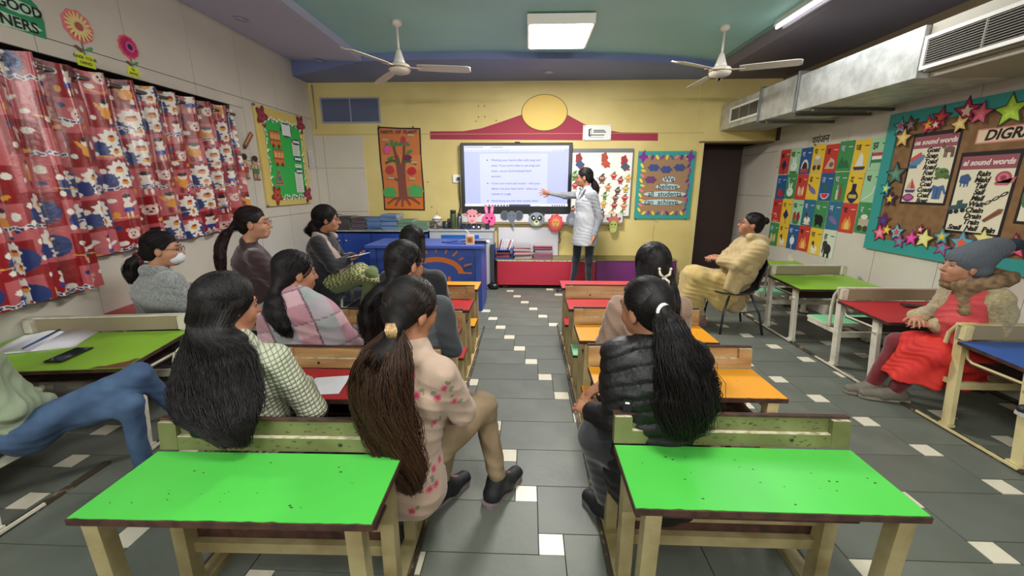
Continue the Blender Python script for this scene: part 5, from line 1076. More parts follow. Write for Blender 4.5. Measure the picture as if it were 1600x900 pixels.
def cap(a, b, ra, rb=None): return ('cap', A3(a), A3(b), ra, ra if rb is None else rb)
def ecap(a, b, ra, rb, s): return ('ecap', A3(a), A3(b), ra, rb, A3(s))
def ellp(c, r, M=None): return ('ell', A3(c), A3(r), M)
def chain(pts, rs): return [cap(pts[i], pts[i+1], rs[i], rs[i+1]) for i in range(len(pts)-1)]
def sub(p): return ('sub', p)
def below(z): return (('sub', ('below', z)), .004)
def sdf_geo(prims, h, k=.02, fn=None):
    """smooth union of the volumes on a grid, then surface nets; prims may be (prim, k)"""
    pr = []
    for p in prims:
        kk = k
        if isinstance(p[0], tuple): p, kk = p
        sb = p[0] == 'sub'; pr.append((p[1] if sb else p, kk, sb))
    bx = [prim_box(p, 0) for p, kk, sb in pr if not sb]
    lo = np.min([b[0] for b in bx], 0) - 3*h; hi = np.max([b[1] for b in bx], 0) + 3*h
    n = np.ceil((hi - lo)/h).astype(int) + 1; V = np.full(n, .12, np.float32)
    for p, kk, sb in pr:
        a, b = prim_box(p, kk + 2*h); i0 = np.maximum(((a-lo)/h).astype(int), 0); i1 = np.minimum(((b-lo)/h).astype(int) + 2, n)
        if (i1 <= i0).any(): continue
        ax = [lo[d] + h*np.arange(i0[d], i1[d]) for d in range(3)]
        X = np.stack(np.meshgrid(*ax, indexing='ij'), -1); e = prim_eval(p, X).astype(np.float32); s = (slice(i0[0], i1[0]), slice(i0[1], i1[1]), slice(i0[2], i1[2]))
        v = V[s]
        if sb: v, e, sg = -v, e, -1
        else: sg = 1
        w_ = np.maximum(kk - np.abs(v - e), 0)/max(kk, 1e-6); V[s] = sg*(np.minimum(v, e) - w_*w_*kk/4)
    if fn is not None:
        idx = np.argwhere(np.abs(V) < .06); V[tuple(idx.T)] += fn(lo + idx*h).astype(np.float32)
    S = V < 0
    c8 = [S[i:n[0]-1+i, j:n[1]-1+j, l:n[2]-1+l] for i in (0, 1) for j in (0, 1) for l in (0, 1)]
    sm = sum(c.astype(np.int8) for c in c8); act = (sm > 0) & (sm < 8); ids = np.argwhere(act)
    lut = np.full(act.shape, -1, np.int32); lut[act] = np.arange(len(ids))
    off = np.array([(i, j, l) for i in (0, 1) for j in (0, 1) for l in (0, 1)])
    cv = np.stack([V[tuple((ids + o).T)] for o in off], 1); acc = np.zeros((len(ids), 3)); ct = np.zeros(len(ids))
    for a in range(8):
        for b in range(a+1, 8):
            if np.abs(off[a]-off[b]).sum() != 1: continue
            m = (cv[:, a] < 0) != (cv[:, b] < 0); t = np.where(m, cv[:, a]/np.where(m, cv[:, a]-cv[:, b], 1), 0)
            acc += m[:, None]*(off[a] + t[:, None]*(off[b]-off[a])); ct += m
    P = lo + h*(ids + acc/ct[:, None])
    F = []
    for ax in range(3):
        o = [0, 0, 0]; o[ax] = 1; u, v = [(1, 2), (2, 0), (0, 1)][ax]
        s0 = S[:n[0]-o[0], :n[1]-o[1], :n[2]-o[2]]; s1 = S[o[0]:, o[1]:, o[2]:]; e = np.argwhere(s0 != s1); e = e[(e[:, u] > 0) & (e[:, v] > 0)]
        eu = np.zeros(3, int); eu[u] = 1; ev = np.zeros(3, int); ev[v] = 1
        q = np.stack([lut[tuple((e-eu-ev).T)], lut[tuple((e-ev).T)], lut[tuple(e.T)], lut[tuple((e-eu).T)]], 1)
        fl_ = ~s0[tuple(e.T)]; q[fl_] = q[fl_][:, ::-1]; F.append(q)
    F = np.concatenate(F); F = F[(F >= 0).all(1)]
    return P, F
def vnormals(P, F):
    nn = np.cross(P[F[:, 2]]-P[F[:, 0]], P[F[:, 3]]-P[F[:, 1]]); N_ = np.zeros_like(P)
    for c in range(4): np.add.at(N_, F[:, c], nn)
    return N_/np.maximum(np.linalg.norm(N_, axis=1, keepdims=True), 1e-9)
def relax(P, F, it=1, f=.5):
    for _ in range(it):
        s = np.zeros_like(P); c = np.zeros(len(P))
        for a in range(4):
            b = (a+1) % 4; np.add.at(s, F[:, a], P[F[:, b]]); np.add.at(s, F[:, b], P[F[:, a]]); np.add.at(c, F[:, a], 1); np.add.at(c, F[:, b], 1)
        P = P*(1-f) + f*s/np.maximum(c, 1)[:, None]
    return P
def folds(P, amp, sc=1.0, seed=0, ver=1.0):          # cloth creases
    r = np.random.RandomState(seed); x, y, z = (P*sc).T; ph = r.rand(6)*6
    w1 = np.sin(23*x + 17*y + 11*z + 2.2*np.sin(14*z + 9*x + ph[0]) + ph[1]); w2 = np.sin(-19*x + 25*y + 19*z*ver + 1.8*np.sin(17*x + ph[2]) + ph[3]); w3 = np.sin(48*z + 21*x - 16*y + 2.5*np.sin(19*y + 13*z + ph[4]) + ph[5])
    return amp*(.5*w1 + .4*w2 + .35*(1-np.abs(w3)*2)*.8)
def grow(name, par, base, prims, h, m, k=.02, fold=0, fsc=1.0, seed=0, col=None, fn=None, relaxn=1, label=None, kind=None):
    P, F = sdf_geo(prims, h, k, fn); P = relax(P, F, relaxn)
    if fold: P = P + vnormals(P, F)*folds(P, fold, fsc, seed)[:, None]
    me = np_mesh(name, P - A3(base), F, m, col(P) if col else None)
    o = bpy.data.objects.new(name, me); C.objects.link(o); o.parent = par
    if label: o['label'] = label
    if kind: o['kind'] = kind
    return o
def rgb(h): return np.array(lin(h)[:3])

m_skin = mat('skin_warm', '#a8755a', .5, color2='#9a6850', vscale=20, spec=.35); m_skin_l = mat('skin_light', '#b8856a', .5, color2='#aa785c', vscale=20, spec=.35)
m_lips = mat('lips', '#8a4440', .45); m_hair = mat('hair_black', '#100c0d', .6, spec=.25); m_hairs = mat('hair_strands', '#1a1416', .45, spec=.3, attr=True); m_eyew = mat('eye_white', '#7a706a', .35); m_eyed = mat('eye_dark', '#1a1010', .2)
m_glass_f = mat('spectacle_frame', '#2a2226', .3)

class Head:
    def __init__(s, c, yaw, pitch=0, roll=0, sz=1.0):
        y, p, r_ = R(yaw), R(pitch), R(roll)
        M = Matrix.Rotation(y, 3, 'Z') @ Matrix.Rotation(p, 3, 'X') @ Matrix.Rotation(r_, 3, 'Y'); s.M = np.array(M); s.c = A3(c); s.s = sz*.97
    def w(s, p): return s.c + s.M @ (A3(p)*s.s)
    def e(s, c, r): return ellp(s.w(c), A3(r)*s.s, s.M)
    def k(s, a, b, ra, rb=None): return cap(s.w(a), s.w(b), ra*s.s, (rb or ra)*s.s)
def head_prims(H, N):
    return [H.e((0, -.018, .035), (.072, .090, .082)), H.e((0, .028, -.025), (.056, .062, .078)), (H.e((0, .055, -.080), (.030, .028, .024)), .03),
            (H.e((-.034, .058, -.032), (.022, .022, .024)), .02), (H.e((.034, .058, -.032), (.022, .022, .024)), .02),
            (H.k((-.032, .078, .022), (.032, .078, .022), .010), .02), (('sub', H.e((-.029, .096, .004), (.016, .015, .011))), .012), (('sub', H.e((.029, .096, .004), (.016, .015, .011))), .012),
            (H.k((0, .088, .010), (0, .108, -.028), .007, .0115), .010), (H.e((-.011, .094, -.032), (.008, .009, .007)), .006), (H.e((.011, .094, -.032), (.008, .009, .007)), .006),
            (H.e((0, .086, -.056), (.022, .010, .0075)), .010), (H.e((0, .085, -.066), (.020, .011, .008)), .008),
            (H.e((-.072, -.006, -.010), (.009, .019, .030)), .008), (H.e((.072, -.006, -.010), (.009, .019, .030)), .008),
            (cap(H.w((0, -.018, -.05)), N, .048*H.s, .052), .03)]
def face_bits(H, par, base, glasses=None):
    for sx in (-1, 1):
        c = H.w((sx*.029, .0755, .004)) - A3(base); b = MB(); b.ball(c, .0098*H.s, m_eyew, 12, 8); e = b.build('eye', par)
        d = H.w((sx*.029, .0825, .002)) - A3(base); MB().ball(d, .0056*H.s, m_eyed, 8, 6).build('iris', e)
        pts = [H.w((sx*(.014 + .010*i), .093 - .0022*i*i*.9, .026 + .004*math.sin(i*.9))) - A3(base) for i in range(4)]
        MB().tube(pts, [.002, .003, .003, .0015], m_hair, seg=5).build('eyebrow', par)
    pts = [H.w((-.020 + .005*i, .0925 - .00016*(i-4)**2*1.3, -.060 - .0007*abs(i-4)*-1)) - A3(base) for i in range(9)]
    MB().tube(pts, [.001, .003, .0042, .005, .0048, .005, .0042, .003, .001], m_lips, seg=6).build('lips', par)
    if glasses:
        g = bpy.data.objects.new('glasses', None); C.objects.link(g); g.parent = par; g = par
        b = MB(); mg = mat('frame_' + glasses.strip('#'), glasses, .3)
        for sx in (-1, 1):
            b.tube([H.w((sx*.031 + .023*math.cos(a), .100, .002 + .019*math.sin(a))) - A3(base) for a in [2*PI*i/16 for i in range(17)]], .0018, mg, seg=5)
            b.tube([H.w((sx*.053, .098, .008)) - A3(base), H.w((sx*.074, .05, .010)) - A3(base), H.w((sx*.076, -.005, .010)) - A3(base)], .0018, mg, seg=5)
        b.tube([H.w((-.008, .102, .006)) - A3(base), H.w((.008, .102, .006)) - A3(base)], .0018, mg, seg=5)
        b.build('spectacles', par)
def hand_prims(w_, d, n, s=1.0, curl=25, spread=1.0, thumb=1, stiff=False):
    """wrist, direction, palm normal (fingers curl toward it); thumb = +1 / -1 side"""
    w_, d, n = A3(w_), A3(d), A3(n); d = d/np.linalg.norm(d); n = n - d*(n @ d); n /= np.linalg.norm(n); u = np.cross(d, n); s *= .94
    P = [(ellp(w_ + d*.045*s, (.036*s, .052*s, .015*s), np.stack([u, d, n], 1)), .012), (cap(w_ - d*.03, w_ + d*.02*s, .022*s, .024*s), .015)]
    for i, (o, L) in enumerate(((-.029, .062), (-.010, .072), (.010, .070), (.028, .055))):
        a = R(curl*(1 + .12*i)); sp = o*spread*.35/.03*.9
        b0 = w_ + d*(.082 - .004*abs(i-1.3))*s + u*o*s; dd = d + u*sp*.6; dd /= np.linalg.norm(dd)
        d1 = dd*math.cos(a) + n*math.sin(a); d2 = dd*math.cos(2*a) + n*math.sin(2*a)
        b1 = b0 + d1*L*.52*s; b2 = b1 + d2*L*.48*s
        P += [(cap(b0 - dd*.012*s, b1, .0092*s, .0082*s), .004), (cap(b1, b2, .0082*s, .0065*s), .003)]
    t0 = w_ + d*.022*s - u*thumb*.028*s; td = d*.72 - u*thumb*.62 + n*.22; t1 = t0 + td*.036*s; t2 = t1 + (td*.8 + d*.35 + n*.1)*.030*s
    return P + [(cap(t0, t1, .013*s, .0105*s), .008), (cap(t1, t2, .0102*s, .0078*s), .003)]

def strand_mesh(name, par, base, paths, r0, cols, m=m_hairs, taper=.5):
    """paths: (n, k, 3) hair strands as thin three-sided tubes in one mesh"""
    n, k, _ = paths.shape; T = np.gradient(paths, axis=1); T /= np.maximum(np.linalg.norm(T, axis=2, keepdims=True), 1e-9)
    up = np.array([.3, .5, .8]); U = np.cross(T, up); U /= np.maximum(np.linalg.norm(U, axis=2, keepdims=True), 1e-6); W3 = np.cross(T, U)
    t = np.linspace(0, 1, k)[None, :, None]; rr = r0*(1 - taper*t**2)
    V = np.stack([paths + rr*(U*math.cos(a) + W3*math.sin(a)) for a in (0, 2.094, 4.189)], 2).reshape(-1, 3)
    i = np.arange(n)[:, None, None]*k*3 + np.arange(k-1)[None, :, None]*3; j = np.arange(3)[None, None, :]; j2 = (j+1) % 3
    F = np.stack([i+j, i+j2, i+j2+3, i+j+3], -1).reshape(-1, 4)
    tc = np.broadcast_to(t, (n, k, 1)); jit = np.random.RandomState(n).rand(n, 1, 1)*.5 + .75
    cc = (cols[0]*(1-tc) + cols[1]*tc)*jit; cc = np.repeat(cc.reshape(-1, 3), 3, 0)
    o = bpy.data.objects.new(name, np_mesh(name, V - A3(base), F, m, cc)); C.objects.link(o); o.parent = par; o['kind'] = 'stuff'; return o
HC, HR = np.array([0, -.016, .036]), np.array([.080, .098, .090])
def hair_cap(H, g=1.0, low=True):
    P = [H.e((0, -.022, .040), HR*g)]
    if low: P.append((H.e((0, -.058, -.015), (.066*g, .052*g, .062)), .03))
    P += [(sub(H.e((0, .112, -.045), (.085, .080, .105))), .012), (sub(H.e((-.085, .03, -.045), (.03, .042, .045))), .01), (sub(H.e((.085, .03, -.045), (.03, .042, .045))), .01)]
    return P
def hair(H, par, base, style, tie=None, path=(), rad=(), n=420, h=.008, cols=('#151011', '#151011'), wave=.006, seed=1, sr=.0014, mid=None, core=.80, cap_g=1.0, curl=0, mcore=None, part=True, name='hair'):
    """style 'tied': strands run over the skull to tie and on along path; 'loose': they fall from the parting all round and on along path"""
    rs = np.random.RandomState(seed); path = [A3(p) for p in path]; rad = [np.array(r if isinstance(r, (tuple, list)) else (r, r*.6)) for r in rad]
    pr = hair_cap(H, cap_g*.985)
    if style == 'tied': pr.append((cap(H.w(HC + (H.M.T @ (A3(tie)-H.c)/H.s - HC)*.75), tie, .035, .022), .03))
    else: pr += [(H.e((0, -.045, -.05), (.070, .048, .09)), .03)]
    prev = A3(tie) if style == 'tied' else H.w((0, -.055, -.07)); pr_r = np.array((.024, .022)) if style == 'tied' else np.array((.062, .036))
    sx = A3((1, 0, 0))
    for i, (p, r_) in enumerate(zip(path, rad)):
        c_ = core*(.80 if i == 0 and style == 'tied' else (.88 if style == 'loose' and i < 2 else 1)); pr.append((ecap(prev, p, tuple(pr_r*core), tuple(np.maximum(r_*c_, .006)), sx), .03)); prev, pr_r = p, r_
    grow(name, par, base, pr, h, mcore or m_hair, k=.02, fold=.0025, fsc=2.0, seed=seed)
    S = []; clp = rs.rand(60, 3)
    ti = (H.M.T @ (A3(tie)-H.c)/H.s - HC)/HR if style == 'tied' else None
    for _ in range(n):
        while True:
            v = rs.randn(3); v /= np.linalg.norm(v)
            if style == 'tied':
                if v[2] < -.55 and v[1] > -.6: continue
                if v[1] > .35 and v[2] < .45: continue
                if abs(v[0]) > .6 and v[1] > .1 and v[2] < .1: continue
            else:
                sgn = 1 if rs.rand() < .5 else -1; v = np.array([sgn*.05, rs.uniform(-.75, .75), 0]); v[2] = math.sqrt(max(1 - v[0]**2 - v[1]**2, .05))
            break
        pts = []
        if style == 'tied':
            e = ti/np.linalg.norm(ti); om = math.acos(np.clip(v @ e, -1, 1)) + 1e-4
            for t in np.linspace(0, 1, 6): q = (math.sin((1-t)*om)*v + math.sin(t*om)*e)/math.sin(om); pts.append(H.w(HC + HR*q*(1.005 + .035*rs.rand())*cap_g))
            ci = rs.randint(60); ang = clp[ci, 0]*2*PI + rs.randn()*.14; rr_ = math.sqrt(.35 + .65*clp[ci, 1]) + rs.randn()*.07; uu, vv = rr_*math.cos(ang), rr_*math.sin(ang); pts.append(A3(tie) + sx*uu*.020 + A3((0, 0, 1))*vv*.016)
        else:
            az = rs.uniform(R(-62), R(92)) if True else 0          # measured from the side, + toward the back
            ex = np.array([sgn*math.cos(az), -math.sin(az), 0.0])
            if az < 0: ex[1] = -math.sin(az)*.5
            e = ex + np.array([0, 0, -.15]); e /= np.linalg.norm(e); om = math.acos(np.clip(v @ e, -1, 1)) + 1e-4
            for t in np.linspace(0, 1, 6): q = (math.sin((1-t)*om)*v + math.sin(t*om)*e)/math.sin(om); pts.append(H.w(HC + HR*q*(1.005 + .04*rs.rand())*cap_g))
            uu = e[0]*.95 + rs.uniform(-.15, .15); vv = -math.sqrt(max(1 - min(uu*uu, .95), .05))*(.86 + .26*rs.rand()) if rs.rand() < .85 else rs.uniform(-.6, .3)
            lo_ = H.w((e[0]*.098, -.062 + .066*e[1], -.07)); pts.append(lo_)
        ph = (clp[ci, 2] if style == 'tied' else clp[int(abs(math.sin(e[0]*9.7 + 3*v[1]))*59), 2])*6.28 + rs.randn()*.35; stop = rs.uniform(.72, 1.0)*len(path) if rs.rand() < .5 else len(path)
        for i, (p, r_) in enumerate(zip(path, rad)):
            if i > stop: break
            pts.append(p + sx*(uu*r_[0] + rs.randn()*wave*.5) + A3((0, 1, 0))*(vv*r_[1]) + A3((0, 0, 1))*rs.randn()*.006)
        pts = np.array(pts); m_ = len(pts); tt = np.linspace(0, m_-1, 22 if path else 8); i0 = np.clip(tt.astype(int), 0, m_-2); f = (tt-i0)[:, None]
        pm = np.vstack([pts[0], pts, pts[-1]*2 - pts[-2]]); a, b, c_, d_ = pm[i0], pm[i0+1], pm[i0+2], pm[np.minimum(i0+3, m_+1)]
        q = .5*((2*b) + (-a+c_)*f + (2*a-5*b+4*c_-d_)*f**2 + (-a+3*b-3*c_+d_)*f**3)
        if path:
            am = np.clip((tt - 6)/3, 0, 1)[:, None]; q = q + am*(wave*np.stack([np.sin(tt*1.9+ph), np.cos(tt*1.6+ph), 0*tt], 1) + curl*np.stack([np.sin(tt*5+ph), np.cos(tt*5+ph), .5*np.sin(tt*4+ph)], 1))
        S.append(q)
    strand_mesh('hair_strand', par, base, np.array(S), sr, [rgb(cols[0]), rgb(cols[1])])

def person(label, base, H, N, P, S, E, W, legs, top, trou=None, shoe=None, bust=1.0, hb=.0075, ht=.008, hands=(None, None), sleeve=.034, glasses=None, face=True, skin=None,
           topm=None, trm=None, topcol=None, topfn=None, topfold=.006, hem=.0, topname='jacket', trname='trousers', trfold=.004, trcol=None, feet=(None, None), extra_top=(), topx=1.0, topk=.03, collar=True, sk_feet=False, seed=1, trx=1.0, shm=None, topseed=1):
    """P pelvis, N neck base, S/E/W shoulders, elbows, wrists (left, right), legs ((hip), (knee), (ankle)) x2"""
    r = root('person', base, label, 'person'); P, N = A3(P), A3(N); S = [A3(s) for s in S]; E = [A3(s) for s in E]; W = [A3(s) for s in W]; sk = skin or m_skin
    ax = S[1] - S[0]; ax /= np.linalg.norm(ax); CH = N*.72 + P*.28; WA = N*.38 + P*.62; f = np.cross(A3((0, 0, 1)), ax)
    def torso(g, e=0.0):
        return [ecap(P, WA, (.150*g*bust+e, .112*g*bust+e), (.132*g*bust+e, .098*g*bust+e), ax), ecap(WA, CH, (.130*g*bust+e, .098*g*bust+e), (.150*g*bust+e, .108*g*bust+e), ax),
                ecap(CH, N, (.150*g*bust+e, .104*g*bust+e), (.055*g+e, .050*g+e), ax), (cap(S[0]*.85 + S[1]*.15, S[1]*.85 + S[0]*.15, .050*g+e, .050*g+e), .05)]
    bp = torso(.80) + head_prims(H, N)
    for i in (0, 1):
        bp += [(cap(S[i], E[i], .036, .030), .03), (cap(E[i], W[i], .030, .021), .02)]
        if hands[i]: bp += hand_prims(W[i], *hands[i][0], **hands[i][1])
        hp, kn, an = [A3(q) for q in legs[i]]; bp += [(cap(hp, kn, .050, .038), .03), (cap(kn, an, .036, .025), .02)]
        if feet[i] is not None: t_ = A3(feet[i]); bp += [(cap(an + A3((0, 0, -.02)), t_, .018, .010), .02)]
    grow('body', r, base, bp, hb, sk, k=.025)
    if face: face_bits(H, r, base, glasses)
    # garment on the upper body
    tp = torso(1.0*topx, .004) + list(extra_top)
    if hem: tp.append((ecap(P, P + A3((0, 0, -hem)), (.165*topx*bust, .125*topx*bust), (.175*topx*bust, .14*topx*bust), ax), .04))
    for i in (0, 1):
        d = W[i]-E[i]; d /= np.linalg.norm(d)
        tp += [(cap(S[i], E[i], (sleeve+.022)*topx, (sleeve+.010)*topx), topk), (cap(E[i], W[i] - d*.012, (sleeve+.010)*topx, (sleeve-.002)*topx), .02)]
    if collar: tp.append((cap(N + A3((0, 0, -.02)), N + (H.c-N)*.06, .062, .060), .02))
    grow(topname, r, base, tp, ht, topm or top, k=.035, fold=topfold, seed=topseed, col=topcol, fn=topfn)
    if trm:
        q = [ellp(P + A3((0, 0, -.01)), (.150*bust*trx, .13*trx, .11))]
        for i in (0, 1):
            hp, kn, an = [A3(z) for z in legs[i]]; q += [(cap(hp, kn, .085*trx*bust, .062*trx), .04), (cap(kn, an, .058*trx, .044*trx), .03)]
        grow(trname, r, base, q, .009, trm, k=.03, fold=trfold, seed=seed+5, col=trcol)
    if shm:
        for i in (0, 1):
            if feet[i] is None: continue
            an = A3(legs[i][2]); t_ = A3(feet[i]); d = t_-an; d[2] = 0; d /= np.linalg.norm(d); u = np.cross(A3((0, 0, 1)), d); z0 = max(t_[2]-.028, .0)
            he = an - d*.035; he[2] = z0 + .034; to = t_.copy(); to[2] = z0 + .026; an2 = an + A3((0, 0, -.02))
            sh_ = [ecap(he, (he+to)/2, (.036, .036), (.038, .036), u), ecap((he+to)/2, to, (.038, .034), (.036, .024), u), (cap(he + A3((0, 0, .01)), an2, .038, .038), .03), (cap((he+to)/2, an2, .034, .036), .04), sub(ecap(he - d*.2 - A3((0, 0, .25-.0)), to + d*.2 - A3((0, 0, .25)), (.3, .22), (.3, .22), u)) if False else cap(he, to, .03, .024)]
            s_ = grow('shoe', r, base, sh_, .006, shm[0], k=.015)
            so = MB(); pts = []; 
            for t, wv in ((-.05, .012), (-.04, .028), (-.01, .036), (.06, .038), (.13, .042), (.17, .036), (.195, .018)):
                pts.append((t, wv))
            Ln = (np.linalg.norm((to-he)[:2]) + .03)/.20
            ring = [he + d*(t*Ln) + u*wv for t, wv in pts] + [he + d*(t*Ln) - u*wv for t, wv in pts[::-1]]
            so.prism([(q_[0]-base[0], q_[1]-base[1], z0 - .001 - base[2]) for q_ in ring][::-1], (0, 0, .020), shm[1]); so.build('sole', s_)
            for q3 in range(3):
                c_ = he*(.55-.12*q3) + to*(.45+.12*q3) + A3((0, 0, .036 - .003*q3)); MB().tube([c_ - u*.018 - A3(base), c_ + A3((0, 0, .004)) - A3(base), c_ + u*.018 - A3(base)], .0028, shm[2], seg=5).build('lace', s_)
    return r
def sit(P, dx=.085, yaw=0, kz=.44, ky=.30, az=.10, ay=None):          # legs of somebody facing the front, feet under the desk
    P = A3(P); c, s = math.cos(R(yaw)), math.sin(R(yaw)); o = []
    for sx in (-1, 1): o.append(((P[0] + sx*dx*c, P[1] + sx*dx*s, P[2]), (P[0] + sx*dx*c - s*ky, P[1] + c*ky + sx*dx*s, kz), (P[0] + sx*dx*c - s*(ay or ky), P[1] + c*(ay or ky) + sx*dx*s, az)))
    return o
# ================================================================== THE PEOPLE
def jersey(name, c, c2=None, b=.35, bs=220, **k): return mat(name, c, .85, color2=c2 or c, vscale=14, bump=b, bscale=bs, bdist=.003, sheen=.3, **k)
m_attr = mat('dyed_cloth', '#808080', .85, attr=True, bump=.35, bscale=240, bdist=.003, sheen=.2)
m_blackcl = jersey('black_cloth', '#15151a', '#1c1c22'); m_shoe_b = mat('shoe_black', '#16171c', .6, bump=.3, bscale=150); m_sole = mat('shoe_sole', '#6a6a70', .6); m_lace = mat('shoe_lace', '#2c2c34', .6)
m_puff = mat('puffer_nylon', '#0c0c0e', .5, color2='#121316', vscale=12, bump=.3, bscale=60, spec=.4)
m_denim = mat('blue_denim', '#34496a', .85, color2='#486080', vscale=10, lo=.3, hi=.7, bump=.4, bscale=260, bdist=.002)
m_khaki = mat('khaki_cord', '#8f7a60', .85, color2='#7f6b52', vscale=8, bump=.35, bscale=200, bdist=.002)
def quilt_mat():
    m = mat('quilted_white', '#b9bba4', .7); nt = m.node_tree; N = nt.nodes; L = nt.links; b = N['Principled BSDF']; tc = N.new('ShaderNodeTexCoord'); sp = N.new('ShaderNodeSeparateXYZ'); L.new(tc.outputs['Object'], sp.inputs[0])
    def mth(op, a, bb=None, v=None):
        n = N.new('ShaderNodeMath'); n.operation = op
        L.new(a, n.inputs[0])
        if bb is not None: L.new(bb, n.inputs[1])
        elif v is not None: n.inputs[1].default_value = v
        return n.outputs[0]
    h = mth('MULTIPLY', sp.outputs[1], v=.8); u = mth('ADD', sp.outputs[0], h)
    a = mth('ABSOLUTE', mth('SINE', mth('MULTIPLY', mth('ADD', u, mth('MULTIPLY', sp.outputs[2], v=.25)), v=PI/.021))); c = mth('ABSOLUTE', mth('SINE', mth('MULTIPLY', mth('SUBTRACT', sp.outputs[2], mth('MULTIPLY', u, v=.25)), v=PI/.0165)))
    q = mth('POWER', mth('MULTIPLY', a, c), v=.45); bp = N.new('ShaderNodeBump'); bp.inputs['Strength'].default_value = .9; bp.inputs['Distance'].default_value = .006; L.new(q, bp.inputs['Height']); L.new(bp.outputs[0], b.inputs['Normal'])
    rp = N.new('ShaderNodeValToRGB'); L.new(q, rp.inputs[0]); rp.color_ramp.elements[0].color = lin('#787a64'); rp.color_ramp.elements[0].position = .15; rp.color_ramp.elements[1].color = lin('#aeb09a'); rp.color_ramp.elements[1].position = .6; L.new(rp.outputs[0], b.inputs['Base Color'])
    return m
m_quilt = quilt_mat()

# --- long haired woman in a quilted white sweater, nearest left bench
H = Head((-1.085, 1.39, .975), -32, -8); N = (-1.05, 1.355, .835); P = (-1.05, 1.335, .385)
B = (-1.05, 1.33, .30)
r = person('woman with very long straight black hair in a white quilted sweater', B, H, N, P, [(-1.215, 1.34, .790), (-.90, 1.33, .795)], [(-1.265, 1.38, .575), (-.815, 1.37, .575)], [(-1.14, 1.60, .565), (-.96, 1.60, .565)],
   sit(P, kz=.43), None, topm=m_quilt, topname='sweater', sleeve=.037, trm=m_blackcl, bust=1.03, topfold=.004, hands=(((.5, .8, -.1), (0, 0, -1)), None) if False else (None, None), hb=.008, ht=.007, topseed=3)
hair(H, r, B, 'loose', path=[(-1.072, 1.300, .850), (-1.045, 1.245, .79), (-1.01, 1.18, .725), (-.985, 1.135, .672), (-.93, 1.115, .605)], rad=[(.118, .068), (.136, .06), (.140, .045), (.115, .032), (.035, .015)], n=1700, wave=.011, seed=3, cap_g=1.05, core=.76)

# --- woman in floral hoodie sitting sideways
H = Head((-.405, 1.37, .975), -38, -10, 6); N = (-.40, 1.35, .835); P = (-.46, 1.335, .375); B = (-.46, 1.33, .30)
def floral(P_):
    c = np.tile(rgb('#a8907f'), (len(P_), 1)); rs = np.random.RandomState(5); n = np.random.RandomState(2)
    for k in range(75):
        q = P_[rs.randint(len(P_))]; d = P_ - q; e = np.linalg.norm(d*[1, 1, .9], axis=1)
        for j in range(4):
            a = rs.rand()*6.28; o_ = A3((.016*math.cos(a), .012*math.cos(a*2), .020*math.sin(a))); c[np.linalg.norm(d - o_*1.25, axis=1) < .0085] = rgb('#6a7058')
        c[e < .015] = rgb('#b8606c'); c[e < .008] = rgb('#8e3448')
    return c
hoodie = [(ellp((-.425, 1.285, .835), (.105, .062, .042)), .03)]
r = person('woman in a floral pink hoodie and khaki trousers, legs in the aisle', B, H, N, P, [(-.535, 1.435, .785), (-.285, 1.27, .780)], [(-.53, 1.58, .60), (-.235, 1.36, .585)], [(-.36, 1.56, .60), (-.285, 1.54, .59)],
   [((-.40, 1.40, .375), (-.30, 1.70, .44), (-.385, 1.575, .12)), ((-.42, 1.30, .375), (-.185, 1.60, .475), (-.130, 1.605, .115))], None, topm=m_attr, topcol=floral, topname='hoodie', sleeve=.036, trm=m_khaki, trfold=.006, ht=.0055, hem=.07, topfold=.006,
   hands=(((.75, -.35, .05), (.1, .2, -1)), None) and ((((.75, -.4, .1), (.2, -.1, -1)), dict(curl=30)), None), feet=((-.295, 1.70, .03), (-.045, 1.745, .03)), shm=(m_shoe_b, mat('sole_pinkgrey', '#7c6c70', .6), m_lace), extra_top=hoodie, hb=.0065, trx=.92, topseed=7)
tie = (-.432, 1.262, .945)
hair(H, r, B, 'tied', tie=tie, path=[(-.455, 1.215, .87), (-.465, 1.185, .77), (-.45, 1.17, .66), (-.42, 1.165, .56), (-.395, 1.165, .47), (-.385, 1.17, .40)], rad=[(.075, .05), (.092, .048), (.092, .04), (.075, .032), (.050, .022), (.02, .012)], n=1500, wave=.015, seed=4, cols=('#120d0e', '#4a3020'), core=.72)
cl = MB()
for k in range(7): cl.tube([A3(tie) - A3(B) + A3((.004*k-.02, -.022, .022)), A3(tie) - A3(B) + A3((.006*k-.018, -.045, .008)), A3(tie) - A3(B) + A3((.004*k-.014, -.035, -.022))], .0035, mat('tortoise_clip', '#8a6a48', .3, color2='#c9a878', vscale=90), seg=5)
cl.build('hair_clip', r)

# --- woman in black puffer jacket
H = Head((.425, 1.43, .968), 32, -6, -6); N = (.455, 1.385, .835); P = (.50, 1.345, .385); B = (.50, 1.34, .30)
puff = lambda X: -.0105*np.sqrt(np.abs(np.sin((X[:, 2] + .35*(X[:, 0]-.5)**2*4)*PI/.048)))
r = person('woman in a black puffer jacket with a long ponytail, knees turned into the aisle', B, H, N, P, [(.335, 1.40, .80), (.595, 1.38, .80)], [(.335, 1.33, .575), (.60, 1.42, .57)], [(.262, 1.475, .522), (.325, 1.565, .60)],
   [((.44, 1.36, .375), (.275, 1.42, .45), (.355, 1.50, .10)), ((.50, 1.42, .375), (.34, 1.55, .43), (.42, 1.545, .10))], None, topm=m_puff, topname='puffer_jacket', topfn=puff, sleeve=.036, topx=1.04, hem=.05, trm=m_blackcl, ht=.0065, topfold=.003, trx=1.12, bust=1.05,
   hands=((((-.45, .75, .0), (.5, .1, -.9)), dict(curl=22)), (((-.85, -.05, -.5), (.2, -.1, -1)), dict(curl=16))), feet=((.29, 1.60, .03), (.36, 1.64, .03)), shm=(m_shoe_b, m_sole, m_lace), hb=.006, topseed=4)
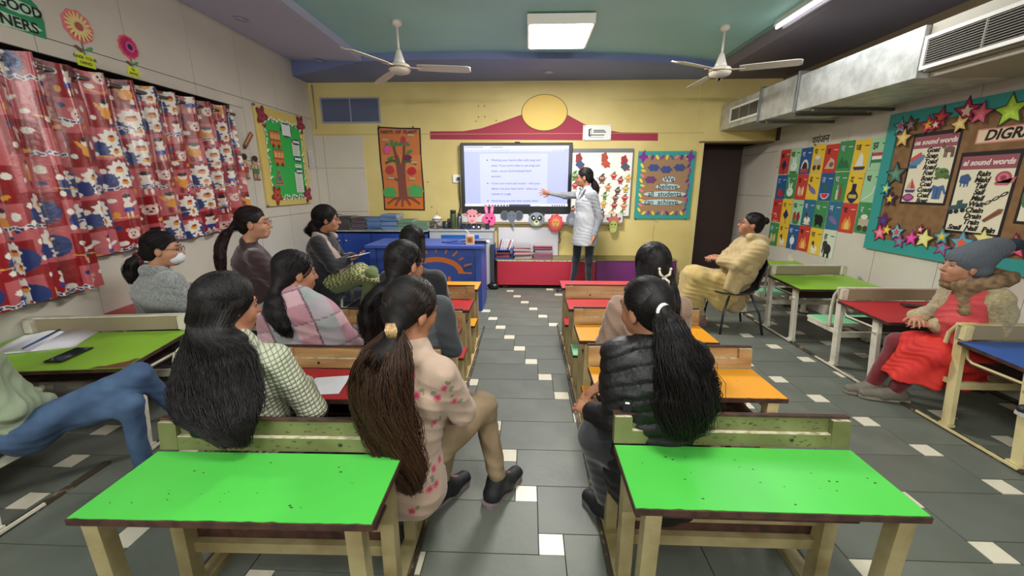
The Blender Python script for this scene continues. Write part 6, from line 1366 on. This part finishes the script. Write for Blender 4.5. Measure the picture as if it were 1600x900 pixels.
tie = (.445, 1.305, 1.0)
hair(H, r, B, 'tied', tie=tie, path=[(.455, 1.255, .975), (.475, 1.225, .90), (.50, 1.205, .81), (.505, 1.19, .73), (.50, 1.185, .66), (.495, 1.185, .61)], rad=[(.035, .03), (.060, .045), (.085, .045), (.088, .04), (.065, .03), (.025, .015)], n=1500, wave=.017, curl=.004, seed=6, core=.70)
MB().tube([A3(tie) - A3(B) + A3((.020*math.cos(a), -.006 + .010*math.cos(a), .024*math.sin(a))) for a in [2*PI*i/14 for i in range(15)]], .0065, mat('pale_scrunchie', '#cfd6d0', .6), seg=6).build('hair_band', r)
bd = MB(); bd.box(-.014, .014, -.002, .002, -.022, .022, m_blk); bd.box(-.008, .006, -.004, -.002, .006, .012, m_white)
o = bd.build('sleeve_badge', r); o.location = (.345-.50, 1.268-1.34, .675-.30); o.rotation_euler = (R(-8), 0, R(-12))

# --- woman in charcoal jacket, curly ponytail
H = Head((-.605, 1.985, 1.02), -34, -4); N = (-.61, 1.965, .86); P = (-.60, 1.945, .39); B = (-.60, 1.94, .30)
def jk(P_):
    c = np.tile(rgb('#34383d'), (len(P_), 1)); c[(P_[:, 2] > .60) & (np.abs(P_[:, 0] + .6) < .15)] = rgb('#4a4f55'); return c
r = person('woman in a charcoal jacket with blue glasses and a curly low ponytail', B, H, N, P, [(-.775, 1.97, .805), (-.43, 1.955, .805)], [(-.80, 2.02, .575), (-.385, 1.99, .575)], [(-.70, 2.22, .565), (-.46, 2.20, .555)],
   sit(P, kz=.43), None, topm=m_attr, topcol=jk, topname='jacket', sleeve=.039, bust=1.06, hem=.09, trm=m_blackcl, glasses='#24407a', extra_top=[(ellp((-.605, 1.93, .875), (.075, .055, .035)), .02)], topseed=9)
grow('scarf', r, B, [cap((-.655, 1.945, .885), (-.60, 1.92, .895), .030), cap((-.60, 1.92, .895), (-.545, 1.955, .885), .032), cap((-.545, 1.955, .885), (-.53, 2.02, .86), .03)], .007, jersey('beige_scarf', '#a8957c'), fold=.005)
tie = (-.655, 1.885, .945)
hair(H, r, B, 'tied', tie=tie, path=[(-.69, 1.85, .91), (-.715, 1.83, .85), (-.725, 1.82, .78), (-.72, 1.815, .71), (-.71, 1.815, .65)], rad=[(.055, .05), (.07, .055), (.075, .055), (.06, .045), (.03, .025)], n=520, wave=.008, curl=.010, seed=8, core=.75)
MB().tube([A3(tie) - A3(B) + A3((.026*math.cos(a), -.004, .022*math.sin(a))) for a in [2*PI*i/12 for i in range(13)]], .005, mat('grey_band', '#8a8a92', .4), seg=6).build('hair_band', r)

# --- woman further ahead, mostly hidden
H = Head((-.745, 2.63, 1.03), 0, -14); N = (-.745, 2.60, .87); P = (-.74, 2.57, .39); B = (-.74, 2.56, .30)
r = person('woman in black with a centre parting, hidden behind the charcoal jacket', B, H, N, P, [(-.91, 2.59, .81), (-.585, 2.59, .81)], [(-.93, 2.63, .58), (-.555, 2.63, .58)], [(-.84, 2.83, .57), (-.65, 2.83, .57)], sit(P, kz=.43, ky=.25), None, topm=m_blackcl, topname='cardigan', trm=m_blackcl, hb=.009, ht=.009)
hair(H, r, B, 'loose', path=[(-.76, 2.52, .86), (-.78, 2.49, .76), (-.80, 2.48, .68)], rad=[(.085, .05), (.08, .045), (.04, .03)], n=260, seed=9, sr=.0018)
MB().tube([H.w((0, .048, .110)) - A3(B), H.w((.0, .0, .131)) - A3(B), H.w((0, -.05, .120)) - A3(B)], .0030, mat('parting_skin', '#8a8078', .6), seg=5).build('hair_parting', r)

# --- woman in checked shawl
H = Head((-1.185, 2.01, .965), -42, -6); N = (-1.175, 1.975, .835); P = (-1.13, 1.945, .39); B = (-1.13, 1.94, .30)
def plaid(P_):
    x = P_[:, 0]*.8 + P_[:, 1]*.6 + .25*P_[:, 2]; z = P_[:, 2]*.9 - .25*P_[:, 0]; c = np.tile(rgb('#9a8f96'), (len(P_), 1)); a = ((x*5.2 + 10) % 1) < .45; b = ((z*6.5 + 10.3) % 1) < .42
    c[a & ~b] = rgb('#a87882'); c[b & ~a] = rgb('#8e9292'); c[a & b] = rgb('#c09aa2'); c[(np.abs(((x*5.2 + 10) % 1) - .47) < .022)] = rgb('#5c4650'); c[(np.abs(((z*6.5 + 10.3) % 1) - .44) < .02)] = rgb('#6e5f66'); return c
r = person('woman wrapped in a pink and grey checked shawl, low curly ponytail', B, H, N, P, [(-1.315, 1.985, .765), (-1.02, 1.945, .765)], [(-1.34, 2.02, .57), (-.955, 1.99, .57)], [(-1.17, 2.19, .56), (-1.03, 2.19, .56)], sit(P, kz=.43), None, topm=m_blackcl, topname='dress', trm=m_blackcl, bust=1.0, collar=False, hb=.0075, ht=.01)
sh = [ecap((-1.175, 1.965, .855), (-1.17, 1.965, .76), (.075, .07), (.195, .115), (1, -.12, 0)), (ecap((-1.17, 1.965, .76), (-1.15, 1.99, .56), (.195, .12), (.245, .165), (1, -.12, 0)), .04), (cap((-1.02, 1.93, .76), (-.935, 2.0, .585), .072, .062), .04), (cap((-1.32, 1.98, .76), (-1.36, 2.02, .57), .07, .07), .04), (cap((-.935, 2.0, .585), (-.985, 2.16, .585), .062, .055), .03), (cap((-1.24, 1.92, .87), (-1.12, 1.93, .875), .035, .035), .03)]
grow('shawl', r, B, sh, .0075, m_attr, k=.04, fold=.008, fsc=.8, seed=5, col=plaid)
tie = (-1.235, 1.90, .905)
hair(H, r, B, 'tied', tie=tie, path=[(-1.225, 1.86, .85), (-1.20, 1.835, .79), (-1.17, 1.825, .735), (-1.155, 1.82, .70)], rad=[(.045, .04), (.048, .04), (.034, .03), (.015, .015)], n=420, wave=.006, curl=.009, seed=11, core=.8, sr=.0015)

# --- woman in beige-pink jumper on the right side
H = Head((.62, 2.03, 1.005), 6, -8); N = (.615, 1.995, .86); P = (.60, 1.965, .39); B = (.60, 1.96, .30)
r = person('woman in a dusty beige jumper with a white butterfly hair claw, right of the aisle', B, H, N, P, [(.455, 1.99, .81), (.765, 1.99, .815)], [(.415, 2.03, .60), (.80, 2.03, .60)], [(.49, 2.24, .575), (.74, 2.24, .575)], sit(P, kz=.43), None, topm=jersey('dusty_wool', '#93796a', '#866c5e', b=.6, bs=120), topname='jumper', topfold=.008, trm=m_blackcl, sleeve=.036, ht=.007)
tie = (.628, 1.925, 1.02)
hair(H, r, B, 'loose', path=[(.625, 1.915, .88), (.63, 1.89, .80), (.635, 1.875, .73), (.64, 1.87, .67)], rad=[(.095, .055), (.09, .05), (.075, .04), (.04, .025)], n=560, wave=.006, seed=12, sr=.0016, cap_g=1.03)
cm = mat('pearl_clip', '#c9c2b0', .3); b = MB(); c0 = A3((.635, 1.885, .985)) - A3(B)
for sx in (-1, 1):
    b.tube([c0, c0 + A3((sx*.022, -.012, .018)), c0 + A3((sx*.026, -.006, .040))], [.006, .007, .004], cm, seg=6); b.tube([c0, c0 + A3((sx*.020, -.012, -.016)), c0 + A3((sx*.026, -.004, -.032))], [.006, .006, .004], cm, seg=6); b.ball(c0 + A3((sx*.026, -.008, .042)), .007, cm)
b.build('hair_claw', r)

# --- woman in maroon with glasses
H = Head((-2.045, 3.10, 1.115), -72, 2, sz=1.12); N = (-2.10, 3.08, .965); P = (-2.15, 3.20, .42); B = (-2.15, 3.20, .30)
r = person('woman in a dark maroon jacket with round glasses and a long brown ponytail', B, H, N, P, [(-2.22, 3.21, .88), (-1.99, 2.98, .875)], [(-2.17, 3.38, .65), (-1.93, 3.09, .64)], [(-2.0, 3.42, .62), (-1.86, 3.28, .60)], sit(P, yaw=-25, kz=.45, ky=.34), None, topm=mat('maroon_suede', '#2c1419', .75, color2='#34181e', vscale=14, bump=.2, bscale=160, sheen=.4), topname='jacket', trm=m_blackcl, glasses='#7a5038', bust=1.22, sleeve=.048, skin=m_skin_l, topfold=.007)
hair(H, r, B, 'tied', tie=(-2.165, 3.045, 1.105), path=[(-2.20, 3.00, 1.05), (-2.225, 2.955, .96), (-2.23, 2.935, .88), (-2.235, 2.93, .80), (-2.235, 2.93, .74)], rad=[(.032, .03), (.040, .035), (.040, .030), (.032, .024), (.012, .010)], n=420, wave=.005, seed=13, cols=('#221414', '#3a2018'), sr=.0017)

r.location.x -= .06
# --- woman in black with scarf, sitting sideways
H = Head((-1.865, 3.88, 1.085), -68, -2, sz=1.1); N = (-1.93, 3.89, .955); P = (-1.99, 3.98, .43); B = (-1.99, 3.98, .30)
r = person('woman in long black cardigan and green leggings sitting sideways with a booklet', B, H, N, P, [(-1.99, 4.05, .885), (-1.91, 3.74, .885)], [(-1.86, 4.12, .66), (-1.80, 3.76, .655)], [(-1.70, 4.02, .70), (-1.685, 3.86, .70)], [((-1.93, 4.02, .42), (-1.52, 4.0, .55), (-1.60, 3.98, .12)), ((-1.93, 3.90, .42), (-1.47, 3.86, .56), (-1.60, 3.86, .13))], None,
   topm=m_blackcl, topname='cardigan', trm=jersey('olive_leggings', '#5c6a3c'), bust=1.2, sleeve=.047, hem=.05, topx=1.05, hands=((((.9, -.1, .25), (0, 0, 1)), dict(curl=20, thumb=-1)), (((.9, .25, .2), (0, 0, 1)), dict(curl=20))), hb=.0065, feet=((-1.48, 3.98, .03), (-1.47, 3.86, .03)), shm=(m_shoe_b, m_sole, m_lace), glasses='#5a4a44')
grow('cardigan_skirt', r, B, [ecap((-1.98, 3.92, .52), (-2.0, 3.88, .18), (.17, .14), (.15, .10), (1, .3, 0))], .009, m_blackcl, fold=.008)
def kurti(P_):
    rs = np.random.RandomState(3); c = np.tile(rgb('#6f7446'), (len(P_), 1)); s_ = np.sin(P_[:, 0]*150 + 2*np.sin(P_[:, 2]*90))*np.sin(P_[:, 2]*140 + 2*np.sin(P_[:, 1]*80)); c[s_ > .25] = rgb('#b3ad78'); c[s_ < -.45] = rgb('#343a24'); return c
grow('patterned_tunic', r, B, [ecap((-1.90, 3.93, .47), (-1.60, 3.90, .565), (.10, .155), (.09, .13), (0, 0, 1)), (ecap((-1.60, 3.90, .56), (-1.42, 3.90, .50), (.085, .13), (.03, .11), (0, 0, 1)), .04)], .008, m_attr, fold=.006, col=kurti)
scf = jersey('taupe_scarf', '#8d7a70', '#a89488')
grow('scarf', r, B, [cap((-1.99, 3.98, .955), (-1.965, 3.82, .95), .034), cap((-1.965, 3.82, .95), (-1.87, 3.79, .92), .034, .036), cap((-1.99, 3.98, .955), (-1.86, 3.98, .92), .034), (ecap((-1.87, 3.79, .92), (-1.80, 3.83, .76), (.045, .02), (.06, .02), (0, 1, 0)), .02), (ecap((-1.80, 3.83, .76), (-1.72, 3.86, .56), (.05, .018), (.075, .02), (.3, 1, 0)), .02)], .007, scf, fold=.007, k=.025)
hair(H, r, B, 'tied', tie=(-1.955, 3.865, 1.045), path=[(-1.98, 3.86, 1.02), (-1.99, 3.855, .98), (-1.985, 3.85, .94)], rad=[(.075, .085), (.075, .085), (.045, .05)], n=460, wave=.010, curl=.012, seed=14, cap_g=1.09, sr=.0018)
r.location.x -= .05
bk = root('booklet', (-1.665, 3.90, .735), 'thin light blue booklet held by the woman in black', 'booklet', rz=R(-12)); bk.rotation_euler = (0, R(-12), R(-12))
MB().box(-.06, .09, -.09, .09, 0, .004, mat('booklet_blue', '#7aa0b0', .5)).build('cover', bk); MB().box(-.055, .085, -.085, .085, .004, .006, m_page).build('pages', bk)

# --- woman in grey fleece with a face mask
H = Head((-2.225, 2.50, 1.005), -66, -2); N = (-2.29, 2.49, .865); P = (-2.31, 2.52, .40); B = (-2.31, 2.52, .30)
def fleece(P_):
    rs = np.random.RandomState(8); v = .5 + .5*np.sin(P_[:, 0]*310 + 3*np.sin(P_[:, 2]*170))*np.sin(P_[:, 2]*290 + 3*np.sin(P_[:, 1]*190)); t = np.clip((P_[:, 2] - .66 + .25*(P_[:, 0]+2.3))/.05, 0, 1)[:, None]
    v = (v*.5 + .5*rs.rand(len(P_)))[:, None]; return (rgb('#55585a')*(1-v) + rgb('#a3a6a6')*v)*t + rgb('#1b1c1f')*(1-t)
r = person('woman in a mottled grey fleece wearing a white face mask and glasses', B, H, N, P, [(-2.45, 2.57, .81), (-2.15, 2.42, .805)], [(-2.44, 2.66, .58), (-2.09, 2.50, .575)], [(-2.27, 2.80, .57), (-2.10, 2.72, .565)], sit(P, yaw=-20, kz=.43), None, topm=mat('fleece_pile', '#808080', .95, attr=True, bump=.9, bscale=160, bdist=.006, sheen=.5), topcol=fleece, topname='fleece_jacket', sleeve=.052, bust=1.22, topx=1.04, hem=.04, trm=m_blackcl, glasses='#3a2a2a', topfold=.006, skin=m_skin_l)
grow('collar', r, B, [cap((-2.36, 2.50, .885), (-2.29, 2.42, .885), .034), cap((-2.29, 2.42, .885), (-2.21, 2.45, .875), .033), cap((-2.36, 2.50, .885), (-2.30, 2.56, .885), .034)], .008, mat('fleece_pile'), fold=.003, col=fleece)
grow('face_mask', r, B, [H.e((0, .058, -.055), (.052, .048, .044)), (H.e((0, .088, -.045), (.022, .022, .036)), .02)], .005, mat('mask_white', '#cdd0d4', .7), k=.01)
hair(H, r, B, 'tied', tie=(-2.335, 2.445, .965), path=[(-2.37, 2.425, .93), (-2.39, 2.415, .87), (-2.385, 2.41, .81)], rad=[(.042, .04), (.040, .035), (.015, .015)], n=320, wave=.005, seed=15, sr=.0017)
MB().tube([A3((-2.345, 2.44, .955)) - A3(B) + A3((.030*math.cos(a), -.010*math.cos(a), .030*math.sin(a))) for a in [2*PI*i/14 for i in range(15)]], .014, mat('maroon_scrunchie', '#4a1420', .7), seg=8).build('scrunchie', r)

r.location.x -= .09
# --- woman at the left edge, crossed legs in jeans
H = Head((-2.24, 1.40, .97), -40, -5); N = (-2.20, 1.39, .80); P = (-2.12, 1.49, .385); B = (-2.12, 1.49, .30)
r = person('woman at the left edge in a pale green jacket and blue jeans with crossed legs', B, H, N, P, [(-2.34, 1.50, .745), (-2.055, 1.345, .725)], [(-2.36, 1.58, .53), (-2.02, 1.40, .53)], [(-2.22, 1.64, .46), (-2.08, 1.58, .47)],
   [((-2.07, 1.54, .385), (-1.735, 1.595, .445), (-1.775, 1.63, .09)), ((-2.08, 1.42, .395), (-1.72, 1.655, .565), (-1.70, 1.83, .235))], None, topm=mat('sage_nylon', '#8f9a80', .6, color2='#828e74', vscale=6, bump=.15, bscale=70), topname='jacket', topfold=.009, sleeve=.038, topx=.93, hem=.0, trm=m_denim, trfold=.004, trx=.78, extra_top=[below(.375)], feet=((-1.68, 1.70, .03), (-1.645, 1.90, .19)), shm=(m_shoe_b, m_sole, m_lace), topseed=12)
hair(H, r, B, 'tied', tie=(-2.12, 1.325, .90), path=[(-2.06, 1.285, .865), (-2.0, 1.26, .81), (-1.96, 1.255, .75), (-1.945, 1.255, .70)], rad=[(.030, .03), (.028, .028), (.026, .024), (.012, .012)], n=300, wave=.004, seed=16, cols=('#24140f', '#3a2018'), sr=.0014)
for q in ((-2.06, 1.285, .865), (-1.985, 1.257, .79)): MB().tube([A3(q) - A3(B) + A3((.016*math.cos(a), -.030+.0*a, .016*math.sin(a))) for a in [2*PI*i/12 for i in range(13)]], .006, mat('red_bead', '#8a1c1c', .3), seg=6).build('hair_tie', r)

r.location.x -= .05
# --- teacher pointing at the screen
H = Head((.690, 5.26, 1.495), 80, -4); N = (.735, 5.265, 1.345); P = (.735, 5.27, .87); B = (.73, 5.28, 0)
m_coat = mat('white_coat', '#acaeb2', .7, color2='#9fa1a7', vscale=6, bump=.2, bscale=80); m_navy = jersey('navy_trousers', '#161b2a')
legs_t = [((.79, 5.20, .82), (.79, 5.22, .46), (.81, 5.26, .09)), ((.67, 5.34, .82), (.64, 5.34, .46), (.60, 5.37, .09))]
r = person('teacher in a white sleeveless coat pointing at the screen', B, H, N, P, [(.795, 5.135, 1.285), (.665, 5.395, 1.285)], [(.885, 5.12, 1.00), (.47, 5.43, 1.275)], [(.815, 5.08, .79), (.285, 5.46, 1.305)], legs_t, None,
   topm=jersey('grey_knit', '#85888d', '#74777d', b=.5, bs=160), topname='grey_jumper', sleeve=.032, ht=.007, trm=m_navy, hands=((((-.15, -.1, -1), (-1, .1, 0)), dict(curl=28)), (((-1, .05, .16), (0, -1, -.2)), dict(curl=4, spread=1.9))), feet=((.64, 5.22, .03), (.42, 5.37, .03)), shm=(m_shoe_b, m_sole, m_lace), hb=.006, glasses='#4a4040', trx=.80)
ax = A3((-.45, .9, 0))
ct = [ecap((.735, 5.27, 1.30), (.735, 5.265, 1.20), (.105, .08), (.150, .112), ax), ecap((.735, 5.265, 1.20), (.735, 5.27, 1.0), (.158, .122), (.150, .125), ax), ecap((.735, 5.27, 1.0), (.735, 5.275, .60), (.155, .135), (.185, .165), ax), (cap((.79, 5.155, 1.305), (.675, 5.375, 1.305), .047), .04), (cap((.735, 5.26, 1.32), (.730, 5.26, 1.37), .060, .058), .02)]
cu = sub(cap((.64, 5.22, 1.40), (.655, 5.225, 1.27), .045, .012))
o = grow('white_coat', r, B, ct + [(cu, .01), below(.665)], .007, m_coat, k=.03, fold=.004, seed=3)
lp = MB(); fdir = A3((-.90, -.42, 0)); ud = A3((.42, -.90, 0))
for sx in (-1, 1):
    q0 = A3((.735, 5.265, 1.375)) + ud*(.038*sx) + fdir*.062; q1 = A3((.735, 5.265, 1.24)) + ud*(.020*sx) + fdir*.125; q2 = q1 + ud*(.055*sx) + A3((0, 0, .075)) - fdir*.012
    lp.add([q0-A3(B), q1-A3(B), q2-A3(B), q0 - A3(B) + ud*(.03*sx), q0-A3(B)+fdir*.006, q1-A3(B)+fdir*.006, q2-A3(B)+fdir*.006, q0-A3(B)+ud*(.03*sx)+fdir*.006], [(0, 1, 2, 3), (7, 6, 5, 4), (0, 4, 5, 1), (1, 5, 6, 2), (2, 6, 7, 3), (3, 7, 4, 0)], m_coat)
lp.build('lapel', o)
for k in range(5): MB().ball(A3((.735, 5.27, 1.20 - .095*k)) + fdir*(.128 if k < 3 else .142) - A3(B), .007, mat('button', '#9a9aa0', .4), 8, 6).build('button', o)
hair(H, r, B, 'tied', tie=(.785, 5.275, 1.475), path=[(.815, 5.27, 1.44), (.835, 5.265, 1.38), (.845, 5.26, 1.32), (.845, 5.26, 1.27)], rad=[(.032, .03), (.042, .036), (.036, .03), (.014, .012)], n=300, wave=.006, curl=.004, seed=17, sr=.002)

# --- woman in a beige shawl leaning back on the chair
ch = root('plastic_chair', (2.10, 4.02, 0), 'black plastic shell chair with metal legs under the woman in the beige shawl', 'chair')
def cl_(x, y, z): return (x-2.10, y-4.02, z)
mc = mat('black_plastic', '#16171d', .4, bump=.1, bscale=80)
V, F_ = [], []
prof = [(1.80, .405, .17), (1.88, .385, .19), (2.0, .375, .20), (2.10, .385, .20), (2.17, .43, .20), (2.21, .52, .205), (2.245, .62, .21), (2.27, .70, .195), (2.275, .735, .15)]
for x, z, hw in prof:
    for j in range(9):
        t = -1 + j/4; V.append((x-2.10 - (.045 if z > .45 else 0)*t*t, t*hw, z + (.03*t*t if z < .45 else -.01*t*t)))
n9 = len(prof)
F_ = [(i*9+j, (i+1)*9+j, (i+1)*9+j+1, i*9+j+1) for i in range(n9-1) for j in range(8)]
o = MB().add(V, F_, mc, True).build('shell', ch); sd = o.modifiers.new('thick', 'SOLIDIFY'); sd.thickness = .012
for sx, sy in ((-1, -1), (-1, 1), (1, -1), (1, 1)): MB().tube([(sx*.10-.06, sy*.15, .385), (sx*.17-.045, sy*.19, .20), (sx*.20-.03, sy*.205, .0)], .011, mat('chair_metal', '#4a4a50', .35, metal=.8)).build('leg', ch)
H = Head((2.135, 4.03, 1.035), 76, 12); N = (2.185, 4.03, .89); P = (2.02, 4.03, .47); B = (2.05, 4.03, .38)
m_beige = jersey('beige_wool', '#b09a6c', '#a48e60', b=.5, bs=120)
r = person('woman wrapped in a beige shawl with a hair bun, leaning back on a chair', B, H, N, P, [(2.165, 3.875, .845), (2.175, 4.185, .845)], [(2.05, 3.83, .64), (2.03, 4.22, .66)], [(1.87, 4.0, .70), (1.86, 4.10, .71)], [((1.98, 3.95, .46), (1.62, 3.99, .50), (1.78, 4.08, .12)), ((1.98, 4.11, .46), (1.62, 4.12, .52), (1.80, 4.20, .12))], None, topm=m_beige, topname='tunic', trm=jersey('cream_trousers', '#b8a078'), hands=((((-.7, .5, .3), (.3, .3, -1)), dict(curl=45)), (((-.7, -.5, .2), (.2, 0, -1)), dict(curl=45))), hb=.0065, glasses='#5a1f1c', feet=((1.66, 4.05, .03), (1.69, 4.18, .03)), shm=(mat('sandal_pink', '#8a6660', .6), m_sole, m_lace))
sh = [ecap((2.19, 4.03, .90), (2.16, 4.03, .80), (.085, .075), (.205, .125), (0, 1, 0)), (ecap((2.16, 4.03, .80), (2.07, 4.02, .60), (.215, .135), (.215, .15), (0, 1, 0)), .04), (cap((2.15, 3.86, .83), (1.98, 3.85, .68), .072, .065), .04), (cap((1.98, 3.85, .68), (1.86, 3.95, .70), .062, .05), .03), (cap((2.16, 4.20, .83), (2.0, 4.2, .68), .07, .06), .04), (cap((2.09, 3.93, .93), (2.24, 3.95, .90), .040, .04), .03), (cap((2.26, 3.97, .885), (2.26, 4.12, .885), .04), .03),
      (ecap((2.03, 3.88, .66), (1.93, 3.845, .43), (.12, .035), (.07, .028), (1, 0, 0)), .03)]
grow('shawl', r, B, sh, .0075, m_beige, k=.045, fold=.009, fsc=.9, seed=6)
grow('shawl_drape', r, B, [ecap((2.20, 4.02, .46), (2.08, 4.04, .22), (.10, .05), (.12, .07), (1, .3, 0))], .009, m_beige, fold=.009)
grow('long_skirt', r, B, [ecap((2.0, 4.03, .50), (1.64, 4.05, .53), (.10, .16), (.08, .145), (0, 0, 1)), (ecap((1.66, 4.05, .52), (1.64, 4.03, .26), (.12, .16), (.14, .15), (1, 0, 0)), .05), (ecap((1.95, 3.90, .46), (1.80, 3.88, .30), (.16, .03), (.14, .03), (1, 0, 0)), .03)], .009, jersey('mustard_cotton', '#b39a5e', '#a68d52'), fold=.009, k=.04)
hair(H, r, B, 'tied', tie=(2.235, 4.03, 1.055), n=240, seed=18, sr=.002)
grow('hair_bun', r, B, [ellp((2.262, 4.03, 1.075), (.038, .040, .036))], .007, m_hair, fold=.004, fsc=3)

# --- woman in a beanie with scarf and red dress
H = Head((2.60, 2.50, .93), 78, 6); N = (2.685, 2.50, .815); P = (2.86, 2.50, .40); B = (2.80, 2.50, .30)
m_aran = mat('cream_cable_knit', '#b0a07c', .9, color2='#9c8c68', vscale=60, lo=.4, hi=.6, bump=.9, bscale=75, bdist=.008, sheen=.3)
m_red = mat('red_cotton', '#c0221f', .75, color2='#cf2e22', vscale=9, bump=.35, bscale=60, bdist=.003)
r = person('woman in grey bobble beanie, cream cardigan and red dress by the right wall', B, H, N, P, [(2.675, 2.355, .765), (2.755, 2.645, .765)], [(2.755, 2.375, .575), (2.74, 2.72, .57)], [(2.535, 2.50, .555), (2.50, 2.60, .585)], [((2.80, 2.43, .395), (2.46, 2.44, .395), (2.46, 2.58, .085)), ((2.80, 2.57, .395), (2.44, 2.62, .40), (2.38, 2.66, .085))], None,
   topm=m_aran, topname='cable_cardigan', sleeve=.050, bust=1.10, topx=1.1, hem=.03, topfold=.008, trm=jersey('dark_red_leggings', '#6e141c'), hands=((((-.85, .55, .1), (0, .3, -1)), dict(curl=18)), (((-.6, -.7, -.05), (.2, .1, -1)), dict(curl=18))), hb=.0058, feet=((2.29, 2.62, .035), (2.24, 2.68, .035)), shm=(mat('grey_canvas', '#6a6458', .7, bump=.4, bscale=200), mat('canvas_sole', '#8a8270', .6), m_lace), skin=m_skin_l, ht=.0075)
grow('dress', r, B, [ecap((2.88, 2.50, .41), (2.48, 2.50, .41), (.10, .20), (.088, .175), (0, 0, 1)), (ecap((2.50, 2.50, .39), (2.42, 2.50, .15), (.10, .155), (.115, .15), (1, 0, 0)), .04), (ecap((2.74, 2.40, .38), (2.62, 2.39, .15), (.13, .05), (.13, .05), (1, 0, 0)), .04), (cap((2.78, 2.33, .37), (2.56, 2.36, .35), .045, .045), .04), below(.205)], .007, m_red, fold=.008, fsc=1.35, k=.03, seed=7, fn=lambda X: .010*np.sin(X[:, 0]*38 + 14*X[:, 1] + 3*np.sin(9*X[:, 2]))*np.clip((.42-X[:, 2])*6, 0, 1))
grow('red_shawl', r, B, [ecap((2.63, 2.44, .78), (2.60, 2.44, .62), (.065, .105), (.08, .12), (1, 0, 0)), (ecap((2.60, 2.44, .60), (2.58, 2.46, .46), (.07, .10), (.06, .10), (1, 0, 0)), .05)], .0075, mat('coral_cloth', '#b83a40', .8, color2='#c4484a', vscale=8, bump=.3, bscale=120), fold=.010, k=.035, seed=8)
m_bsc = mat('brown_knit_scarf', '#6c5440', .9, color2='#8a7050', vscale=26, lo=.4, hi=.6, bump=.8, bscale=90, bdist=.005)
grow('scarf', r, B, [cap((2.585, 2.42, .835), (2.66, 2.37, .86), .045), cap((2.66, 2.37, .86), (2.76, 2.40, .885), .045, .042), cap((2.76, 2.40, .885), (2.78, 2.52, .88), .042), cap((2.78, 2.52, .88), (2.70, 2.60, .85), .042), cap((2.585, 2.42, .835), (2.575, 2.54, .83), .045), (ecap((2.575, 2.43, .83), (2.56, 2.40, .68), (.045, .03), (.04, .025), (0, 1, 0)), .03)], .007, m_bsc, fold=.010, fsc=1.3, seed=4, k=.02)
hair(H, r, B, 'tied', tie=(2.675, 2.50, .90), n=60, seed=19, cap_g=.97)
m_bn = mat('grey_rib_knit', '#555a63', .9, bump=.3, bscale=150)
Rib = lambda X: -.0035*np.abs(np.sin(np.arctan2((X - H.w((0, -.03, .05))) @ H.M[:, 0], (X - H.w((0, -.03, .05))) @ H.M[:, 1])*16))
grow('beanie', r, B, [H.e((0, -.018, .048), (.092, .112, .085)), (H.e((0, -.070, .105), (.080, .085, .072)), .04), (H.e((0, -.135, .145), (.055, .062, .052)), .04), (H.e((0, -.060, -.010), (.086, .070, .060)), .02), (sub(H.e((0, .085, -.100), (.13, .135, .105))), .01)], .006, m_bn, k=.02, fn=Rib, fold=.002)
grow('bobble', r, B, [ellp(H.w((0, -.195, .165)), (.042, .042, .038))], .005, mat('bobble_yarn', '#2c333f', .95, bump=1, bscale=180, bdist=.01), fn=lambda X: .006*np.sin(X[:, 0]*330)*np.sin(X[:, 1]*310)*np.sin(X[:, 2]*320))

# --- person beyond the right edge of the frame, only a shoe tip shows
H = Head((3.02, 1.56, .98), 70); N = (3.03, 1.56, .83); P = (3.0, 1.60, .40); B = (3.0, 1.60, .30)
r = person('person in navy at the right edge, only a shoe tip showing', B, H, N, P, [(3.0, 1.40, .78), (3.07, 1.71, .78)], [(2.95, 1.38, .58), (3.0, 1.75, .58)], [(2.85, 1.52, .55), (2.86, 1.68, .56)], [((2.95, 1.62, .39), (2.78, 1.76, .42), (2.80, 1.76, .10)), ((2.95, 1.54, .40), (2.72, 1.74, .50), (2.56, 1.88, .345))], None, topm=m_navy, topname='jumper', trm=m_navy, hb=.009, ht=.009, feet=((2.70, 1.80, .03), (2.45, 1.90, .33)), shm=(mat('navy_shoe', '#141826', .5), mat('pale_sole', '#b8b4aa', .5), m_lace))
hair(H, r, B, 'tied', tie=(3.1, 1.55, .98), n=60, seed=20)
